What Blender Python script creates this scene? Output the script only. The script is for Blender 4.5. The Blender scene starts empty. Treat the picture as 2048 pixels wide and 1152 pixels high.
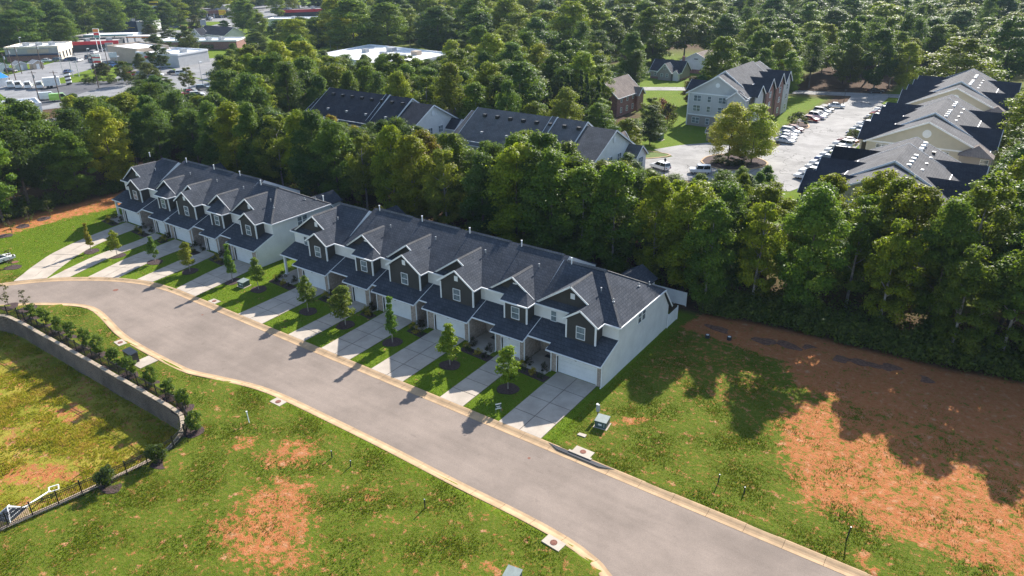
import bpy, bmesh, math, random
import numpy as np
from mathutils import Vector, Matrix
R=math.radians
SC=bpy.context.scene
COL=SC.collection
rng=np.random.default_rng(11); random.seed(11)
# ------------------------------------------------------------------ camera, world, sun, exposure
cam=bpy.data.cameras.new('camera'); camo=bpy.data.objects.new('camera',cam); COL.objects.link(camo)
cam.lens=36*1450/2048; cam.sensor_width=36; cam.clip_start=1; cam.clip_end=6000
def cam_matrix(pitch,roll,yaw,loc):
    cp,sp=math.cos(pitch),math.sin(pitch)
    fw=Vector((math.cos(yaw)*cp,math.sin(yaw)*cp,-sp)); r=Vector((math.sin(yaw),-math.cos(yaw),0)); up=r.cross(fw)
    c,s=math.cos(roll),math.sin(roll); r2=c*r+s*up; u2=-s*r+c*up
    m=Matrix((r2,u2,-fw)).transposed().to_4x4(); m.translation=loc; return m
camo.matrix_world=cam_matrix(R(25.0),R(-0.55),R(125.35),Vector((0,0,42.17)))
SC.camera=camo
SUN=Vector((-0.075,0.845,0.531)).normalized()
w=bpy.data.worlds.new('World'); SC.world=w; w.use_nodes=True
nt=w.node_tree; bg=nt.nodes['Background']; sk=nt.nodes.new('ShaderNodeTexSky'); sk.sky_type='NISHITA'; sk.sun_disc=False
sk.sun_elevation=math.asin(SUN.z); sk.sun_rotation=math.atan2(SUN.x,SUN.y); sk.altitude=200; sk.dust_density=1.0
nt.links.new(sk.outputs[0],bg.inputs[0]); bg.inputs[1].default_value=0.108
sl=bpy.data.lights.new('sun','SUN'); sl.energy=5.0; sl.angle=R(0.55); sl.color=(1.0,0.945,0.865)
so=bpy.data.objects.new('sun',sl); COL.objects.link(so); so.rotation_euler=SUN.to_track_quat('Z','Y').to_euler(); so.location=(0,0,200)
vs=SC.view_settings; vs.view_transform='Standard'; vs.look='None'; vs.exposure=1.14; vs.gamma=1.0; vs.use_curve_mapping=False
SC.render.engine='CYCLES'
cy=SC.cycles; cy.max_bounces=8; cy.diffuse_bounces=5; cy.glossy_bounces=2; cy.transmission_bounces=5; cy.volume_bounces=0; cy.transparent_max_bounces=4
cy.use_denoising=True; cy.denoising_prefilter='NONE'; cy.use_adaptive_sampling=True; cy.adaptive_threshold=.006
try: cy.denoiser='OPENIMAGEDENOISE'
except Exception: pass
cy.sample_clamp_indirect=6
# ------------------------------------------------------------------ materials
MAT={}
def nodes(name):
    m=bpy.data.materials.new(name); m.use_nodes=True; t=m.node_tree; b=t.nodes['Principled BSDF']; MAT[name]=m
    return m,t,b
def N(t,ty,**k):
    n=t.nodes.new(ty)
    for a,v in k.items(): setattr(n,a,v)
    return n
def noise(t,scale,detail=4,vec=None,rough=.6):
    n=N(t,'ShaderNodeTexNoise'); n.inputs['Scale'].default_value=scale; n.inputs['Detail'].default_value=detail; n.inputs['Roughness'].default_value=rough
    if vec is None:
        g=N(t,'ShaderNodeNewGeometry'); vec=g.outputs['Position']
    t.links.new(vec,n.inputs['Vector']); return n.outputs['Fac']
def math_(t,op,a,b=None,c=None,clamp=False):
    n=N(t,'ShaderNodeMath',operation=op); n.use_clamp=clamp
    for i,v in enumerate((a,b,c)):
        if v is None: continue
        if isinstance(v,(int,float)): n.inputs[i].default_value=v
        else: t.links.new(v,n.inputs[i])
    return n.outputs[0]
def mixc(t,f,a,b,bt='MIX'):
    n=N(t,'ShaderNodeMix',data_type='RGBA',blend_type=bt)
    for i,v in ((0,f),(6,a),(7,b)):
        if isinstance(v,(int,float)): n.inputs[i].default_value=v
        elif isinstance(v,tuple): n.inputs[i].default_value=(*v,1)
        else: t.links.new(v,n.inputs[i])
    return n.outputs[2]
def ramp(t,f,stops):
    n=N(t,'ShaderNodeValToRGB'); e=n.color_ramp.elements
    while len(e)<len(stops): e.new(.5)
    for k,(p,c) in enumerate(stops):
        e[k].position=p; e[k].color=(*c,1) if isinstance(c,tuple) else (c,c,c,1)
    t.links.new(f,n.inputs[0]); return n.outputs[0]
def maprange(t,f,a,b,c=0.,d=1.,smooth=True):
    n=N(t,'ShaderNodeMapRange'); n.interpolation_type='SMOOTHSTEP' if smooth else 'LINEAR'
    t.links.new(f,n.inputs[0])
    for i,v in enumerate((a,b,c,d)): n.inputs[i+1].default_value=v
    return n.outputs[0]
def bump(t,b,h,strength=.4,dist=.02):
    n=N(t,'ShaderNodeBump'); n.inputs['Strength'].default_value=strength; n.inputs['Distance'].default_value=dist
    t.links.new(h,n.inputs['Height']); t.links.new(n.outputs[0],b.inputs['Normal'])
def plain(name,col,rough=.7,var=.18,scale=1.2,fine=0,spec=.3,metal=0):
    m,t,b=nodes(name)
    c=col
    f=noise(t,scale,5)
    k=maprange(t,f,.3,.7,1-var,1+var)
    if fine:
        f2=noise(t,fine,2); k=math_(t,'MULTIPLY',k,maprange(t,f2,.3,.7,1-var*.7,1+var*.7))
    v=N(t,'ShaderNodeVectorMath',operation='SCALE'); v.inputs[0].default_value=col; t.links.new(k,v.inputs['Scale'])
    t.links.new(v.outputs[0],b.inputs['Base Color']); b.inputs['Roughness'].default_value=rough
    b.inputs['Specular IOR Level'].default_value=spec; b.inputs['Metallic'].default_value=metal
    return m
def sep(t):
    g=N(t,'ShaderNodeNewGeometry'); s=N(t,'ShaderNodeSeparateXYZ'); t.links.new(g.outputs['Position'],s.inputs[0]); return g,s
def shingle(name,col,col2):
    m,t,b=nodes(name); g,s=sep(t)
    cb=N(t,'ShaderNodeCombineXYZ')
    t.links.new(math_(t,'ADD',s.outputs[0],s.outputs[1]),cb.inputs[0]); t.links.new(math_(t,'MULTIPLY',s.outputs[2],2.0),cb.inputs[1])
    br=N(t,'ShaderNodeTexBrick'); br.offset=.5
    for k,v in (('Scale',1.0),('Mortar Size',.028),('Brick Width',.42),('Row Height',.36),('Mortar Smooth',.3),('Bias',-.1)): br.inputs[k].default_value=v
    br.inputs['Color1'].default_value=(*col,1); br.inputs['Color2'].default_value=(*col2,1); br.inputs['Mortar'].default_value=(*[c*.72 for c in col],1)
    t.links.new(cb.outputs[0],br.inputs['Vector'])
    f=noise(t,.5,5); f2=noise(t,9,2)
    k=math_(t,'MULTIPLY',maprange(t,f,.3,.7,.85,1.15),maprange(t,f2,.3,.7,.88,1.12))
    v=N(t,'ShaderNodeVectorMath',operation='SCALE'); t.links.new(br.outputs['Color'],v.inputs[0]); t.links.new(k,v.inputs['Scale'])
    t.links.new(v.outputs[0],b.inputs['Base Color']); b.inputs['Roughness'].default_value=.95; b.inputs['Specular IOR Level'].default_value=.1
    bump(t,b,math_(t,'SUBTRACT',f2,br.outputs['Fac']),.6,.03)
shingle('shingle_charcoal',(.056,.063,.078),(.078,.085,.1))
shingle('shingle_grey',(.125,.122,.124),(.15,.147,.146))
shingle('shingle_dark_and_shaded',(.038,.042,.054),(.05,.054,.066))  # for dark roofs, and for apartment cross gables with shade put in the colour
shingle('shingle_brown',(.2,.165,.145),(.24,.2,.175))
shingle('shingle_mid',(.125,.122,.126),(.15,.147,.148))
def siding(name,col,pitch=.18,axis=2,var=.06):
    m,t,b=nodes(name); g,s=sep(t)
    src=s.outputs[2] if axis==2 else math_(t,'ADD',s.outputs[0],s.outputs[1])
    fr=math_(t,'FRACT',math_(t,'DIVIDE',src,pitch))
    f=noise(t,.6,5); k=maprange(t,f,.3,.7,1-var,1+var)
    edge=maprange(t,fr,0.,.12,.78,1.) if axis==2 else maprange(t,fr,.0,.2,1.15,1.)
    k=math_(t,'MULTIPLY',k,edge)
    v=N(t,'ShaderNodeVectorMath',operation='SCALE'); v.inputs[0].default_value=col; t.links.new(k,v.inputs['Scale'])
    t.links.new(v.outputs[0],b.inputs['Base Color']); b.inputs['Roughness'].default_value=.65; b.inputs['Specular IOR Level'].default_value=.3
    bump(t,b,fr,.35,.02)
siding('siding_white',(.72,.71,.69)); siding('siding_brown',(.045,.043,.041),.3,0,.12)
siding('siding_beige',(.52,.47,.37)); siding('siding_grey',(.5,.5,.5)); siding('siding_taupe',(.30,.27,.25)); siding('siding_dark',(.05,.055,.06),.3)
siding('siding_paleblue',(.5,.55,.6))
def brick(name,c1,c2,mo,sc=1.):
    m,t,b=nodes(name); g,s=sep(t); cb=N(t,'ShaderNodeCombineXYZ')
    t.links.new(math_(t,'ADD',s.outputs[0],s.outputs[1]),cb.inputs[0]); t.links.new(s.outputs[2],cb.inputs[1])
    br=N(t,'ShaderNodeTexBrick')
    for k,v in (('Scale',sc),('Mortar Size',.012),('Brick Width',.22),('Row Height',.075)): br.inputs[k].default_value=v
    br.inputs['Color1'].default_value=(*c1,1); br.inputs['Color2'].default_value=(*c2,1); br.inputs['Mortar'].default_value=(*mo,1)
    t.links.new(cb.outputs[0],br.inputs['Vector']); f=noise(t,3.5,4)
    v=N(t,'ShaderNodeVectorMath',operation='SCALE'); t.links.new(br.outputs['Color'],v.inputs[0]); t.links.new(maprange(t,f,.3,.7,.75,1.25),v.inputs['Scale'])
    t.links.new(v.outputs[0],b.inputs['Base Color']); b.inputs['Roughness'].default_value=.9; bump(t,b,br.outputs['Fac'],.4,-.01)
brick('brick_tan',(.36,.27,.215),(.27,.2,.165),(.42,.38,.34)); brick('brick_red',(.27,.1,.075),(.21,.075,.06),(.3,.22,.19))
plain('trim_white',(.78,.78,.78),.5,.05); plain('concrete',(.42,.36,.295),.9,.13,.5,30); plain('concrete_curb',(.42,.285,.165),.9,.16,.7,25)
plain('concrete_base',(.1,.085,.07),.9,.1); plain('mulch',(.06,.038,.036),1,.5,6,30); plain('black_metal',(.012,.012,.014),.45,.1,spec=.5)
plain('metal_green',(.07,.11,.1),.5,.12,3); plain('metal_greentop',(.21,.25,.235),.5,.1,3); plain('rust',(.2,.085,.06),.9,.3,8); plain('metal_grey',(.35,.36,.37),.45,.1,spec=.5); plain('wood_pole',(.12,.085,.065),.9,.2,2)
plain('garage_white',(.72,.73,.74),.45,.04); plain('door_blue',(.32,.4,.45),.4,.05); plain('black_plastic',(.02,.022,.028),.4,.1,spec=.5)
plain('tyre',(.015,.015,.016),.8,.1); plain('rim',(.4,.4,.41),.3,.1,metal=.6); plain('lamp_red',(.4,.02,.02),.3,.05); plain('lamp_clear',(.7,.7,.7),.2,.05)
plain('roof_white',(.8,.8,.8),.6,.06,.2); plain('roof_flatgrey',(.33,.32,.31),.9,.15,.3); plain('paint_yellow',(.7,.5,.03),.5,.05); plain('paint_white',(.75,.75,.73),.6,.1); plain('paint_red',(.55,.03,.04),.45,.06); plain('paint_navy',(.02,.04,.09),.5,.06)
plain('paint_orange',(.65,.22,.04),.5,.05); plain('paint_lime',(.3,.6,.05),.5,.05); plain('paint_blue',(.02,.2,.5),.5,.05); plain('paint_tan',(.45,.36,.28),.7,.06); plain('paint_cream',(.66,.58,.47),.8,.08,.5); plain('paint_greenteal',(.1,.28,.25),.5,.05); plain('pvc_white',(.75,.76,.76),.4,.05)
plain('block_wall',(.2,.155,.12),.95,.3,.35,9); plain('cap_block',(.45,.36,.265),.95,.14,2,20); plain('tan_stone',(.42,.32,.22),.95,.2,2); plain('gravel',(.2,.17,.145),.95,.25,6); plain('paint_darkgreen',(.02,.06,.055),.5,.1)
plain('bark',(.11,.085,.065),.95,.3,3,12); plain('bark_pale',(.26,.23,.2),.95,.25,3,12)
def glass(name,col,rough=.08):
    m,t,b=nodes(name); g,s=sep(t); f=noise(t,1.3,3)
    v=N(t,'ShaderNodeVectorMath',operation='SCALE'); v.inputs[0].default_value=col; t.links.new(maprange(t,f,.3,.7,.6,1.4),v.inputs['Scale'])
    t.links.new(v.outputs[0],b.inputs['Base Color']); b.inputs['Roughness'].default_value=rough; b.inputs['Specular IOR Level'].default_value=.8
glass('pane',(.15,.185,.2)); glass('pane_dark',(.015,.02,.03)); glass('car_glass',(.012,.018,.028),.05)
def paintcar():
    m,t,b=nodes('car_paint'); o=N(t,'ShaderNodeObjectInfo'); t.links.new(o.outputs['Color'],b.inputs['Base Color'])
    b.inputs['Roughness'].default_value=.28; b.inputs['Coat Weight'].default_value=.6; b.inputs['Coat Roughness'].default_value=.06
paintcar()
def asphalt(name,col,crack=0.,var=.16,streak=False):
    m,t,b=nodes(name); f=noise(t,.16,6,rough=.65); f2=noise(t,14,3); f3=noise(t,55,2)
    k=math_(t,'MULTIPLY',maprange(t,f,.3,.7,1-var,1+var),maprange(t,f2,.25,.75,.9,1.1)); k=math_(t,'MULTIPLY',k,maprange(t,f3,.25,.75,.82,1.18))
    if crack:
        vo=N(t,'ShaderNodeTexVoronoi',feature='DISTANCE_TO_EDGE'); vo.inputs['Scale'].default_value=.23
        g=N(t,'ShaderNodeNewGeometry'); nn=N(t,'ShaderNodeTexNoise'); nn.inputs['Scale'].default_value=.5; t.links.new(g.outputs['Position'],nn.inputs['Vector'])
        ad=N(t,'ShaderNodeVectorMath',operation='MULTIPLY_ADD'); t.links.new(nn.outputs['Color'],ad.inputs[0]); ad.inputs[1].default_value=(3,3,3); t.links.new(g.outputs['Position'],ad.inputs[2]); t.links.new(ad.outputs[0],vo.inputs['Vector'])
        cm=math_(t,'MULTIPLY',maprange(t,vo.outputs['Distance'],.0,.03,1,0),maprange(t,noise(t,.07,3),.42,.55,0,1))
        k=math_(t,'MULTIPLY',k,maprange(t,cm,0,1,1,1-crack))
    if streak:
        g=N(t,'ShaderNodeNewGeometry'); mp=N(t,'ShaderNodeVectorMath',operation='MULTIPLY'); t.links.new(g.outputs['Position'],mp.inputs[0]); mp.inputs[1].default_value=(.05,1.3,1)
        k=math_(t,'MULTIPLY',k,maprange(t,noise(t,1.,5,mp.outputs[0]),.3,.7,.95,1.05)); mp2=N(t,'ShaderNodeVectorMath',operation='MULTIPLY'); t.links.new(g.outputs['Position'],mp2.inputs[0]); mp2.inputs[1].default_value=(.35,3.,1)
        k=math_(t,'MULTIPLY',k,maprange(t,noise(t,1.,3,mp2.outputs[0]),.66,.74,1,.84))
    # dark tyre streaks / blotches lying in the surface
    k=math_(t,'MULTIPLY',k,maprange(t,noise(t,.9,3),.62,.78,1,.86))
    v=N(t,'ShaderNodeVectorMath',operation='SCALE'); v.inputs[0].default_value=col; t.links.new(k,v.inputs['Scale'])
    t.links.new(v.outputs[0],b.inputs['Base Color']); b.inputs['Roughness'].default_value=.92; b.inputs['Specular IOR Level'].default_value=.25
    bump(t,b,f3,.25,.01)
asphalt('asphalt_street',(.225,.181,.15),streak=True); asphalt('asphalt_lot',(.27,.26,.25),.7,.22); asphalt('asphalt_far',(.22,.22,.225),.3); asphalt('asphalt_dark',(.10,.1,.108),.2)
def leafmat(name,translu=.5,use_random=None,var=.35):
    m=bpy.data.materials.new(name); m.use_nodes=True; t=m.node_tree; t.nodes.clear(); MAT[name]=m
    o=N(t,'ShaderNodeObjectInfo'); at=N(t,'ShaderNodeAttribute',attribute_name='tint')
    if use_random: c=ramp(t,o.outputs['Random'],use_random)
    else: c=o.outputs['Color']
    k=maprange(t,at.outputs['Fac'],0,1,1-var,1+var,False)
    v=N(t,'ShaderNodeVectorMath',operation='SCALE'); t.links.new(c,v.inputs[0]); t.links.new(k,v.inputs['Scale'])
    hs=N(t,'ShaderNodeHueSaturation'); t.links.new(v.outputs[0],hs.inputs['Color']); t.links.new(maprange(t,at.outputs['Fac'],0,1,.525,.47,False),hs.inputs['Hue'])
    d=N(t,'ShaderNodeBsdfPrincipled'); t.links.new(hs.outputs[0],d.inputs['Base Color']); d.inputs['Roughness'].default_value=.5; d.inputs['Specular IOR Level'].default_value=.18
    tr=N(t,'ShaderNodeBsdfTranslucent'); 
    yc=mixc(t,.5,hs.outputs[0],(.2,.28,.01),'MIX'); t.links.new(yc,tr.inputs['Color'])
    mx=N(t,'ShaderNodeMixShader'); mx.inputs[0].default_value=translu; t.links.new(d.outputs[0],mx.inputs[1]); t.links.new(tr.outputs[0],mx.inputs[2])
    out=N(t,'ShaderNodeOutputMaterial'); t.links.new(mx.outputs[0],out.inputs[0])
FOL=[(.12,.19,.02),(.068,.138,.024),(.26,.3,.016),(.16,.195,.02),(.046,.1,.026),(.27,.21,.018)]
leafmat('leaf')
leafmat('leaf_far',.42,[(0,(.072,.135,.026)),(.3,(.05,.1,.028)),(.5,(.125,.165,.022)),(.68,(.058,.11,.03)),(.85,(.095,.135,.026)),(1,(.13,.13,.026))])
# ------------------------------------------------------------------ mesh helpers
def fast(name,V,F):
    me=bpy.data.meshes.new(name); V=np.asarray(V,np.float32); F=np.asarray(F,np.int32); k=F.shape[1]
    me.vertices.add(len(V)); me.vertices.foreach_set('co',V.ravel()); me.loops.add(F.size); me.loops.foreach_set('vertex_index',F.ravel())
    me.polygons.add(len(F)); me.polygons.foreach_set('loop_start',np.arange(0,F.size,k,dtype=np.int32)); me.polygons.foreach_set('loop_total',np.full(len(F),k,np.int32))
    me.update(calc_edges=True); return me
def link(name,data,par=None,loc=(0,0,0),rot=0,scale=None):
    o=bpy.data.objects.new(name,data); COL.objects.link(o); o.location=loc; o.rotation_euler=(0,0,rot) if not isinstance(rot,tuple) else rot
    if scale is not None: o.scale=scale if isinstance(scale,tuple) else (scale,)*3
    if par is not None: o.parent=par
    return o
def pym(name,VF,mat,smooth=False):
    me=bpy.data.meshes.new(name); me.from_pydata([tuple(v) for v in VF[0]],[],VF[1]); me.materials.append(MAT[mat])
    if smooth:
        for p in me.polygons: p.use_smooth=True
    me.update(); return me
def ob(name,VF,mat,par=None,smooth=False,loc=(0,0,0),rot=0):
    """mesh object; with a parent, vertices are given in world coordinates unless the parent is marked local"""
    V,F=VF
    b=par; off=Vector((0,0,0))
    while b is not None:
        if b.get('_loc'): off=None; break
        off+=b.location; b=b.parent
    if par is not None and off is not None:
        V=[(v[0]-off.x,v[1]-off.y,v[2]-off.z) for v in V]
    return link(name,pym(name,(V,F),mat,smooth),par,loc,rot)
def tag(o,label=None,cat=None,group=None,kind=None):
    if label: o['label']=label
    if cat: o['category']=cat
    if group: o['group']=group
    if kind: o['kind']=kind
    return o
def empty(name,loc,rot=0,label=None,cat=None,group=None,kind=None,local=False):
    o=link(name,None,None,loc,rot); o.empty_display_size=.3
    if local: o['_loc']=1
    return tag(o,label,cat,group,kind)
def box(x0,x1,y0,y1,z0,z1):
    return [(x0,y0,z0),(x1,y0,z0),(x1,y1,z0),(x0,y1,z0),(x0,y0,z1),(x1,y0,z1),(x1,y1,z1),(x0,y1,z1)],[(3,2,1,0),(4,5,6,7),(0,1,5,4),(1,2,6,5),(2,3,7,6),(3,0,4,7)]
def merge(*L):
    V=[];F=[]
    for v,f in L:
        o=len(V); V+=list(v); F+=[tuple(i+o for i in q) for q in f]
    return V,F
def prism(poly,d):
    """polygon (3D points) swept by vector d"""
    n=len(poly); V=list(poly)+[(p[0]+d[0],p[1]+d[1],p[2]+d[2]) for p in poly]
    return V,[tuple(range(n))[::-1],tuple(range(n,2*n))]+[(i,(i+1)%n,n+(i+1)%n,n+i) for i in range(n)]
def slab(poly,t=.14): return prism(poly,(0,0,-t))
def beam(p,q,a=.06,b=None,up=(0,0,1)):
    """rectangular bar from p to q"""
    b=b or a; p=Vector(p);q=Vector(q); d=(q-p).normalized(); u=Vector(up)
    if abs(d.dot(u))>.95: u=Vector((0,1,0))
    s=d.cross(u).normalized(); u=s.cross(d)
    V=[]
    for c in (p,q):
        for i,j in ((-1,-1),(1,-1),(1,1),(-1,1)): V.append(tuple(c+s*i*a/2+u*j*b/2))
    return V,[(3,2,1,0),(4,5,6,7),(0,1,5,4),(1,2,6,5),(2,3,7,6),(3,0,4,7)]
def tube(pts,rs,n=8):
    V=[];F=[]
    for i,p in enumerate(pts):
        p=Vector(p); d=(Vector(pts[min(i+1,len(pts)-1)])-Vector(pts[max(i-1,0)])).normalized()
        a=d.orthogonal().normalized() if abs(d.z)<.99 else Vector((1,0,0)); b=d.cross(a)
        r=rs[i] if isinstance(rs,(list,tuple)) else rs
        for k in range(n):
            an=2*math.pi*k/n; V.append(tuple(p+a*r*math.cos(an)+b*r*math.sin(an)))
    m=len(pts)
    for i in range(m-1):
        for k in range(n): F.append((i*n+k,i*n+(k+1)%n,(i+1)*n+(k+1)%n,(i+1)*n+k))
    F.append(tuple(range(n))[::-1]); F.append(tuple(range((m-1)*n,m*n)))
    return V,F
def disc(c,r,z,h=.03,n=20,rx=1,ry=1):
    return prism([(c[0]+r*rx*math.cos(2*math.pi*k/n),c[1]+r*ry*math.sin(2*math.pi*k/n),z) for k in range(n)],(0,0,h))
def blobdisc(c,r,z,n=26,amp=.18,h=.04,rx=1,ry=1):
    ph=[random.uniform(0,6.28) for _ in range(3)]
    P=[]
    for k in range(n):
        a=2*math.pi*k/n; q=r*(1+amp*(.5*math.sin(2*a+ph[0])+.3*math.sin(3*a+ph[1])+.25*math.sin(5*a+ph[2])))
        P.append((c[0]+q*rx*math.cos(a),c[1]+q*ry*math.sin(a),z))
    return prism(P,(0,0,h))
def spline(P,step=.6):
    """Catmull-Rom resample of 2D polyline"""
    P=[np.array(p,float) for p in P]; out=[]
    for i in range(len(P)-1):
        p0=P[max(i-1,0)];p1=P[i];p2=P[i+1];p3=P[min(i+2,len(P)-1)]
        n=max(1,int(np.linalg.norm(p2-p1)/step))
        for k in range(n):
            t=k/n; out.append(.5*((2*p1)+(-p0+p2)*t+(2*p0-5*p1+4*p2-p3)*t*t+(-p0+3*p1-3*p2+p3)*t**3))
    out.append(P[-1]); return np.array(out)
def offset(P,d):
    P=np.asarray(P); T=np.gradient(P,axis=0); T/=np.linalg.norm(T,axis=1)[:,None]+1e-9
    return P+np.stack([-T[:,1],T[:,0]],1)*d
def inside(X,Y,P):
    c=np.zeros(X.shape,bool); n=len(P); j=n-1
    for i in range(n):
        xi,yi=P[i];xj,yj=P[j]
        if yi!=yj: c^=((yi>Y)!=(yj>Y))&(X<(xj-xi)*(Y-yi)/(yj-yi)+xi)
        j=i
    return c
def sdist(X,Y,P):
    """signed distance to polygon, positive inside"""
    d=np.full(X.shape,1e9); n=len(P)
    for i in range(n):
        ax,ay=P[i];bx,by=P[(i+1)%n]; vx,vy=bx-ax,by-ay
        t=np.clip(((X-ax)*vx+(Y-ay)*vy)/(vx*vx+vy*vy+1e-9),0,1); d=np.minimum(d,np.hypot(X-ax-t*vx,Y-ay-t*vy))
    return np.where(inside(X,Y,P),d,-d)
# ------------------------------------------------------------------ ground
NB=[(14,47.55),(-20,47.55),(-60,47.55),(-86,47.55),(-91,47.45),(-95.5,46.9),(-98.5,46.0),(-101.3,44.8),(-104.3,43.1),(-107,41.2),(-109.5,39.0),(-112.2,35.9),(-114.2,32.9),(-117.5,27.5),(-121,20)]
SB=[(-115,12),(-113,18),(-110.6,23.6),(-107.7,28.4),(-105,31),(-102.1,33.6),(-98.5,35.9),(-96.2,37.0),(-94,37.3),(-91.5,37.0),(-88.5,36.4),(-85,35.7),(-81.3,35.3),(-76.7,35.15),(-72,35.15),(-69.3,35.3),(-66.3,36.1),(-62.3,37.15),(-60,37.6),(-57,37.85),(-52.6,37.9),(-42.7,37.85),(-33,37.6),(-27,37.55),(-23.4,37.4),(-21.2,37.15),(-19.2,36.7),(-17.4,35.8),(-15.8,34.2),(-14.8,32),(-14.4,28),(-14.4,8)]
NBs=spline(NB); SBs=spline(SB)
NE=offset(NBs,1.02); SE=offset(SBs,.88)     # road-side edge of the gutters
RPOLY=[tuple(p) for p in NE]+[tuple(p) for p in SE]+[(14,8)]
ROADIN=[tuple(p) for p in offset(NBs,.45)]+[tuple(p) for p in offset(SBs,.4)]+[(15,8)]
BASIN=[(-60.1,8),(-59.9,11.5),(-59.6,13.4),(-59.2,15.2),(-58.8,17.2),(-58.5,19),(-58.1,22.4),(-58.0,24.5),(-58.3,26.6),(-59.5,28.7),(-61.2,30.0),(-63.5,30.65),(-75,30.72),(-99.5,30.65),(-102.3,30.1),(-104.4,28.8),(-107,22.6),(-109.2,14.4),(-111.2,8),(-111.5,-20),(-61,-20)]
CLAY=[([(-50.3,30.5),(-50.9,32.4),(-50.2,34.5),(-48.2,35.2),(-46.1,34.3),(-45.8,31.9),(-47.7,30.2),(-48.9,29.8)],.66,2.2),
([(-47,27),(-46.5,29.8),(-43.6,31),(-40.7,28.7),(-39.1,27.1),(-38.9,25.6),(-35.8,24.9),(-37.5,22.6),(-41.5,21.6),(-45,22),(-46.6,23.3),(-45.8,24.6)],.74,3.0),
([(-54.6,29.9),(-54.7,32.2),(-53.2,32.7),(-51.8,30.9),(-53,29.6)],.55,1.),([(-26.7,31.2),(-25.2,32.9),(-24,31.9),(-25.8,30.6)],.5,.8),([(-40.6,32.6),(-38.1,34),(-36.5,32.4),(-38,31.8)],.42,.9),
([(-13.6,63.8),(-12.1,68.1),(-8.1,71.9),(-1.4,73.3),(12,72),(12,54.5),(4.8,52.6),(1.4,52.6),(-1.7,52.2),(-4.4,53.5),(-6.9,51.6),(-9,54.6),(-11.4,58.6)],.76,3.0),
([(-16.2,75),(-14.1,79.2),(-6.6,78.5),(12,79.8),(12,69.6),(-1.2,70.3),(-7.9,69.9),(-12.9,70.4)],.95,2.),
([(-28.8,76.0),(-27.5,81.5),(-17.3,84.5),(-9.5,85),(12,87),(12,75.5),(-3.9,74.3),(-14.1,74.6),(-21.1,75.2)],1.,1.2),
([(-26.6,53.4),(-25.7,55),(-23.7,56.9),(-23.3,55.1),(-25.4,53.3)],.6,.8),([(-3.2,49.3),(-1.9,49.8),(-.5,48.1),(-2,47.1)],.6,.8),
([(-28,64),(-29,76),(-18,76),(-13,68),(-18,62)],.34,3.),
([(-134,40),(-134,54),(-132.5,63),(-127,70),(-128,80),(-143,80),(-143,40)],.85,2.2),
([(-71.9,17),(-70.7,19.1),(-65.6,21.3),(-64.1,20.1),(-67.2,17.6),(-69.2,15.8)],.75,1.6),([(-77.6,24.6),(-77.7,26.8),(-74.2,25.8),(-73.8,23.9)],.7,1.),([(-82,17),(-76,21),(-72,23),(-73,21),(-80,15)],.5,1.5)]
def rough_zone(X,Y):
    """1 on unmown lots, 0 on mown lawn"""
    s=np.clip((37.9-Y)/1.5,0,1)*np.clip((-16-X)/2+40,0,1)
    r=np.clip((X+29.3)/1.,0,1)*np.clip((Y-47)/.5,0,1)
    return np.clip(np.maximum(s,r),0,1)
def masks(X,Y):
    clay=np.zeros(X.shape)
    for P,s,soft in CLAY:
        d=sdist(X,Y,P); clay=np.maximum(clay,s*np.clip(d/soft+.55,0,1))
    rough=rough_zone(X,Y)
    ba=np.clip(sdist(X,Y,BASIN)/1.2,0,1)
    clay=np.maximum(clay,rough*.13); clay=np.maximum(clay,ba*.3)
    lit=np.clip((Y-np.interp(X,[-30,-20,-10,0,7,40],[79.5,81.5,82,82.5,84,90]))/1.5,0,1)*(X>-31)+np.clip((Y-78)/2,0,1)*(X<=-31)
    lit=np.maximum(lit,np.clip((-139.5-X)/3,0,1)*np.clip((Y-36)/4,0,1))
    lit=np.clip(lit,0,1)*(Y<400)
    # open grass among the far buildings
    for P in ([(-85,142),(-60,142),(-52,168),(-52,240),(-85,240)],[(-140,196),(-85,190),(-70,300),(-140,300)],[(-420,90),(-255,90),(-190,180),(-190,240),(-520,460),(-560,300)],[(-36,100),(2,100),(4,300),(-36,300)]):
        lit=lit*(1-np.clip(sdist(X,Y,P)/3+1,0,1))
    return clay,rough,ba,lit
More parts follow.
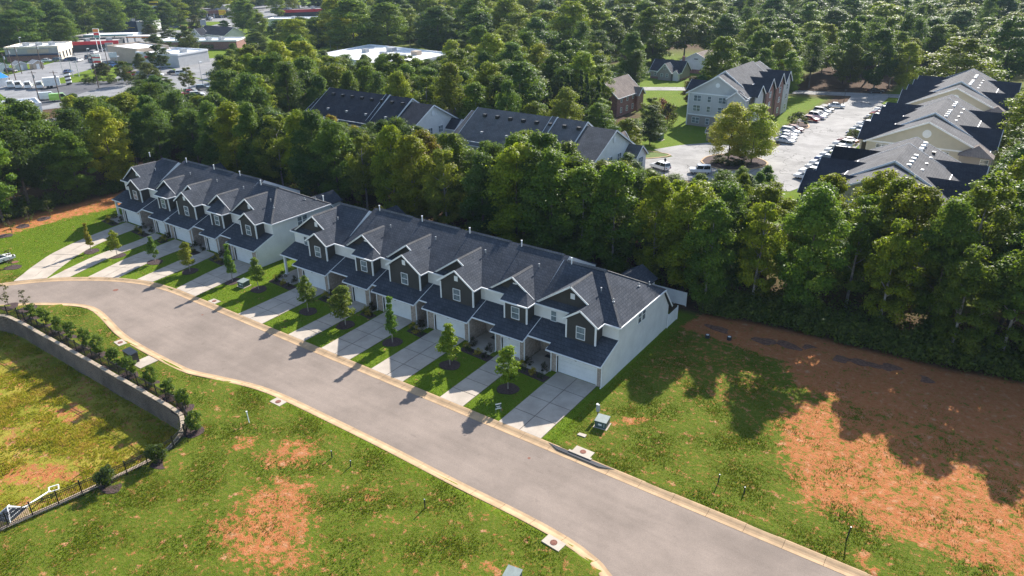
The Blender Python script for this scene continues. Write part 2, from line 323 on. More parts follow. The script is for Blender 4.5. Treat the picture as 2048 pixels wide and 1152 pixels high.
def build_ground():
    xs=np.concatenate([np.arange(-1500,-300,40),np.arange(-300,-142,6),np.arange(-142,14,.5),np.arange(14,60,4),np.arange(60,700,40)])
    ys=np.concatenate([np.arange(-120,0,10),np.arange(0,92,.5),np.arange(92,260,6),np.arange(260,1700,40)])
    X,Y=np.meshgrid(xs,ys); Z=np.zeros(X.shape)
    near=(X>-145)&(X<20)&(Y>-10)&(Y<95)
    d=np.zeros(X.shape)-1; d[near]=sdist(X[near],Y[near],ROADIN); Z[d>0]=-.32
    b=np.zeros(X.shape)-1; m2=(X<-50)&(Y<40); b[m2]=sdist(X[m2],Y[m2],BASIN)
    Z=np.where(b>0,-2.15*np.clip(b/np.where((Y<28.5)&(X>-62.5),2.6,.2),0,1),Z)
    Z=Z+np.where(near&(d<0),.05*np.sin(X*.7+1.3*np.sin(Y*.5))*np.cos(Y*.6)*rough_zone(X,Y),0)
    nx,ny=len(xs),len(ys); V=np.stack([X.ravel(),Y.ravel(),Z.ravel()],1)
    i=np.arange(nx*ny).reshape(ny,nx); F=np.stack([i[:-1,:-1].ravel(),i[:-1,1:].ravel(),i[1:,1:].ravel(),i[1:,:-1].ravel()],1)
    me=fast('ground',V,F); a=me.color_attributes.new('mask','FLOAT_COLOR','POINT')
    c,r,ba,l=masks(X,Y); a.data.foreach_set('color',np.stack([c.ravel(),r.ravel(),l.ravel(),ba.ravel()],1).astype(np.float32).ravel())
    m,t,b=nodes('ground_mix'); at=N(t,'ShaderNodeAttribute',attribute_name='mask'); s=N(t,'ShaderNodeSeparateColor'); t.links.new(at.outputs['Color'],s.inputs[0])
    n1=noise(t,2.6,6,rough=.7); n2=noise(t,.28,5); n3=noise(t,11,4,rough=.7); n4=noise(t,1.1,5)
    nn=math_(t,'ADD',math_(t,'MULTIPLY',n1,.55),math_(t,'MULTIPLY',n3,.45))
    cf=maprange(t,math_(t,'ADD',math_(t,'MULTIPLY',s.outputs[0],.95),math_(t,'MULTIPLY',math_(t,'SUBTRACT',math_(t,'ADD',math_(t,'MULTIPLY',nn,1.25),math_(t,'MULTIPLY',n4,.75)),1.0),3.2)),.36,.68)
    lawn=mixc(t,maprange(t,n2,.35,.65),(.075,.14,.006),(.105,.17,.007)); lawn=mixc(t,maprange(t,n3,.3,.7),lawn,(.125,.175,.01)); 
    rg=mixc(t,maprange(t,n1,.35,.65),(.085,.127,.008),(.165,.155,.026)); rg=mixc(t,maprange(t,n3,.35,.7),rg,(.075,.122,.007))
    g=mixc(t,s.outputs[1],lawn,rg)
    wd=mixc(t,maprange(t,n2,.4,.6),(.2,.2,.02),(.31,.26,.04)); g=mixc(t,at.outputs['Alpha'],g,wd)
    clay=mixc(t,maprange(t,n1,.3,.7),(.44,.185,.075),(.36,.115,.04)); clay=mixc(t,maprange(t,n4,.55,.75),clay,(.45,.26,.14)); clay=mixc(t,maprange(t,n3,.58,.7),clay,(.27,.1,.04))
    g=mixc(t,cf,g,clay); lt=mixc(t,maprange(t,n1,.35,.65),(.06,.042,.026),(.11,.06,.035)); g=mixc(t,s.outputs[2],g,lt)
    t.links.new(g,b.inputs['Base Color']); b.inputs['Roughness'].default_value=1; b.inputs['Specular IOR Level'].default_value=.1
    bump(t,b,math_(t,'ADD',n3,math_(t,'MULTIPLY',n1,1.5)),.7,.12)
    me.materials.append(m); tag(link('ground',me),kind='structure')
build_ground()
# road, parking, far roads: sheets
def sheet(name,P,z,mat,t=.06):
    return tag(ob(name,prism([(p[0],p[1],z-t) for p in P],(0,0,t)),mat),kind='structure')
rd=[(float(p[0]),float(p[1])) for p in RPOLY]
sheet('street',rd,-.095,'asphalt_street',.1)
def ribbon(P,wd):
    P=spline(P,6); a=offset(P,wd/2); b=offset(P,-wd/2); return [tuple(p) for p in a]+[tuple(p) for p in b[::-1]]
# kerb made of cast segments
def kerb(name,back,wd,label=None):
    par=empty(name,(0,0,0),kind='structure')
    seg=np.concatenate([[0],np.cumsum(np.linalg.norm(np.diff(back,axis=0),axis=1))]); L=seg[-1]; n=int(L/3.05)
    prof=[(0.,-.3),(0.,.03),(.12,.035),(.32,.0),(.5,-.05),(wd*.7,-.085),(wd+.02,-.08),(wd+.02,-.3)]
    offs=[offset(back,p[0]) for p in prof]
    for k in range(n):
        a=L*k/n+.012; b=L*(k+1)/n-.012; ts=[a]+[s for s in seg if a+.15<s<b-.15][::2]+[b]
        V=[]
        for s in ts:
            for o,p in zip(offs,prof): V.append((float(np.interp(s,seg,o[:,0])),float(np.interp(s,seg,o[:,1])),p[1]))
        m=len(prof); F=[]
        for i in range(len(ts)-1):
            for j in range(m-1): F.append((i*m+j,(i+1)*m+j,(i+1)*m+j+1,i*m+j+1))
        F.append(tuple(range(m))); F.append(tuple(range((len(ts)-1)*m,len(ts)*m))[::-1])
        ob('kerb_segment',(V,F),'concrete_curb',par)
    return par
kerb('kerb_townhouse_side',NBs,1.02); kerb('kerb_open_side',SBs,.88)
# driveways: concrete slabs with open joints
def lerp(P,t):
    P=np.asarray(P,float); s=np.concatenate([[0],np.cumsum(np.linalg.norm(np.diff(P,axis=0),axis=1))]); s/=s[-1]
    return np.array([np.interp(t,s,P[:,0]),np.interp(t,s,P[:,1])])
NODRIVE=[]
def driveway(Lp,Rp,rows,cols,name='driveway'):
    Lp=spline(Lp,1.); Rp=spline(Rp,1.)
    par=ob(name,prism([(p[0],p[1],-.02) for p in Lp]+[(p[0],p[1],-.02) for p in Rp[::-1]],(0,0,.03)),'concrete_base'); tag(par,kind='structure'); par['_loc']=1
    NODRIVE.append([tuple(p) for p in Lp]+[tuple(p) for p in Rp[::-1]])
    g=.038
    for r in range(rows):
        t0=r/rows;t1=(r+1)/rows
        for c in range(cols):
            u0=c/cols;u1=(c+1)/cols; P=[]; n=4
            for k in range(n+1):
                t=t0+(t1-t0)*k/n; a=lerp(Lp,t);b=lerp(Rp,t); P.append(a+(b-a)*u0)
            for k in range(n,-1,-1):
                t=t0+(t1-t0)*k/n; a=lerp(Lp,t);b=lerp(Rp,t); P.append(a+(b-a)*u1)
            ce=sum(P)/len(P); Q=[]
            for p in P:
                d=ce-p; q=p+np.sign(d)*np.minimum(np.abs(d),g); Q.append((q[0],q[1],.008))
            z=random.uniform(-.004,.004)
            ob('slab',prism([(q[0],q[1],.008+z) for q in Q],(0,0,.035)),'concrete',par)
    return par
DR=[([(-35.6,58.7),(-35.5,47.5)],[(-30.6,58.7),(-30.5,47.5)],4,2),([(-43.3,58.8),(-43.1,47.5)],[(-40.3,58.8),(-40.0,47.5)],5,1),([(-53.3,58.7),(-53.1,47.5)],[(-48.5,58.7),(-48.3,47.5)],4,2),
([(-61.7,58.8),(-61.3,47.5)],[(-56.8,58.8),(-56.5,47.5)],4,2),([(-67.4,58.8),(-67.2,47.5)],[(-64.6,58.8),(-64.2,47.5)],5,1),([(-77.2,58.8),(-77,47.5)],[(-72.7,58.8),(-72.1,47.5)],4,2),
([(-92.7,58.7),(-92.2,54),(-90.8,47.5)],[(-87.8,58.7),(-87.1,54),(-86.3,47.5)],4,2),([(-100,58.3),(-99.7,53.6),(-98.4,46.1)],[(-97.2,58.3),(-96.3,53.9),(-95.6,46.9)],5,1),([(-108.5,58.4),(-107.9,54),(-107.2,49.3),(-105.1,42.6)],[(-103.6,58.4),(-103.3,54),(-102.6,50),(-101.1,44.9)],4,2),
([(-114,58.2),(-113,54),(-112.3,47.5),(-109.4,39.1)],[(-111.2,58.2),(-110.5,54.4),(-109.5,48),(-107.2,41.1)],5,1),([(-123.2,58.4),(-121.3,50),(-118.2,43),(-112.4,35.8)],[(-118.7,58.4),(-117.4,52),(-115,46.4),(-109.6,39)],5,2)]
for a,b,r,c in DR: driveway(a,b,r,c)
driveway([(-76.5,32.9),(-76.5,35.1)],[(-74.5,32.9),(-74.5,35.1)],1,1,'bin_pad')
# apartment car park and the far roads
LOT=[(-72,133),(-66,134.8),(-53,135),(-40,136),(-33.5,139),(-30.5,150),(-30.5,236),(-36,240),(-36,252),(-46.5,252),(-45,238),(-46.5,231),(-50.2,231),(-50.2,179),(-45.4,174.5),(-47,170),(-52,168.5),(-59.5,168.6),(-65.4,161.2),(-68.8,154),(-62.5,150.8),(-63.3,149),(-67.4,145.2),(-71,143)]
sheet('apartment_car_park',LOT,.04,'asphalt_lot')
sheet('back_road',ribbon([(-175,172),(-150,190),(-131,203),(-108,225),(-80,240),(-40,254),(0,268),(60,290)],6.5),.035,'asphalt_lot')
sheet('side_road',ribbon([(-150,232),(-132,248),(-120,262),(-108,290),(-100,330)],4.5),.03,'asphalt_lot')
sheet('highway',ribbon([(-285,70),(-297,100),(-316,132),(-345,168),(-385,225),(-418,280),(-455,335),(-520,420)],25),.045,'asphalt_far')
sheet('strip_car_park',[(-300,108),(-252,96),(-236,104),(-214,128),(-214,150),(-262,160),(-300,172),(-312,160),(-292,150),(-276,138)],.03,'asphalt_far')
sheet('tree_car_park',[(-300,173),(-262,161),(-216,151),(-204,185),(-255,206),(-300,200)],.022,'asphalt_far')
sheet('store_car_park',[(-252,102),(-244,98),(-262,122),(-268,142),(-280,136),(-290,120)],.055,'asphalt_dark')
sheet('access_road',ribbon([(-222,60),(-222,80),(-221,97),(-226,112)],9),.04,'asphalt_far')
sheet('lane',ribbon([(-247,70),(-246,90),(-243,106),(-238,124)],7),.062,'asphalt_far')
sheet('forecourt',[(-430,175),(-352,160),(-360,205),(-400,262),(-455,262),(-470,235)],.025,'asphalt_far')
sheet('white_store_lot',[(-275,215),(-225,192),(-190,183),(-165,190),(-165,245),(-205,250),(-262,245)],.03,'asphalt_far')
sheet('town_lot',[(-560,300),(-480,300),(-430,330),(-415,410),(-470,470),(-600,430)],.02,'asphalt_far')
# ------------------------------------------------------------------ townhouses
WIN={}
def win_mesh(w,h,kind):
    k=(w,h,kind)
    if k in WIN: return WIN[k]
    f=.065
    fr=[box(-w/2,-w/2+f,-.06,.05,-h/2,h/2),box(w/2-f,w/2,-.06,.05,-h/2,h/2),box(-w/2+f,w/2-f,-.06,.05,h/2-f,h/2),box(-w/2+f,w/2-f,-.075,.05,-h/2,-h/2+f)]
    if kind>=1: fr.append(box(-w/2+f,w/2-f,-.045,.05,-.03,.03))
    if kind>=2: fr.append(box(-.04,.04,-.058,.05,-h/2+f,h/2-f))
    a=pym('window',merge(*fr),'trim_white')
    panes=[]
    xs=[(-w/2+f,w/2-f)] if kind<2 else [(-w/2+f,-.04),(.04,w/2-f)]
    zs=[(-h/2+f,h/2-f)] if kind<1 else [(-h/2+f,-.03),(.03,h/2-f)]
    for x0,x1 in xs:
        for z0,z1 in zs: panes.append(pym('pane',box(x0,x1,-.02,.03,z0,z1),'pane'))
    WIN[k]=(a,panes); return WIN[k]
def window(par,x,y,z,w,h,face='-y',kind=1,panes=True):
    a,ps=win_mesh(w,h,kind); off=Vector((0,0,0)); b=par
    while b is not None: off+=b.location; b=b.parent
    o=link('window',a,par,Vector((x,y,z))-off,{'-y':0,'+x':R(90),'-x':R(-90),'+y':R(180)}[face])
    for p in ps: link('pane',p,o)
    return o
PCH=.69; MS=.5; ES=.593; EY=61.55
def townhouse(u,bi):
    """one unit of a terrace. u: dict of x positions"""
    x0,x1=u['x0'],u['x1']; gl,gr=u['gl'],u['gr']; T=u['t']
    H=empty('townhouse',((x0+x1)/2,58.6,0),label=u['label'],cat='townhouse',group=u['group'])
    P=lambda n,vf,m,par=H,**k: ob(n,vf,m,par,**k)
    end=u.get('end',0); S=ES if end else MS
    ry,rz=(67.2,9.35) if end else (68.4,9.425)
    yb=73. if end else 75.25
    # --- walls (white lap siding) ---
    P('wall',merge(box(x0+.01,x1-.01,61.85,yb-.3,-.2,6.02)),'siding_white')
    if end: 
        P('rear_wall',prism([(x0+.03,72.7,-.2),(x0+.03,75.1,-.2),(x0+.03,75.1,3.0),(x0+.03,72.9,5.9),(x0+.03,72.7,5.9)],(x1-x0-.06,0,0)),'siding_white')
        P('rear_roof',slab([(x0-.25,72.85,6.12),(x1+.25,72.85,6.12),(x1+.25,75.6,2.85),(x0-.25,75.6,2.85)],.16),'shingle_charcoal')
        for xx in (x0-.28,x1+.28): P('rake_board',beam((xx,72.9,6.0),(xx,75.6,2.75),.05,.2),'trim_white')
    # gable end plates where roof levels differ
    if end or u.get('gab'):
        xs=[x0+.02] if end==1 else ([x1-.02] if end==-1 else [])
        for xx in xs: P('party_wall',prism([(xx-.09,61.7,5.9),(xx-.09,ry,rz-.02),(xx-.09,72.7,5.9)],(.18,0,0)),'trim_white')
    if u.get('gab'):
        for s in u['gab']:
            xx=x1-.03 if s>0 else x0+.03
            P('party_wall',prism([(xx-.06,61.8,5.9),(xx-.06,ry,rz-.05),(xx-.06,75.0,5.9)],(.12,0,0)),'siding_white')
    # --- main roof ---
    th=.15
    if end==1:
        e=x1+.3; hx=x1-4.8
        Q=[slab([(x0,EY,6),(e,EY,6),(hx,ry,rz),(x0,ry,rz)],th),slab([(e,EY,6),(e,yb,6),(hx,ry,rz)],th),slab([(e,yb,6),(x0,yb,6),(x0,ry,rz),(hx,ry,rz)],th)]
        rv=(x0+.5,hx+.3)
    elif end==-1:
        e=x0-.3; hx=x0+4.8
        Q=[slab([(e,EY,6),(x1,EY,6),(x1,ry,rz),(hx,ry,rz)],th),slab([(e,yb,6),(e,EY,6),(hx,ry,rz)],th),slab([(x1,yb,6),(e,yb,6),(hx,ry,rz),(x1,ry,rz)],th)]
        rv=(hx-.3,x1-.5)
    else:
        Q=[slab([(x0,EY,6),(x1,EY,6),(x1,ry,rz),(x0,ry,rz)],th),slab([(x1,yb,6),(x0,yb,6),(x0,ry,rz),(x1,ry,rz)],th)]
        rv=(x0+.7,x1-.7)
    rf=P('roof',merge(*Q),'shingle_charcoal')
    ob('ridge_vent',prism([(rv[0],ry-.26,rz-.06),(rv[0],ry,rz+.13),(rv[0],ry+.26,rz-.06)],(rv[1]-rv[0],0,0)),'shingle_grey',rf)
    if end:
        ob('hip_cap',merge(beam((hx,ry,rz+.02),(e,EY,6.02),.24,.06),beam((hx,ry,rz+.02),(e,yb,6.02),.24,.06)),'shingle_grey',rf)
    # gutters
    P('gutter',merge(box(x0 if end!=-1 else x0-.3,x1 if end!=1 else x1+.3,EY-.13,EY-.015,5.82,5.99)),'trim_white')
    if end==1: P('gutter',box(e+.005,e+.12,EY-.1,yb,5.82,5.99),'trim_white')
    if end==-1: P('gutter',box(e-.12,e-.005,EY-.1,yb,5.82,5.99),'trim_white')
    # --- front cross gable ---
    xl,xr=u['xl'],u['xr']; xc=(xl+xr)/2; hw=(xr-xl)/2; zc=6+hw*PCH; yE=EY+(zc-6)/S; yR=61.78; yW=62.35
    bl,br=u['bl'],u['br']; yb0=60.3; yo=60.03; zb=6.
    if T in('wide','end'):
        xbl=bl-.36; xbc=(xbl+xr)/2; zbc=6+(xr-xbc)*PCH
        rp=[(xr,yo,6),(xbc,yo,zbc),(xbc,yR,zbc),(xc,yR,zc),(xc,yE,zc),(xr,EY,6)]
        lb=[(xbl,yo,6),(xbc,yo,zbc),(xbc,yW+.05,zbc),(xbl,yW+.05-.001,6)]
        cg=P('cross_gable_roof',merge(slab(rp,.15),slab([(xc,yR,zc),(xc,yE,zc),(xl,EY,6),(xl,yR,6)],.15),slab(lb,.149)),'shingle_charcoal')
        P('gable_wall',prism([(xl+.25,yW,6.1),(xr-.25,yW,6.1),(xc,yW,zc-.2)],(0,.12,0)),'siding_brown')
        P('bay',merge(prism([(bl,yb0,3.3),(br,yb0,3.3),(br,yb0,6.),((bl+br)/2,yb0,6.+(br-bl)/2*PCH-.02),(bl,yb0,6.)],(0,1.6,0))),'siding_brown')
        P('rake_board',merge(beam((xr+.02,yo-.03,5.93),(xbc,yo-.03,zbc-.07),.05,.2),beam((xbl-.02,yo-.03,5.93),(xbc,yo-.03,zbc-.07),.05,.2)),'trim_white')
        vz=zbc-1.15
        if T=='wide': P('gable_vent',box(xbc-.26,xbc+.26,yb0-.05,yb0+.02,vz-.32,vz+.32),'trim_white')
        else: P('gable_vent',box(xc-.27,xc+.27,yW-.05,yW+.02,zc-1.75,zc-1.1),'trim_white')
        P('gutter',merge(box(xr+.005,xr+.1,yo,EY,5.84,5.98)),'trim_white')
    else:
        sl=.5; k=(yR-yo)*sl; k2=(yW-yo)*sl
        rp=[(xr,yo,6),(xr-k/PCH,yR,6+k),(xc,yR,zc),(xc,yE,zc),(xr,EY,6)]
        xbl=bl-.4
        cg=P('cross_gable_roof',merge(slab(rp,.15),slab([(xc,yR,zc),(xc,yE,zc),(xl,EY,6),(xl,yR,6)],.15)),'shingle_charcoal')
        P('bay_roof',slab([(xbl,yo,6),(xr,yo,6),(xr-k2/PCH,yW,6+k2),(xbl,yW,6+k2)],.14),'shingle_charcoal')
        P('gable_wall',merge(prism([(xl+.25,yW,6.1),(xr-.25,yW,6.1),(xc,yW,zc-.2)],(0,.12,0)),prism([(xbl+.3,yo+.3,6),(xbl+.3,yW,6),(xbl+.3,yW,6+k2-.16)],(.1,0,0))),'siding_brown')
        P('bay',box(bl,br,yb0,yb0+1.6,3.3,5.96),'siding_brown')
        P('gable_vent',box(xc-.26,xc+.26,yW-.05,yW+.02,zc-1.65,zc-1.0),'trim_white')
        P('gutter',merge(box(xbl-.02,xr+.02,yo-.13,yo-.01,5.83,5.99),box(xr+.02,xr+.12,yo,EY,5.84,5.98)),'trim_white')
    ob('ridge_cap',prism([(xc-.2,yR,zc-.1),(xc,yR,zc+.08),(xc+.2,yR,zc-.1)],(0,yE-yR-.3,0)),'shingle_grey',cg)
    P('rake_board',merge(beam((xl-.02,yR-.03,5.93),(xc,yR-.03,zc-.07),.05,.2),beam((xr-(0.3 if T=='single' else (xr-xbc)),yR-.03,5.93+(0.3*PCH if T=='single' else zbc-6)),(xc,yR-.03,zc-.07),.05,.2)),'trim_white')
    # bay corner boards and downspouts
    for xx in (bl,br):
        zb_=2.83+.373*(yb0-58.08)
        P('corner_board',box(xx-.09,xx+.09,yb0-.05,yb0+.1,zb_-.05,5.9),'trim_white')
    wx=u.get('wx',(bl+br)/2)
    window(H,wx,yb0-.02,4.68,1.12,1.52,'-y',1)
    if T=='end': window(H,(xl+bl)/2-.1,61.83,4.85,.8,1.35,'-y',1)
    # --- lower roof over garage and porch ---
    el,er=gl-.32,u['er']; py=59.05
    lz=lambda y:2.83+.373*(y-58.08)
    lr=[(el,58.05,lz(58.05)),(er,58.05,lz(58.05)),(er,61.86,lz(61.86)),(u['pl'],61.86,lz(61.86)),(u['pl'],py,lz(py)),(el,py,lz(py))]
    P('lower_roof',slab(lr,.13),'shingle_charcoal')
    P('eave_trim',merge(box(el-.03,er+.02,57.93,58.045,2.68,2.81),box(u['pl'],el,py-.12,py-.01,lz(py)-.15,lz(py)-.01),box(el-.04,el-.005,58.05,py,2.75,2.95)),'trim_white')
    P('rake_board',beam((er+.03,58.0,lz(58)-.06),(er+.03,61.84,lz(61.84)-.06),.06,.2),'trim_white')
    # --- garage ---
    dl,dr=u['dl'],u['dr']; gy=58.6; zt=2.1
    P('garage_wall',merge(box(gl,dl,gy,61.9,-.2,2.86),box(dr,gr,gy,61.9,-.2,2.86),box(dl,dr,gy,gy+.4,zt,2.86)),'brick_tan')
    if end==1: P('side_wall',merge(prism([(gr+.005,gy+.02,-.2),(gr+.005,61.9,-.2),(gr+.005,61.9,4.2),(gr+.005,gy+.02,2.95)],(.05,0,0))),'siding_white')
    gd=P('garage_door',box(dl+.02,dr-.02,gy+.2,gy+.24,-.02,zt+.03),'trim_white')
    for k in range(4): ob('door_section',box(dl+.06,dr-.06,gy+.165,gy+.195,k*.525+.015,(k+1)*.525-.01),'garage_white',gd)
    P('door_trim',merge(box(dl-.1,dl,gy-.03,gy+.2,0,zt+.1),box(dr,dr+.1,gy-.03,gy+.2,0,zt+.1),box(dl,dr,gy-.03,gy+.2,zt,zt+.1)),'trim_white')
    P('wall_lamp',merge(box((dl+dr)/2-.09,(dl+dr)/2+.09,gy-.22,gy-.03,2.3,2.58)),'black_metal')
    for xx in (gl+.04,gr-.04):
        P('downspout',merge(box(xx-.05,xx+.05,gy-.12,gy-.02,.05,2.72),box(xx-.05,xx+.05,gy-.3,gy-.02,.0,.1)),'trim_white')
    # --- porch ---
    P('porch_floor',box(u['pl']+.02,gl-.02,57.4,61.84,-.15,.06),'concrete')
    if gl-u['pl']>1.1:
        dx=(u['pl']+gl)/2
        P('porch_wall',box(u['pl']+.02,gl,61.72,61.86,.0,3.9),'brick_tan')
        d=P('front_door',box(dx-.46,dx+.46,61.62,61.7,.06,2.15),'trim_white')
        ob('door_pane',box(dx-.3,dx+.3,61.58,61.62,1.2,1.95),'pane',d); ob('door_handle',box(dx+.34,dx+.4,61.55,61.62,1.,1.16),'black_metal',d)
        P('door_mat',box(dx-.45,dx+.45,60.6,61.2,.062,.085),'black_plastic')
    if u.get('col'):
        P('porch_column',merge(box(u['pl']+.2,u['pl']+.48,59.3,59.58,.0,3.1),box(u['pl']+.12,u['pl']+.56,59.22,59.66,0,.2)),'trim_white')
    # --- roof stacks ---
    st=[(x0+1.2,ry-.35,rz+.05,.5,.07),((x0+x1)/2+1.2,ry-2.4,None,.3,.06),(x1-1.6,ry+.3,rz,.7,.06)]
    for sx,sy,sz,hh,r in st[:u.get('ns',2)]:
        if sz is None: sz=6+(sy-EY)*S
        P('vent_pipe',merge(tube([(sx,sy,sz-.2),(sx,sy,sz+hh)],r,8),tube([(sx,sy,sz+hh),(sx,sy,sz+hh+.12)],r*1.6,8)),'pvc_white' if hh>.4 else 'metal_grey')
    return H
def U(x0,x1,gl,er,dl,dr,bl,br,xl,xr,t,label,**k):
    d=dict(x0=x0,x1=x1,gl=gl,gr=er-.06,er=er,dl=dl,dr=dr,bl=bl,br=br,xl=xl,xr=xr,t=t,label=label,pl=x0+.02); d.update(k); return d
G2='townhouses of the nearer terrace'; G1='townhouses of the farther terrace'
units=[
U(-40.15,-30,-36.4,-29.98,-35.63,-30.75,-35.57,-31.95,-40.5,-31.6,'end','townhouse at the near end of the row, long white side wall beside the bare lot',end=1,group=G2,pl=-39.78,ns=2),
U(-47.95,-40.15,-43.95,-39.8,-43.1,-40.65,-43.86,-40.79,-47.1,-40.5,'single','single-garage townhouse second from the near end of the row, skirt roof over its dark bay',group=G2,pl=-47.7,gab=[1]),
U(-56,-47.95,-54.3,-47.7,-53.16,-48.61,-53.39,-48.44,-55.6,-48.1,'wide','double-garage townhouse with wide dark gabled bay, third from the near end',group=G2),
U(-64.1,-56,-62.9,-55.98,-61.8,-57.16,-61.92,-56.8,-63.9,-56.4,'wide','double-garage townhouse with wide dark gabled bay, fourth from the near end',group=G2),
U(-72,-64.1,-68.2,-64.02,-67.35,-65.1,-68.09,-65.04,-71.4,-64.7,'single','single-garage townhouse fifth from the near end, beside the columned corner unit',group=G2,gab=[-1]),
U(-82.2,-72,-78.2,-71.85,-77.2,-72.83,-77.27,-73.79,-82.1,-73.4,'end','corner townhouse of the nearer row with open porch on a white column beside green gap',end=-1,group=G2,pl=-82.3,col=1),
U(-96.5,-87.1,-93.35,-87.1,-92.66,-88.5,-92.53,-89.04,-96.8,-88.7,'end','townhouse ending the farther row, long white side wall facing the green gap',end=1,group=G1),
U(-103.4,-96.5,-100.05,-96.34,-99.6,-97.2,-100.03,-97.04,-102.9,-96.6,'single','single-garage townhouse second from the gap in the farther row',group=G1,gab=[1]),
U(-110.4,-103.4,-109.6,-103.24,-108.56,-104.2,-109.02,-104.19,-110.9,-103.9,'wide','double-garage townhouse with wide dark gabled bay in middle of the farther row',group=G1),
U(-118.3,-110.4,-114.2,-110.33,-113.6,-111.2,-114.63,-111.69,-117.4,-111.3,'single','single-garage townhouse next to last at the far end of the farther row',group=G1,gab=[-1]),
U(-127.7,-118.3,-123.9,-118.1,-123.26,-118.7,-123.42,-119.89,-128,-119.5,'end','townhouse at the far end of the farther row, porch overlooking curved green lawn',end=-1,group=G1,col=1),
]
TH=[townhouse(u,0) for u in units]
h6=TH[0]
window(h6,-29.985,66.85,4.9,.95,1.5,'+x',1); window(h6,-29.985,67.85,4.9,.95,1.5,'+x',1)
window(TH[6],-87.085,66.85,4.9,.95,1.5,'+x',1); window(TH[6],-87.085,67.85,4.9,.95,1.5,'+x',1)
for k,(px,py) in enumerate([(-31.6,69.6),(-31.1,71.3),(-31.9,64.0)]):
    sz=6+( -29.7-px)*.66
    ob('vent_pipe',merge(tube([(px,py,sz-.1),(px,py,sz+.4)],.06,8),disc((px,py),.16,sz-.02,.08,8)),'metal_grey',h6)
    px2=px-57.1; ob('vent_pipe',merge(tube([(px2,py,sz-.1),(px2,py,sz+.4)],.06,8),disc((px2,py),.16,sz-.02,.08,8)),'metal_grey',TH[6])
# rear porch gables seen over the ridge
for hh,xa,xb in ((TH[0],-37.2,-33.4),(TH[5],-79.5,-75.8),(TH[6],-94,-90.4),(TH[10],-125,-121.5)):
    xm=(xa+xb)/2; zt=6.0
    ob('rear_gable_roof',merge(slab([(xa-.3,71,4.6),(xm,71,zt),(xm,78.4,zt),(xa-.3,78.4,4.6)],.14),slab([(xb+.3,71,4.6),(xm,71,zt),(xm,78.4,zt),(xb+.3,78.4,4.6)],.14)),'shingle_charcoal',hh)
    ob('rear_gable_wall',prism([(xa,74.6,0),(xb,74.6,0),(xb,74.6,4.6),(xm,74.6,5.8),(xa,74.6,4.6)],(0,3.6,0)),'siding_white',hh)
# ------------------------------------------------------------------ vegetation prototypes
def leaves_mesh(name,C,Nrm,size,tint,aspect=.62,rs=None,mat='leaf'):
    rs=rs or rng; n=len(C)
    Nrm=Nrm/(np.linalg.norm(Nrm,axis=1)[:,None]+1e-9)
    a=np.cross(Nrm,rs.normal(size=(n,3))); a/=np.linalg.norm(a,axis=1)[:,None]+1e-9; b=np.cross(Nrm,a)
    s=(size*rs.uniform(.6,1.35,n))[:,None]
    V=np.empty((n,4,3)); V[:,0]=C-a*s*.5; V[:,1]=C+b*s*aspect*.5+Nrm*s*.08; V[:,2]=C+a*s*.5; V[:,3]=C-b*s*aspect*.5+Nrm*s*.08
    me=fast(name,V.reshape(-1,3),np.arange(n*4).reshape(n,4)); at=me.attributes.new('tint','FLOAT','POINT'); at.data.foreach_set('value',np.repeat(tint,4).astype(np.float32))
    me.materials.append(MAT[mat]); return me
def crown_pts(rs,H,Rr,z0,ncl,nl,prof,csz=(.24,.4),up=.35,shell=.55):
    Cs=[];Ns=[];Ts=[]
    for k in range(ncl):
        t=rs.uniform(0,1); rad=prof(t)*Rr; an=rs.uniform(0,2*np.pi); q=math.sqrt(rs.uniform(.05,1))*.86
        c=np.array([rad*q*math.cos(an),rad*q*math.sin(an),z0+t*(H-z0)]); cr=rs.uniform(csz[0]*.62,csz[1])*Rr*(.55+.45*prof(t))
        d=rs.normal(size=(nl,3)); d[:,2]+=up; d/=np.linalg.norm(d,axis=1)[:,None]; r=cr*(shell+(1-shell)*rs.uniform(0,1,nl)**.5)*np.where(rs.uniform(0,1,nl)<.24,rs.uniform(1.,1.65,nl),1.)
        p=c+d*r[:,None]*np.array([1,1,.72]); Cs.append(p); Ns.append(d*.9+rs.normal(size=(nl,3))*.55+np.array([0,0,.35])); Ts.append(np.clip(rs.normal(.5,.16)+rs.normal(0,.17,nl),0,1))
    return np.concatenate(Cs),np.concatenate(Ns),np.concatenate(Ts)
def trunk_vf(rs,H,r,top,limbs=5,spread=.35,zlo=.35):
    pts=[(0,0,-.3),(0,0,0),(.02*H*rs.uniform(-1,1)*.3,.02*H*rs.uniform(-1,1)*.3,H*.3),(.02*H*rs.uniform(-1,1),.02*H*rs.uniform(-1,1),H*.6),(0,0,top)]
    L=[tube(pts,[r*1.35,r*1.15,r*.85,r*.55,r*.15],7)]
    for k in range(limbs):
        z=H*(zlo+(.8-zlo)*k/max(1,limbs)); a=rs.uniform(0,6.28); l=H*spread*rs.uniform(.4,.75)*(1-k/limbs*.5)
        L.append(tube([(0,0,z),(math.cos(a)*l*.5,math.sin(a)*l*.5,z+l*.35),(math.cos(a)*l,math.sin(a)*l,z+l*.75)],[r*.42,r*.28,r*.08],5))
    return merge(*L)
dome=lambda t:(math.sin(math.pi*min(1,.18+.82*t))**.6 if t<.98 else .2)
oval=lambda t:max(.15,math.sin(math.pi*(.1+.86*t))**.75)
cone=lambda t:max(.06,1-t*.97)
col_=lambda t:max(.12,math.sin(math.pi*(.16+.8*t))**.5)
PROTO={}
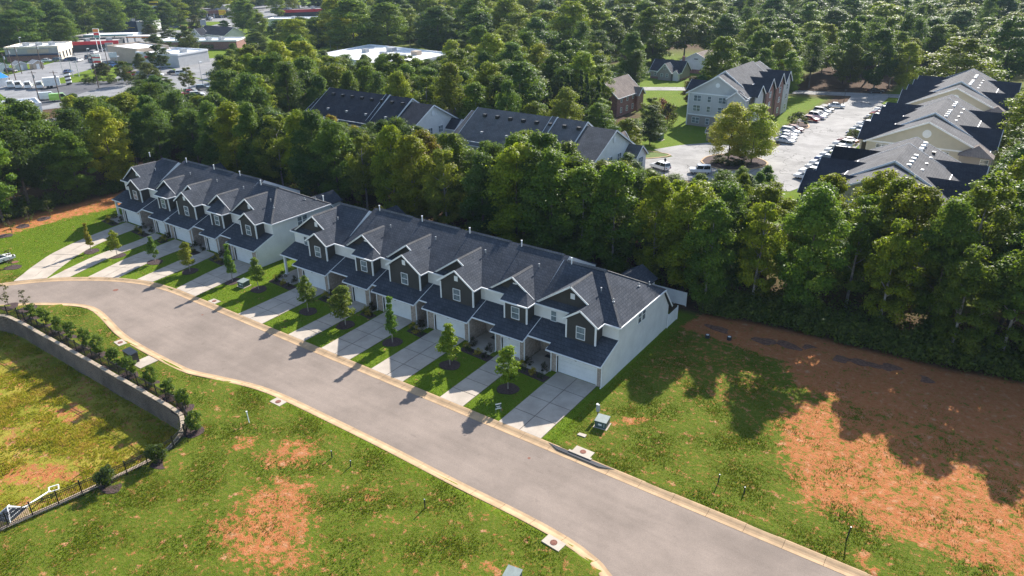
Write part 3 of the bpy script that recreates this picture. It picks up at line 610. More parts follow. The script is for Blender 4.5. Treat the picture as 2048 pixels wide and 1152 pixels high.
def proto(key,seed,H,Rr,z0,ncl,nl,prof,size,trunk_r,bark='bark',limbs=5,mat='leaf',**k):
    rs=np.random.default_rng(seed); C,Nn,T=crown_pts(rs,H,Rr,z0,ncl,nl,prof,**k)
    cm=leaves_mesh('crown',C,Nn,size,T,rs=rs,mat=mat); tm=pym('trunk',trunk_vf(rs,H,trunk_r,H*.93,limbs,.5*Rr/H*2),bark,True)
    PROTO.setdefault(key,[]).append((cm,tm,H,Rr))
for s in range(4): proto('broad',100+s,16,4.4,2.6-.5*(s%2),96,290,dome,.31,.2,csz=(.22,.4))
for s in range(4): proto('tall',120+s,16,3.6,2.0,92,280,oval,.3,.18,'bark_pale' if s==0 else 'bark')
for s in range(2): proto('open',140+s,16,4.2,3.2,62,260,dome,.33,.19,'bark_pale',8,csz=(.2,.32))
for s in range(2):   # pines: bare trunk, layered flat whorls
    rs=np.random.default_rng(160+s); C=[];Nn=[];T=[]
    for k in range(17):
        z=5.5+10.5*k/17; rad=(4.0*(1-((k-4)/14)**2)**.5 if k>4 else 2.4+.35*k)
        for j in range(6):
            a=rs.uniform(0,6.28); l=rad*rs.uniform(.55,1.); n=110; u=rs.uniform(.2,1,n)
            p=np.stack([np.cos(a)*l*u,np.sin(a)*l*u,z+l*.12*u+0*u],1)+rs.normal(size=(n,3))*np.array([.42,.42,.2]); C.append(p); Nn.append(rs.normal(size=(n,3))*.6+np.array([np.cos(a)*.3,np.sin(a)*.3,.9])); T.append(np.clip(rs.normal(.5,.12)+rs.normal(0,.18,n),0,1))
    cm=leaves_mesh('crown',np.concatenate(C),np.concatenate(Nn),.42,np.concatenate(T),.3,rs); tm=pym('trunk',trunk_vf(rs,17,.24,16.3,6,.15,.3),'bark',True); PROTO.setdefault('pine',[]).append((cm,tm,16.5,4.0))
for s in range(2): proto('cypress',180+s,12,2.5,.3,90,170,cone,.28,.16,limbs=2,csz=(.16,.26),up=.6)
for s in range(5): proto('young',200+s,5,1.15,1.3,46,110,(lambda t:max(.2,1-abs(t-.33)*1.25)) if s!=2 else (lambda t:max(.16,.62-t*.45)),.19,.055,'bark_pale',7,csz=(.26,.44))
for s in range(3): proto('evergreen',220+s,2.3,.85,.3,30,120,col_,.14,.05,limbs=3,csz=(.3,.48))
for s in range(2): proto('shrub',240+s,.9,.62,.05,11,75,dome,.085,.02,limbs=3,csz=(.35,.55))
for s in range(2): proto('bush',250+s,2.6,1.9,.3,20,90,dome,.24,.05,limbs=4,csz=(.3,.45))
for s in range(2): proto('sparse',260+s,2.6,.9,.5,14,34,oval,.14,.035,limbs=6,csz=(.2,.34))
def tree(name,key,v,x,y,h,r,color,label,cat,group=None,rot=None,z=0):
    P=PROTO[key][v%len(PROTO[key])]; e=empty(name,(x,y,z),random.uniform(0,6.28) if rot is None else rot,label,cat,group)
    s=h/P[2]; sr=r/P[3]; c=link('crown',P[0],e,(0,0,0),0,(sr,sr,s)); c.color=(*color,1); link('trunk',P[1],e,(0,0,0),0,(max(s,.6*sr),max(s,.6*sr),s)); return e
TREES=[(-17.3,86.4,16.5,4.3,0),(-0.8,84.9,13.9,3.8,3),(-42.4,84,16.3,4.5,0),(-8.5,87.2,14.6,3.5,2),(-28,81.8,14.4,3.4,0),(-23,85.4,14.7,3.3,2),(-51.3,82.1,17.2,4.8,0),(-57.4,82.3,16.9,4.7,2),(-3.6,90.6,16.4,3.7,0),(3.9,87,15.3,4.5,0),(-1.2,95.6,18.1,5,3),(-13.2,92.6,15.3,4,0),(-70.7,82,15.4,3.7,3),(-46.8,82.9,15.6,4.2,0),(-78.6,83.6,15.5,4.4,2),(-37,85.5,15.1,3.5,2),(-32.1,84.6,14.7,4.1,2),(-97,83.6,15.6,4.5,0),(-19,241.4,19.8,7.8,3),(-63.7,82.3,14.9,3.7,1),(-7.8,93.7,16.6,4.8,2),(-144.3,52.1,16.5,3.7,4),(-112,83.4,15.6,4.6,3),(-109.7,130.6,18.7,4.6,3),(-148.2,57,17.6,4.7,1),(-141.7,77.2,15.2,4,4),(-101.6,83.2,16.6,5,1),(-143.4,68,15.4,3.6,2),(-90.8,84.4,14.5,3.2,3),(-102.3,130.5,15.2,4.4,0),(-143.3,111.6,19,5.1,4),(-246.7,230.8,23.3,9.6,0),(-123.2,299.7,23.2,9.5,3),(-123.9,82.2,16.1,4.7,2),(-117.5,82,16.6,3.8,0),(-9.4,286.2,21.5,6.6,1),(-93.2,130.3,16.1,3.6,1),(-83.4,83.8,16.4,3.6,2),(-124.6,271.8,21.7,7.4,0),(-142.7,60.4,12.5,3.2,0),(-124.3,128.7,15.9,4,2),(-78.6,221,18,4.8,0),(-138.3,117,15.3,4.6,1),(-211,245.4,20.6,8,1),(-150.9,65.4,15.2,4.6,4),(-236.8,241.6,21.5,7.5,0),(-138.4,126.4,15.3,3.4,0),(-100.1,145.2,18,5.2,1),(-117,131,15.9,4.1,3),(-87.4,145.1,13.1,3.8,3),(-24.2,90.6,15.6,4.4,3),(-66.7,129.4,10,3.4,1),(-27.9,87.1,14.8,4,1),(-42.4,262.1,18.6,4.4,1),(-130.9,82.5,15.5,3.7,1),(-60.6,254.4,17,4.7,4),(-131.7,129.4,15.5,3.7,4),(-158.7,80.7,14.9,4.6,2),(-95.3,175.3,14.9,3.7,3),(-137.9,82.8,13.5,3.5,4),(-23,375.1,23.9,9.9,4),(4.2,99.7,20.1,5,0),(-66.6,222.8,14.9,3.7,1),(-386.8,156.3,19,7.6,1),(-150.1,105.9,16.2,4.1,1),(-154.5,259.6,23.5,7.3,2),(-103,179.9,16.3,4.2,2),(-100.8,208,14.4,3.6,4),(-134.4,232.6,19.3,7.6,4),(-55.2,86,18.3,5,1),(-107.4,303,17.8,6.9,1),(-80.7,149,10,3.2,0),(-37.2,298.9,19.3,5.2,4),(-91.9,138.7,10.7,2.9,2),(-156,237.1,18.8,7.3,1),(-151,87.5,15.4,3.9,4),(-146.1,127.8,18.7,4.7,3),(-54,271.6,19.4,4.8,0),(-157.6,106,16.9,4.5,1),(-444.5,215.2,21.8,8.3,0),(-20.4,355.3,16,6.4,0),(-61.5,231.7,13.9,3.2,0),(-109.5,176.6,15.8,4.5,0),(-156.3,277.8,23.7,8.8,2),(-246.1,265.6,18.6,6.9,3),(-34.5,265.7,14.7,3.3,2),(-207.1,264.8,23.5,8,0),(-426.4,220.5,22.3,7.2,0),(-10.5,97.8,16.1,3.9,2),(-127.4,155,18.4,5.2,3),(-141.5,268.8,16.9,5.8,0),(-50.3,263.1,13.2,3.6,3),(-190.7,267.4,23.1,8.1,2),(-262,212.2,16.3,6.8,2),(-106.1,83.9,16.2,3.7,2),(-191.3,248.6,19.2,7.4,1),(-39.7,272.9,17.8,4.9,3),(-103.9,171.1,13.4,3.4,4),(-89.8,357.4,19.6,6.5,0),(-138,184.9,18.8,5.2,2),(-13,102,15.5,4.4,2),(1.1,176,17.4,4.9,2),(-263.4,237.1,23,7.5,2),(-105,214.1,18.4,4.2,1),(-151.3,300,19.6,6.6,3),(-15.8,255.7,15.8,6.5,0),(-19.4,102.8,14,3.6,2),(-73.7,226.9,12,3.2,0),(-68.4,139.2,9.5,3,2),(-47.7,276.5,19.2,5.3,4),(-33.5,386.6,16.8,6.9,1),(-81.6,398.4,20.2,8,0),(-119.7,182.7,17.2,4.5,2),(-405,182.4,21.2,6.8,1),(-78.3,257.3,17.2,4.3,0),(-398.4,166.1,21.8,7.5,1),(-73.5,86.8,15.8,3.9,0),(-69.3,248.6,15.1,4.3,2),(-386.8,175.7,15.2,5.5,0),(-166.1,76.5,14,4.4,0),(-160.7,88.2,15.8,4.9,4),(-32.6,308.4,16.5,4.4,0),(-455.1,250.7,17.8,7.3,0),(-111.9,187.7,18.2,5.5,1),(-175.6,118.6,17.7,4.5,3),(-77.9,129.1,8.8,2.8,2),(-129.8,184.1,16.7,5,1),(-76.5,348.7,17.7,6.8,0),(-107.2,142.5,17.5,4.6,2),(-186.9,152.5,17.1,5.1,2),(-65.3,289.3,16.8,4.1,2),(2.2,116.5,16.7,4.3,2),(-276.3,236.3,14.9,5.7,0),(-57.2,347.7,20.4,8.4,2),(-145.4,150.1,16.5,3.8,0),(-70.1,257,17.5,5.1,0),(-358.4,261.2,16.7,6.5,4),(-173.6,251,19.7,7.8,3),(-80.7,177.3,7.3,2.5,3),(-107.3,326.7,19.1,7.3,4),(-38.4,423,20.3,7.8,3),(-34.2,103.6,11.8,3.5,4),(-19.3,95.2,14.7,4.1,1),(-153.2,53.2,19.7,4.4,1),(-147.5,79.5,15.4,3.7,1),(-163.7,212.5,17.8,5.2,0),(-168,127.8,17.4,4.4,0),(-111,376.1,20.4,6.6,1),(-124.5,381.3,23,8,4),(-1,105,16.3,4.5,0),(-192.7,137.9,17.6,5.2,3),(-59.9,85.9,17.3,4.3,0),(-114.7,207.1,16.4,4.1,3),(-179.9,138.4,18.6,4.6,2),(-100.8,137.7,16.1,4,4),(-228.7,338.4,22.3,6.8,2),(-164,134.5,16.1,4.3,0),(-448.6,266.1,15.1,5.5,0),(-472.9,302.2,23.2,8.6,0),(-336.5,250.6,13.1,4.9,3),(-458.6,281,15.2,6.4,2),(-118.7,316.3,17.3,6.6,3),(-92.1,94.3,14.8,4.2,4),(1.7,136.4,13.9,4.1,1),(-144.3,138.4,14.7,3.4,0),(-528.5,212.3,21.1,8.5,0),(-434.8,247.9,14.5,4.7,0),(-89.1,279.4,18.1,4.8,3),(-175.1,128.8,16.2,4.3,0),(-81.5,213.3,7.8,2.2,1),(-135.3,177.9,14.5,3.5,1),(-74.9,267.4,18.9,5.6,0),(-139.7,206.9,17.5,4.8,0),(-42.4,311.7,19.7,5.7,0),(-47.4,367.6,19.2,7.1,4),(-120.9,449.8,21.3,6.9,2),(-138.5,253,14.6,5.2,1),(-32.9,88.9,14.2,3.9,2),(-34.6,126.4,7.5,2.2,1),(-147,94.1,13.7,4.1,1),(-151.8,211.1,18,4.1,3),(-64.9,436.7,18.1,7.3,0),(-169.2,266.7,18.8,6.6,2),(-286.4,210.6,10.1,4.1,0),(-64.4,86.3,15.5,4.1,4),(-80.7,88.5,15,4.3,5),(-267.5,305.5,19.5,6.4,2),(-153.2,73.5,14.2,3.7,0),(-186.6,133.2,15.4,3.6,2),(-210.1,328.5,18.6,6.8,1),(-31.2,93.5,13.5,3.7,1),(-48.8,411,18.5,7.7,1),(-447.8,349.6,16.2,5.7,2),(-34,111.6,9.7,2.3,3),(-147.5,161.4,13.8,4,0),(-141.2,381.7,17.2,6.8,3),(-101.3,448.9,17.9,7.2,0),(-154.6,111.6,15,4,2),(-149.1,314.5,20.9,6.5,0),(-97.5,394.2,19.4,7.9,1),(-166.8,303.4,23.2,8.6,4),(-41,89.2,14.3,3.8,4),(-141.2,46.4,17.7,4.1,0),(-136.7,145.8,14.7,3.3,0),(-65.1,388.6,21.8,8.9,4),(-21.8,427.7,23.1,7.8,1),(-184.4,370.7,22,7.7,2),(-142,83.9,12.2,3,0),(-48.9,319.6,17.6,5.1,2),(-461,205.9,20.8,8.6,0),(-164.8,358.2,22.4,7.2,2),(-64.8,95.5,16,4.1,3),(4.1,105.3,20,5.1,4),(-194.8,157.9,18.1,5,0),(-227.9,271.5,19.2,7.2,3),(-69.4,87.2,13.7,4,4),(-4.4,100,14.7,3.4,3),(-421.4,179.6,15.1,6,0),(-152.6,153.3,15.2,3.7,0),(-393.1,280.3,17.8,6.8,2),(-258.9,318.9,21.6,7,2),(-150,396.6,19.6,8,0),(-379.5,273.9,17.9,6.1,0),(-281.4,320.3,23.6,8.8,2),(-197.5,87.2,9.7,2.5,2),(-151.3,144.2,14.9,3.6,0),(-82,247.6,12.8,3.3,1),(-476.3,237.7,19.8,7.2,3),(-51.9,105.6,10.8,3.1,3),(-42.4,115.4,7.5,2.2,0),(-163.4,197.2,14.6,3.5,2),(-268.6,274.2,21.9,6.7,1),(-79.8,327,14.3,6,2),(-171.5,156,14.1,4.1,4),(-83.8,265,14.2,3.7,1),(-469.3,252.2,15,5.4,0),(-503.7,345.5,21.4,7,2),(-217.6,285,23.1,9,2),(-57.9,304.1,18.7,4.4,1),(-107.5,357.9,16.5,5.3,4),(-453.4,190.8,21.9,8.2,3),(-473.1,274.2,18.2,6,0),(-321.7,250.1,10.6,5.1,1),(-120.3,343.8,17.9,7.2,4),(-297.7,290.1,22,7.3,3),(-463,374.5,16.1,5.5,2),(-38.1,123.4,7.5,2.2,0),(-11.8,337.6,19,7.4,3),(-162.3,100.8,11,3.5,2),(-133.7,191.9,17.3,3.9,3),(-66.2,277,16.7,4.5,3),(-53.2,310.9,18.2,5.2,4),(-50.8,87.4,15.1,4.1,0),(3.2,92.6,13.4,3.4,4),(-85.6,288.8,18.8,5.1,1),(-31.1,326.7,15.2,4.5,2),(-63.6,366.6,20,6.9,2),(-378.1,257.8,7.9,3.3,0),(-37.1,92.3,12.9,2.9,2),(-195.9,109.3,11.8,3.2,1),(-125,141,15.7,3.7,1),(-146.5,120,15.4,3.7,1),(-107.6,158.9,15.6,4.6,3),(-35.3,317,18,5,1),(-37.1,286.7,13.9,3.6,2),(-466.9,399.4,18,6.2,4),(-167.3,63.4,14.6,4,4),(-207.3,111.1,9.7,2.9,4),(-155.5,196.2,13.6,3.1,2),(-168.7,237.1,16.1,5.1,3),(-34.4,121.2,7.5,2.2,1),(-285.8,299.6,19.5,7.8,1),(-120.7,148.8,14,4,1),(-290.5,230.5,13.8,5.3,2),(-105.2,96.2,12.1,2.7,5),(-492.5,224.3,20.6,8.5,4),(-79.9,104.5,10.3,2.4,0),(-160.8,63.6,11.4,3.3,4),(-118.6,162.9,14.5,3.9,0),(-84.6,272.8,17.1,3.8,3),(-72.2,149.8,7.3,2.3,4),(-48.4,454.9,17,5.1,2),(-64.7,459.7,21.8,6.6,1),(-403.3,151.5,21,8.4,2),(-83.8,155.9,9.7,2.5,0),(-188.3,290.3,17.1,7.1,2),(-48.4,386,19.2,6.1,0),(-250.6,248.5,15.3,5.2,1),(-422.6,162.9,15.3,5.5,4),(-121.1,104.7,10.4,2.9,5)]
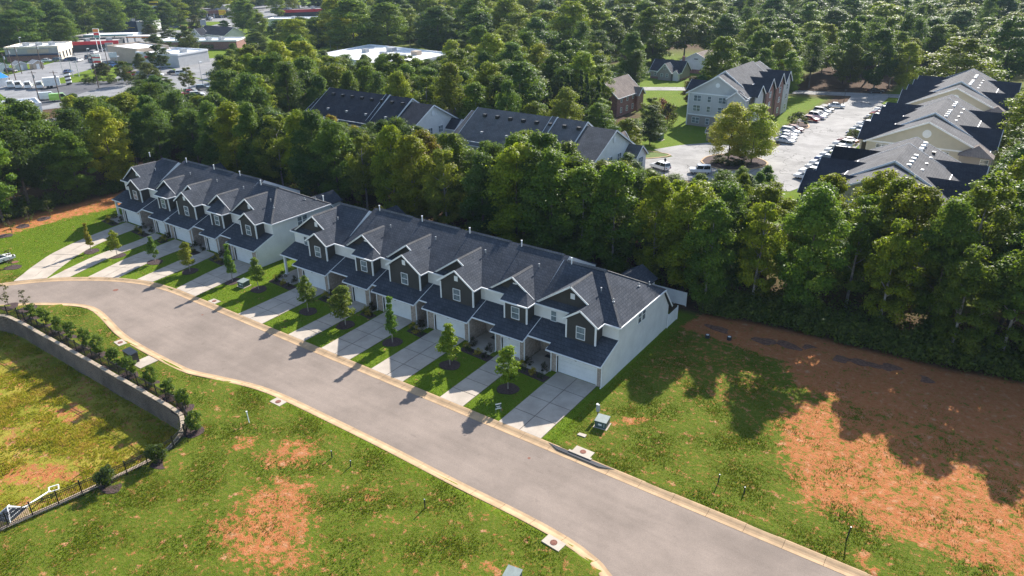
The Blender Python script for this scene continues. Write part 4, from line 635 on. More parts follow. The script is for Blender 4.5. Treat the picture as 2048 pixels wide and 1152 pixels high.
FAR=[(-132,91,14,3.1,0),(-72,105,13,3.3,4),(-137,102,10,2.4,0),(-108,101,10,2.7,2),(-101,94,12,2.6,0),(-66,91,14,3.9,1),(-128,86,14,4.1,0),(-111,91,14,4,4),(-116,86,15,4,0),(-142,91,12,3.3,4),(-73,98,11,3.3,3),(-45,101,11,2.7,0),(-45,96,12,2.9,1),(-113,102,10,2.3,4),(-56,94,15,3.6,0),(-139,87,13,3.6,4),(-92,104,10,3.1,1),(-49,92,13,3.8,0),(-55,100,11,2.6,3),(-97,105,11,2.5,0),(-125,104,11,2.5,3),(-33,97,12,3.2,0),(-140,105,10,2.6,4),(-58,104,10,2.7,1),(-85,98,12,3,1),(-37,98,11,3.3,0),(-44,105,8,2.5,1),(-88,106,10,2.4,1),(-85,89,15,3.6,2),(-136,98,11,2.6,4),(-128,94,13,2.9,0),(-122,89,13,3.1,0),(-97,89,13,3,0),(-125,99,12,2.7,3),(-116,103,10,2.3,0),(-63,103,11,2.8,1),(-90,89,14,3.9,4),(-120,101,11,2.9,0),(-102,101,12,3,0),(-142,100,12,3.2,4),(-116,91,14,3.9,3),(-109,95,12,3.4,0),(-84,104,9,2.3,3),(-74,91,13,3.8,0),(-103,90,13,3.9,0),(-52,96,12,3.1,0),(-38,106,9,2.3,0),(-50,101,11,3,0),(-46,88,15,3.7,3),(-41,101,10,2.3,1),(-77,94,12,3.3,1),(-62,90,16,4.1,4),(-75,101,11,2.7,0),(-123,95,12,3.2,4),(-132,95,12,3.3,3),(-53,91,14,3.4,0),(-96,93,12,2.9,4),(-41,95,12,2.7,1),(-110,105,10,2.6,2),(-129,105,10,2.9,0),(-27,99,12,3.6,1),(8,96,18,4.7,3),(9,88,12,3.3,4),(-38,110,8,2.2,4),(-51,112,8,2.2,0),(-57,111,9,2.2,1),(-35,117,8,2.2,1),(-54,114,8,2.2,4),(-58,119,8,2.2,1),(-46,112,8,2.2,1),(-40,119,8,2.2,1),(-43,109,8,2.2,4),(-186,87,10,2.7,4),(-183,67,13,3.6,2),(-172,52,18,5.1,1),(-167,90,14,4.3,0),(-174,84,12,3.6,4),(-155,92,12,3.4,1),(-207,72,11,3.7,0),(-184,57,17,5.1,1),(-193,73,10,2.9,0),(-197,103,9,3.2,0),(-176,91,12,3.1,0),(-204,93,8,2.9,4),(-168,112,15,3.5,4),(-186,106,11,3.3,1),(-195,94,9,3,2),(-211,79,9,3.3,0),(-210,65,19,4.7,0),(-180,80,10,2.8,4),(-172,76,9,2.7,0),(-170,105,10,3.1,1),(-152,98,13,3.5,4),(-188,99,11,3.5,0),(-146,41,15,4.5,4),(-169,97,12,3,4),(-161,111,15,3.6,4),(-203,107,8,3.1,1),(-172,67,14,3.7,1),(-162,49,17,5,1),(-184,112,8,2.7,2),(-162,94,12,3.4,1),(-211,94,8,2.4,4),(-186,80,9,3.1,4),(-180,62,15,3.6,1),(-180,87,11,3.7,4),(-150,48,18,4.8,1),(-187,72,12,3,4),(-195,67,13,3.9,0),(4,217,17,4.9,2),(6,169,14,3.6,3),(11,257,12,3,0),(8,192,13,3.2,2),(6,241,14,3.4,0),(1,194,13,3.3,1),(3,143,18,4.5,2),(10,112,13,3.6,2),(-177,170,11,3.2,2),(-199,144,17,4.8,4),(-172,140,14,4.1,0),(-108,200,13,3.3,2),(-137,157,14,3.3,0),(-129,148,15,4.3,3),(-172,163,12,3.3,1),(-201,165,16,4.1,1),(-159,187,11,3.8,1),(-164,120,13,3.8,2),(-152,135,15,4.4,3),(-158,178,11,3.2,1),(-117,138,15,4.1,2),(-200,131,9,3,3),(-157,123,15,3.7,4),(-161,162,14,3.2,3),(-183,175,11,2.9,4),(-180,149,13,3.5,2),(-217,119,8,2.7,2),(-189,163,12,3.3,2),(-202,153,15,4.3,1),(-105,192,14,4,1),(-184,183,9,3,2),(-146,183,13,3.5,2),(-160,147,13,3.2,1),(-225,129,7,2.3,4),(-113,151,14,3.6,2),(-167,150,14,4.4,4),(-140,215,14,3.6,0),(-171,198,8,2.5,0),(-153,172,12,3.2,2),(-132,139,14,3.3,3),(-200,116,7,2.1,1),(-124,173,14,3.5,4),(-110,166,13,3.4,2),(-168,207,14,3.7,3),(-153,184,12,3,3),(-166,178,12,3.4,0),(-158,140,15,3.9,2),(-194,127,8,2.9,2),(-210,118,9,3.4,2),(-162,169,13,3.1,4),(-204,176,11,3.3,1),(-171,214,15,3.9,4),(-160,206,12,2.8,4),(-205,137,14,3.5,0),(-116,171,14,4.2,1),(-145,201,13,3.5,1),(-141,164,13,3.3,4),(-87,258,13,3.4,1),(-89,241,9,2.5,2),(-80,296,15,4,0),(-82,281,18,4.5,2),(-73,282,12,3.2,3),(-64,266,12,3.5,4),(-74,291,14,3.2,2),(-66,299,15,3.6,1),(-81,137,7,2.3,1),(-90,251,15,3.5,1),(-40,325,16,4,1),(-58,318,18,5.4,2),(-26,302,13,3.7,0),(-26,317,14,4,0),(-62,327,14,3.5,2),(-50,329,14,3.2,1),(-58,296,17,5,0),(11,716,21,6.3,2),(-538,554,15,5.2,3),(-178,426,19,6.9,0),(-402,383,21,8.5,0),(-132,396,21,8.9,1),(-298,669,19,7.7,4),(-255,647,21,7.8,2),(-181,316,22,6.6,2),(-149,507,24,9.6,4),(-650,426,17,6.4,4),(-641,476,23,8.5,3),(-507,235,23,6.9,4),(-455,504,16,5.5,1),(-4,712,21,6.5,4),(-233,622,20,6.8,0),(-849,445,21,7.3,2),(-632,389,21,8.6,2),(-743,442,23,8.5,1),(-77,622,21,8.5,1),(-24,581,23,9.3,0),(-284,415,16,5.7,0),(-483,407,18,5.5,2),(-491,439,21,8.6,2),(-704,679,21,7.4,4),(-125,598,18,5.7,3),(-363,600,20,7.5,0),(-307,692,17,5.6,1),(-225,598,23,7.5,2),(-332,395,15,5.6,2),(-210,436,17,5.6,0),(-200,382,18,7.4,2),(-439,681,17,5.8,4),(-389,376,18,6,0),(-892,643,23,7.6,1),(-662,308,23,9.3,4),(-380,528,20,7.3,0),(-245,309,19,5.9,4),(-267,722,19,7.9,0),(-371,541,21,7.4,1),(-163,704,19,6.1,3),(-734,652,17,7.1,3),(-192,591,18,7.3,0),(-111,429,16,5.4,1),(-575,292,16,6.3,0),(-287,276,18,6.3,1),(-768,543,18,7.4,1),(-293,574,23,7.3,2),(-867,555,15,6.2,3),(-182,736,19,6.1,2),(-683,640,17,6.9,0),(-555,671,20,6.9,2),(-342,505,18,7.4,4),(-366,430,16,5.6,0),(-79,693,15,5.4,2),(-793,533,19,7.4,1),(-889,380,19,6.7,0),(-883,543,22,9,1),(-499,458,23,7.4,1),(-514,294,15,6.3,0),(-636,220,17,6.7,0),(-889,334,23,9.8,2),(-572,363,23,7.4,0),(5,741,16,5.9,0),(-391,360,16,4.9,0),(-783,457,21,8.6,1),(-138,713,23,7.4,1),(-713,557,18,7.2,4),(-469,190,17,5.4,1),(-489,306,16,6.3,3),(-502,537,15,5.5,1),(-554,222,21,7.5,4),(-322,328,23,7.6,4),(-471,432,18,6.7,1),(-452,673,17,5.7,0),(-539,652,24,8.3,1),(-185,473,22,7,0),(-496,654,21,8.5,0),(-553,385,15,4.8,0),(-71,416,22,9.2,2),(-709,382,18,6,3),(-522,492,21,6.7,2),(-372,664,24,8.8,3),(-412,576,16,5.5,2),(-406,621,18,6.5,0),(-673,695,22,7.4,0),(-692,475,24,9.3,1),(-631,435,15,5.7,0),(-450,658,16,5.1,0),(-535,476,19,6.4,2),(-199,314,15,6.2,3),(-364,739,23,8.7,0),(-251,583,19,5.9,3),(-894,700,22,8.7,4),(-172,562,24,9.7,4),(-840,461,15,6.1,2),(-228,399,17,5.6,4),(3,634,16,6.1,4),(-860,460,21,8.1,2),(-338,288,9,3.9,4),(-348,322,23,8.9,1),(-863,522,18,5.5,1),(-563,191,18,6.7,2),(-731,720,24,8,0),(-330,698,18,7.3,2),(-631,357,21,8.5,0),(-347,372,17,5.3,0),(-75,503,17,6.7,4),(-53,522,16,5.3,4),(-347,637,16,5.4,1),(-851,614,15,5.5,3),(-208,727,16,5.8,1),(-106,531,19,5.9,1),(-83,574,24,7.5,1),(-332,563,16,4.8,1),(8,388,23,7.1,2),(-123,487,15,6.2,4),(-316,552,20,8.1,0),(-714,658,21,7.1,1),(-243,358,24,7.5,0),(-574,457,14,5,0),(-409,663,21,8.8,1),(-513,646,22,7.7,0),(-586,734,18,6.5,2),(-695,340,14,5.3,1),(-753,639,18,7.1,1),(-708,536,20,7.5,0),(-165,318,18,6.3,2),(-465,222,18,5.8,0),(-384,652,16,5.5,3),(-822,625,16,5.7,1),(-554,337,17,6.9,0),(-741,349,22,8,1),(-785,428,19,6.3,1),(-440,432,14,4.8,0),(-624,255,18,7.2,3),(-480,546,23,9.7,2),(-675,508,16,6.3,1),(-875,344,21,6.9,4),(-170,626,23,8.5,1),(-855,352,14,5.7,2),(4,440,21,7,3),(-467,739,20,7.1,1),(-364,329,22,7.2,0),(-736,520,15,5.8,1),(-275,704,16,5.9,2),(-378,577,21,8,4),(-251,698,16,5.6,2),(-531,539,18,5.7,0),(-614,580,20,7.6,4),(-169,644,23,7.3,2),(-96,337,15,5.5,1),(-712,708,23,8.5,1),(-364,460,20,6.8,2),(-155,345,17,5.3,4),(-171,462,15,4.7,4),(-302,249,13,5.9,0),(-189,505,18,6.4,5),(-477,524,22,8.3,4),(-555,651,21,8,4),(-145,756,15,5.6,2),(-33,601,21,7.8,3),(-416,373,19,6,1),(-770,664,16,6.1,0),(-103,490,22,9.1,1),(-317,470,16,4.8,0),(-754,558,19,6.4,3),(-655,512,21,7.2,1),(-621,408,24,9.6,0),(-706,643,20,7.6,0),(-314,385,16,5.6,2),(-854,661,15,5.1,0),(-494,261,19,6.9,1),(-681,547,15,5.9,0),(-693,454,17,5.3,2),(-217,347,16,6.3,2),(-823,281,22,8.3,4),(-298,330,22,7.4,2),(-765,684,16,4.9,0),(-269,422,18,7.3,0),(-153,368,22,8.1,2),(-275,220,15,4.9,3),(-306,502,20,6.4,4),(-21,669,19,7.7,2),(-187,455,21,7,0),(-489,209,20,7.2,0),(-585,640,21,7.8,0),(-603,487,22,8.6,2),(-592,624,23,7.5,1),(-172,508,14,5.1,2),(-572,434,22,7.1,4),(-312,676,24,8.5,1),(-738,750,22,8.3,0),(-723,459,24,8.8,0),(-8,365,18,7.6,1),(-381,623,14,4.3,3),(-491,487,20,7.3,2),(2,297,14,5.7,1),(-530,573,16,5.4,0),(-690,425,17,6.1,2),(-125,524,19,6.1,0),(-119,401,17,5.2,2),(-691,244,20,6.8,2),(-742,628,18,5.5,0),(-279,661,19,5.9,0),(-447,575,14,4.4,3),(-4,588,20,8.2,5),(-312,228,9,3.6,0),(-692,629,20,7.5,0),(-104,509,17,5.2,0),(-597,292,23,7.2,1),(-280,400,15,6.3,2),(-47,757,17,6.2,1),(-712,616,19,7.8,0),(-543,416,14,5.1,1),(-300,398,22,7.5,0),(-706,437,18,6.7,2),(-462,482,17,6.1,1),(-737,678,14,5,4),(-162,433,23,9.7,0),(-4,459,15,6.1,4),(-748,712,15,5.6,1),(-344,440,23,8.3,3),(-264,613,16,4.9,3),(-295,373,17,6.2,3),(-724,356,19,5.9,4),(-433,604,16,5.6,4),(-509,671,15,5.6,0),(-329,358,23,9.1,2),(-834,614,17,6.4,0),(-469,690,20,6.9,1),(-509,209,14,5.5,1),(-746,329,23,8.1,4),(-386,422,18,6.2,3),(-29,403,18,6.7,4),(-238,499,15,5.2,1),(-266,365,18,6.5,0),(-371,513,18,5.6,4),(-276,377,14,4.3,4),(-605,633,16,5.8,1),(-202,653,19,7.2,2),(-838,696,15,5.2,5),(-445,414,16,5.1,0),(-516,527,19,6.9,2),(-752,389,22,7.8,2),(-156,453,19,6,1),(-60,633,15,6.3,3),(-7,489,21,6.4,2),(-832,385,18,5.8,4),(-534,501,21,8.6,2),(-659,251,19,7.2,1),(-302,357,18,7.3,0),(-298,744,19,7.3,3),(-633,551,16,5.2,3),(-7,539,14,4.8,0),(-604,651,23,9.1,4),(-850,328,15,6.2,2),(-302,533,19,6.3,3),(-325,430,14,4.8,1),(-392,396,24,8.9,2),(-546,400,14,4.4,3),(-121,627,20,7.5,0),(-821,590,15,5.9,2),(-251,285,15,5.3,3),(-602,254,17,5.8,0),(-519,352,17,6.6,1),(-37,483,20,7.5,1),(-45,721,21,8.7,0),(-396,444,17,6.7,0),(-827,707,22,6.8,0),(-470,576,18,7,2),(5,317,17,5.6,3),(-238,422,19,7,0),(-679,435,19,7.7,4),(-740,606,15,5.3,2),(-393,137,17,7,0),(-536,380,21,6.7,1),(-894,557,15,5.2,1),(-80,760,15,5,0),(-511,309,21,7.9,0),(-596,667,20,8.4,0),(-125,662,22,8.5,2),(-873,490,15,5.8,2),(-146,675,19,6.9,2),(-793,514,19,5.6,2),(-436,184,19,6,4),(-697,393,18,6.4,1),(-879,315,18,5.9,0),(-707,589,23,7.4,1),(-817,669,16,6.2,2),(-278,500,19,7.7,5),(-619,482,22,7.6,4),(-344,340,17,6.2,1),(-588,358,18,7.2,0),(-270,255,22,8.7,2),(-23,478,22,8.9,5),(-250,342,21,6.3,2),(-753,534,20,6.8,0),(-454,172,20,8.1,3),(-473,633,22,7.4,2),(-357,558,22,7.5,2),(-766,622,20,7.6,0),(-520,557,22,6.5,0),(-406,301,10,4,0),(-816,524,20,6.4,1),(-453,534,24,7.1,2),(-143,492,21,6.7,0),(-31,548,22,8.1,0),(-55,482,15,4.8,1),(-194,542,16,5,2),(-428,534,21,8.9,0),(-718,674,24,10,0),(-169,662,20,6.9,0),(-270,290,17,6.1,0),(-730,638,16,5,0),(-312,261,11,4.9,0),(-515,583,17,5,1),(-609,335,19,5.9,0),(-243,516,19,7.1,1),(-457,719,15,4.4,0),(-391,558,16,5.9,0),(-164,379,20,8.1,4),(-467,415,22,7,3),(-679,618,17,5.9,3),(-39,349,16,6.4,0),(-104,656,19,7.9,1),(-617,711,23,8.4,3),(-709,498,17,6,0),(-178,441,22,8.7,0),(-470,558,17,6.8,1),(-139,607,20,7.8,4),(-716,310,20,6.7,3),(-538,262,20,6.3,2),(-42,440,16,6.5,2),(-558,206,22,7.7,4),(-126,428,18,6.7,5),(-706,360,21,7.4,1),(-10,408,19,7.2,2),(-246,609,24,8.1,1),(-500,191,18,7.1,0),(12,652,16,6.2,2),(-19,444,19,5.7,0),(-579,477,24,7.3,1),(-563,684,18,6.9,2),(-369,401,23,9.5,2),(-849,505,15,5.2,4),(-872,604,20,6.4,4),(-745,666,20,8,3),(-160,678,16,6.6,0),(-432,744,21,6.3,4),(-172,288,16,5.5,4),(-19,500,23,7,5),(-101,550,19,7.7,0),(9,759,17,6.7,0),(-139,448,15,5.8,1),(-608,364,20,6.4,1),(-538,345,21,6.4,0),(-838,598,16,5.4,0),(-401,707,17,5.3,4),(-786,720,20,6.4,3),(-9,388,18,7.2,3),(-242,567,22,7.7,0),(-96,316,16,4.7,2),(-267,349,23,9.5,4),(-245,327,20,7.8,2),(-485,423,24,9.2,2),(-252,425,24,9.4,2),(-144,475,14,5.3,1),(-786,675,22,7.1,2),(-680,348,22,8.3,0),(-471,469,17,6.5,1),(-584,374,19,7.2,1),(-823,334,22,9.2,2),(-816,561,20,6.5,2),(-867,504,23,7.6,3),(-213,363,16,6.4,4),(-386,544,20,6.5,0),(-159,416,16,5.5,4),(-87,438,20,7.4,2),(-228,374,22,9,1),(-63,540,20,8.4,4),(-230,295,20,6.7,0),(-5,666,21,8.1,1),(-215,634,17,6.4,1),(-291,627,21,7.8,2),(-342,708,16,5.1,0),(-728,596,18,6.8,1),(-499,275,22,8.6,1),(-898,494,23,7.5,0),(-137,541,22,8,1),(-30,720,24,9.2,1),(-342,491,15,4.7,0),(-791,338,20,7.7,2),(-314,310,22,7,2),(-808,722,24,7.7,4),(-84,479,24,8.6,0),(-288,759,19,7.8,2),(-134,286,19,5.7,0),(-184,356,16,6.3,3),(-573,390,17,5.5,1),(-107,613,20,6.2,0),(-120,566,24,7.3,0),(-669,760,14,5,3),(-598,346,23,8.1,3),(-294,426,18,6.9,3),(-517,466,19,6.5,1),(-292,701,18,7.6,0),(-73,519,22,9,1),(-716,270,17,5.8,0),(-104,471,19,7.3,2),(-590,420,21,6.4,2),(-104,415,20,7.2,0),(-604,308,16,5.6,3),(-458,589,18,6.2,0),(-650,293,21,7.4,0),(-288,442,16,5.7,4),(-681,331,22,7.5,2),(-496,292,14,5.2,0),(-897,366,18,7,1),(-178,592,22,6.6,2),(-614,542,17,5.9,0),(-831,404,15,5.2,4),(-197,428,23,7.9,1),(-605,726,17,6.2,2),(-341,594,15,5,1),(-304,584,20,6.4,2),(-549,710,18,6.3,4),(-222,256,19,7.7,2),(-870,535,22,7.9,0),(-661,666,19,7.3,0),(-704,569,19,6.1,2),(-56,507,17,5.9,1),(-210,401,18,7.2,4),(-76,658,16,5.9,0),(-360,312,7,3.9,3),(-200,481,23,7.9,1),(-577,722,14,5.4,0),(-622,375,22,8.3,2),(-130,466,23,9.4,3),(-59,578,16,5.1,1),(-410,605,17,6.9,3),(-704,234,15,5.9,0),(-808,272,22,8.4,1),(-756,370,15,4.8,2),(-671,225,20,7.2,1),(-760,601,22,6.8,0),(-591,589,24,9.7,2),(-867,621,20,7.1,3),(-285,462,23,8.2,1),(-729,622,24,8.3,0),(-414,752,16,5.1,2),(-454,466,20,7.1,0),(-69,732,24,8.7,4),(-811,740,14,5.5,1),(-667,539,15,5.5,0),(-744,365,22,8.2,3),(-165,601,17,6.2,2),(-547,302,20,7.3,0),(-751,757,14,5.7,2),(-693,376,16,4.7,1),(-735,479,16,6.5,4),(-540,667,23,8.3,0),(-751,692,20,6.5,0),(-437,562,21,8.2,4),(-579,236,23,7.6,3),(-287,256,14,4.6,5),(-707,411,18,7.6,1),(-262,385,16,5.7,3),(-584,494,20,6.6,1),(-228,358,18,6.6,0),(-364,584,22,8.4,0),(-545,185,18,7.3,3),(-640,257,20,6.7,2),(-783,442,22,8.3,2),(-419,589,15,5.3,1),(-803,394,21,8,1),(-476,759,18,5.6,4),(-193,329,23,7.8,0),(-869,700,14,5,1),(-618,756,20,8.1,2),(-679,466,16,5.2,0),(-240,594,14,6,2),(-520,377,19,6.3,2),(-803,462,20,8,5),(-520,226,23,7.1,2),(-639,682,17,6.9,4),(-739,381,24,9,2),(-618,688,20,6.6,0),(-714,471,15,4.9,2),(-416,677,16,5.3,2),(-656,412,18,5.6,3),(-864,475,23,7.6,0),(-737,282,19,5.9,2),(-853,421,23,7.8,1),(-407,360,12,4.6,0),(-190,660,22,6.8,1),(-560,372,17,5.1,2),(-206,530,21,6.9,0),(-499,606,15,5.9,0),(-168,333,18,7,1),(-331,380,15,5.3,2),(-637,420,16,6.2,1),(-153,714,24,10,3),(-203,497,21,8.6,0),(-276,742,17,5.6,4),(-412,563,17,5.2,0),(-398,531,15,5,0),(-132,748,16,6,0),(-301,272,20,7.5,1),(-649,541,22,6.7,0),(8,492,18,5.7,0),(-200,448,19,6.4,4),(-577,192,19,6.2,0),(4,404,20,6.8,1),(-752,456,16,4.7,4),(-531,396,22,8.2,0),(-643,367,18,6,3)]
KN=['mid-green broadleaf tree','dark green broadleaf tree','yellow-green broadleaf tree','olive-green broadleaf tree','dark green pine','orange-tinged broadleaf tree']
KP=[('tall','tall'),('broad','tall'),('tall','tall'),('open','broad'),('pine','pine'),('open','tall')]
LAND=[('behind the near end house',-35,90),('behind the second house of the nearer row',-44,90),('behind the third house of the nearer row',-52,90),('behind the fourth house of the nearer row',-60,90),('behind the fifth house of the nearer row',-68,90),('behind the columned corner house',-77,90),('behind the gap between the rows',-86,90),('behind the farther row, gap end',-94,90),('behind the middle of the farther row',-107,90),('behind the far end house',-123,90),
('beyond the left part of the red lot',-24,90),('beyond the middle of the red lot',-13,90),('beyond the right part of the red lot',-1,90),('at the right edge above the red lot',12,92),('in front of the nearest cream block',-14,100),('below the car park bend',-48,122),('below the grassy lamp kerb',-58,128),('right of the nearest cream block',6,125),('right of the middle cream block',6,170),('right of the farthest cream block',6,215),('behind the farthest cream block',-12,245),('behind the car park entrance',-42,275),('behind the grey three-storey building',-62,232),('beside the grass left of the grey building',-82,150),('beside the brick house',-104,185),('around the grey cottage',-118,245),('behind the white-gabled house',-98,300),('behind the mid-grey roofed block',-78,140),('between the two half-hidden blocks',-100,135),('behind the dark roofed block',-122,140),('left of the dark roofed block',-150,118),('in front of the white-roofed store',-190,165),('beside the red pickup lot',-205,130),('at the left edge past the lawn',-155,48),('behind the red soil bank',-150,70),('left of the far end house',-150,92),('above the left woods near the lane',-200,75),('behind the white-roofed store',-230,250),('behind the brick store',-310,245),('behind the restaurant',-400,140),('behind the navy store',-480,230),('beside the far strip shops',-470,300),('before the red-banded distant store',-400,340),('above the cottage near the picture top',-150,340),('above the car park near the picture top',-60,360),('above the cream blocks near the picture top',10,340)]
def landmark(x,y): return min(LAND,key=lambda l:(l[1]-x)**2+(l[2]-y)**2)[0]
NTH=['leftmost','second from left','third from left','fourth from left','fifth from left','sixth from left','seventh from left','eighth from left','ninth from left','tenth from left','eleventh from left','twelfth from left']
def label_trees():
    G={}
    for i,(x,y,h,r,k) in enumerate(TREES): G.setdefault((k,landmark(x,y)),[]).append(i)
    L={}
    for (k,l),ii in G.items():
        ii.sort(key=lambda i:-math.atan2(TREES[i][1],TREES[i][0]))
        for n,i in enumerate(ii): L[i]=KN[k]+' '+l+('' if len(ii)==1 else ', '+(NTH[n] if n<len(ii)-1 or n==0 else 'rightmost') if n<12 else ', one of many')
    return L
def zone(x,y):
    if y<110 and -142<x<-84: return 'in the woods behind the farther terrace'
    if y<110 and -84<=x<-30: return 'in the woods behind the nearer terrace'
    if y<133 and -60<x<2 : return 'in the woods beyond the bare red lot'
    if x>=1: return 'at the edge right of the cream apartment blocks'
    if x<-141 and y<112: return 'in the woods past the curved lawn'
    if x<-100 and y<216: return 'in the woods behind the half-hidden apartment blocks'
    if y<300 and x>-100: return 'around the apartment grounds'
    return 'in the far woods beyond the shops'
TL=label_trees()
for i,(x,y,h,r,k) in enumerate(TREES):
    key=KP[k][i%2] if not (x>-32 and y<97 and i%2 and k!=4) else 'open'; zn=zone(x,y); hv=random.uniform(-.12,.12); c=FOL[k]; m=random.uniform(.72,1.32)
    if k==4: r=min(max(r,2.6),3.6); h*=1.05
    r*=.94 if y<133 and x>-142 else 1.22
    tree('pine_tree' if k==4 else 'broadleaf_tree',key,random.randrange(4),x,y,h,r,(c[0]*m*(1+hv),c[1]*m,c[2]*m),TL[i],'tree','trees '+zn)
# far woods: one mass, crowns instanced on points
def scatter(name,pts,crowns,mat_label,cat='woods'):
    me=bpy.data.meshes.new(name); me.vertices.add(len(pts)); me.vertices.foreach_set('co',np.array([(p[0],p[1],0) for p in pts],np.float32).ravel())
    for an,vals in (('sx',[p[3] for p in pts]),('sz',[p[2] for p in pts]),('rz',[random.uniform(0,6.28) for p in pts])):
        a=me.attributes.new(an,'FLOAT','POINT'); a.data.foreach_set('value',np.array(vals,np.float32))
    a=me.attributes.new('pick','INT','POINT'); a.data.foreach_set('value',np.array([random.randrange(len(crowns)) for _ in pts],np.int32))
    o=link(name,me); ng=bpy.data.node_groups.new(name,'GeometryNodeTree'); ng.interface.new_socket('Geometry',in_out='INPUT',socket_type='NodeSocketGeometry'); ng.interface.new_socket('Geometry',in_out='OUTPUT',socket_type='NodeSocketGeometry')
    A=lambda ty,**k:N(ng,ty,**k)
    gi=A('NodeGroupInput');go=A('NodeGroupOutput'); gti=A('GeometryNodeGeometryToInstance')
    for c in crowns:
        oi=A('GeometryNodeObjectInfo'); oi.inputs['Object'].default_value=c; oi.inputs['As Instance'].default_value=True; ng.links.new(oi.outputs['Geometry'],gti.inputs[0])
    # join separate instances so that pick works
    ji=A('GeometryNodeJoinGeometry'); ng.nodes.remove(gti)
    for n in [n for n in ng.nodes if n.bl_idname=='GeometryNodeObjectInfo'][::-1]: ng.links.new(n.outputs['Geometry'],ji.inputs[0])
    ip=A('GeometryNodeInstanceOnPoints'); ng.links.new(gi.outputs[0],ip.inputs['Points']); ng.links.new(ji.outputs[0],ip.inputs['Instance']); ip.inputs['Pick Instance'].default_value=True
    def na(nm,ty='FLOAT'):
        n=A('GeometryNodeInputNamedAttribute'); n.data_type=ty; n.inputs['Name'].default_value=nm; return [s for s in n.outputs if s.enabled and s.name=='Attribute'][0]
    ng.links.new(na('pick','INT'),ip.inputs['Instance Index'])
    cx=A('ShaderNodeCombineXYZ'); sx=na('sx'); ng.links.new(sx,cx.inputs[0]); ng.links.new(sx,cx.inputs[1]); ng.links.new(na('sz'),cx.inputs[2]); ng.links.new(cx.outputs[0],ip.inputs['Scale'])
    cr=A('ShaderNodeCombineXYZ'); ng.links.new(na('rz'),cr.inputs[2]); er=A('FunctionNodeEulerToRotation'); ng.links.new(cr.outputs[0],er.inputs[0]); ng.links.new(er.outputs[0],ip.inputs['Rotation'])
    ng.links.new(ip.outputs[0],go.inputs[0]); md=o.modifiers.new('scatter','NODES'); md.node_group=ng
    return o
def farcrown(key,v,seed):
    P=PROTO[key][v]; m=P[0].copy(); m.materials.clear(); m.materials.append(MAT['leaf_far'])
    # unit height and radius
    co=np.empty(len(m.vertices)*3,np.float32); m.vertices.foreach_get('co',co); co=co.reshape(-1,3); co[:,:2]/=P[3]; co[:,2]/=P[2]; m.vertices.foreach_set('co',co.ravel()); m.update()
    return m
fc=[farcrown('broad',0,0),farcrown('broad',1,0),farcrown('tall',1,0),farcrown('tall',2,0),farcrown('open',0,0),farcrown('pine',0,0)]
# the first tree of each kind in the mass is a plain object that the others repeat
first=FAR[:len(fc)]; src=[]
for m,(x,y,h,r,k) in zip(fc,first):
    e=empty('broadleaf_tree',(x,y,0),0,'broadleaf tree half hidden in the far woods, '+['first','second','third','fourth','fifth','sixth'][len(src)]+' of six by size','tree','trees half hidden in the far woods')
    c=link('crown',m,e,(0,0,0),0,(1,1,1)); src.append(c); e.scale=(r*1.3,r*1.3,h)
tag(scatter('far_woods',[(x,y,h,r*1.32) for x,y,h,r,k in FAR[len(fc):]],src,''),'mass of green treetops filling the far background','woods',kind='stuff')
# undergrowth along the woodland edges
def undergrowth():
    rs=np.random.default_rng(5); C=[];Nn=[];T=[]
    for k in range(1150):
        u=rs.uniform()
        if u<.62: x=rs.uniform(-28,18); y=np.interp(x,[-30,-20,-10,0,7,40],[80.5,82.5,83,83.4,85,91])+abs(rs.normal(0,3.))
        elif u<.8: x=rs.uniform(-128,-30); y=80+abs(rs.normal(0,4))+(4.5 if x>-42 else 0)
        else: x=-141-abs(rs.normal(0,4)); y=rs.uniform(38,80)
        hh=rs.uniform(1.,3.8 if u<.62 else 3.); n=80; d=rs.normal(size=(n,3)); d/=np.linalg.norm(d,axis=1)[:,None]
        C.append(np.array([x,y,hh*.5])+d*np.array([1.1,1.1,hh*.5])*rs.uniform(.5,1,n)[:,None]); Nn.append(d+rs.normal(size=(n,3))*.5); T.append(np.clip(rs.normal(.5,.2)+rs.normal(0,.15,n),0,1))
    me=leaves_mesh('undergrowth',np.concatenate(C),np.concatenate(Nn),.36,np.concatenate(T),rs=rs); o=link('undergrowth',me); o.color=(.095,.135,.022,1)
    tag(o,'dark leafy undergrowth along the foot of the woods','undergrowth',kind='stuff')
undergrowth()
# ------------------------------------------------------------------ street trees with mulch rings
ST=[(-114.6,48,4.6,.75,2,(.15,.115,.02),'slim yellowing young tree on the verge nearest the cul-de-sac end'),(-109.4,49.3,4.2,1.0,0,(.12,.125,.018),'yellow-green young tree on second verge from the cul-de-sac end'),(-102.2,51.2,4.0,.85,1,(.05,.085,.02),'dark green young tree on third verge from the cul-de-sac end'),(-94.6,52.1,4.8,1.15,3,(.12,.115,.02),'broad yellow-tipped young tree on fourth verge from the cul-de-sac end'),(-86.3,53.4,5.6,.95,2,(.05,.09,.018),'slim green young tree beside grey utility box in the gap lawn'),(-81,53.8,4.6,1.0,1,(.075,.1,.018),'young tree standing on the sunlit lawn between the two terraces'),
(-70,53.1,5.1,1.15,0,(.075,.095,.02),'young tree with reddish tips in front of the corner townhouse with the column'),(-63.2,53.2,5.7,1.7,3,(.08,.092,.02),'widest street tree, russet topped, before the fourth townhouse'),(-55.3,53.3,5.9,.95,2,(.052,.1,.018),'tall narrow bright green street tree before two wide-gabled townhouses'),(-46.3,53.1,5.1,1.3,1,(.105,.135,.016),'bright yellow-green street tree before the second townhouse'),(-38.1,52.8,5.2,1.35,4,(.1,.135,.016),'bright green street tree beside the small dark yard sign')]
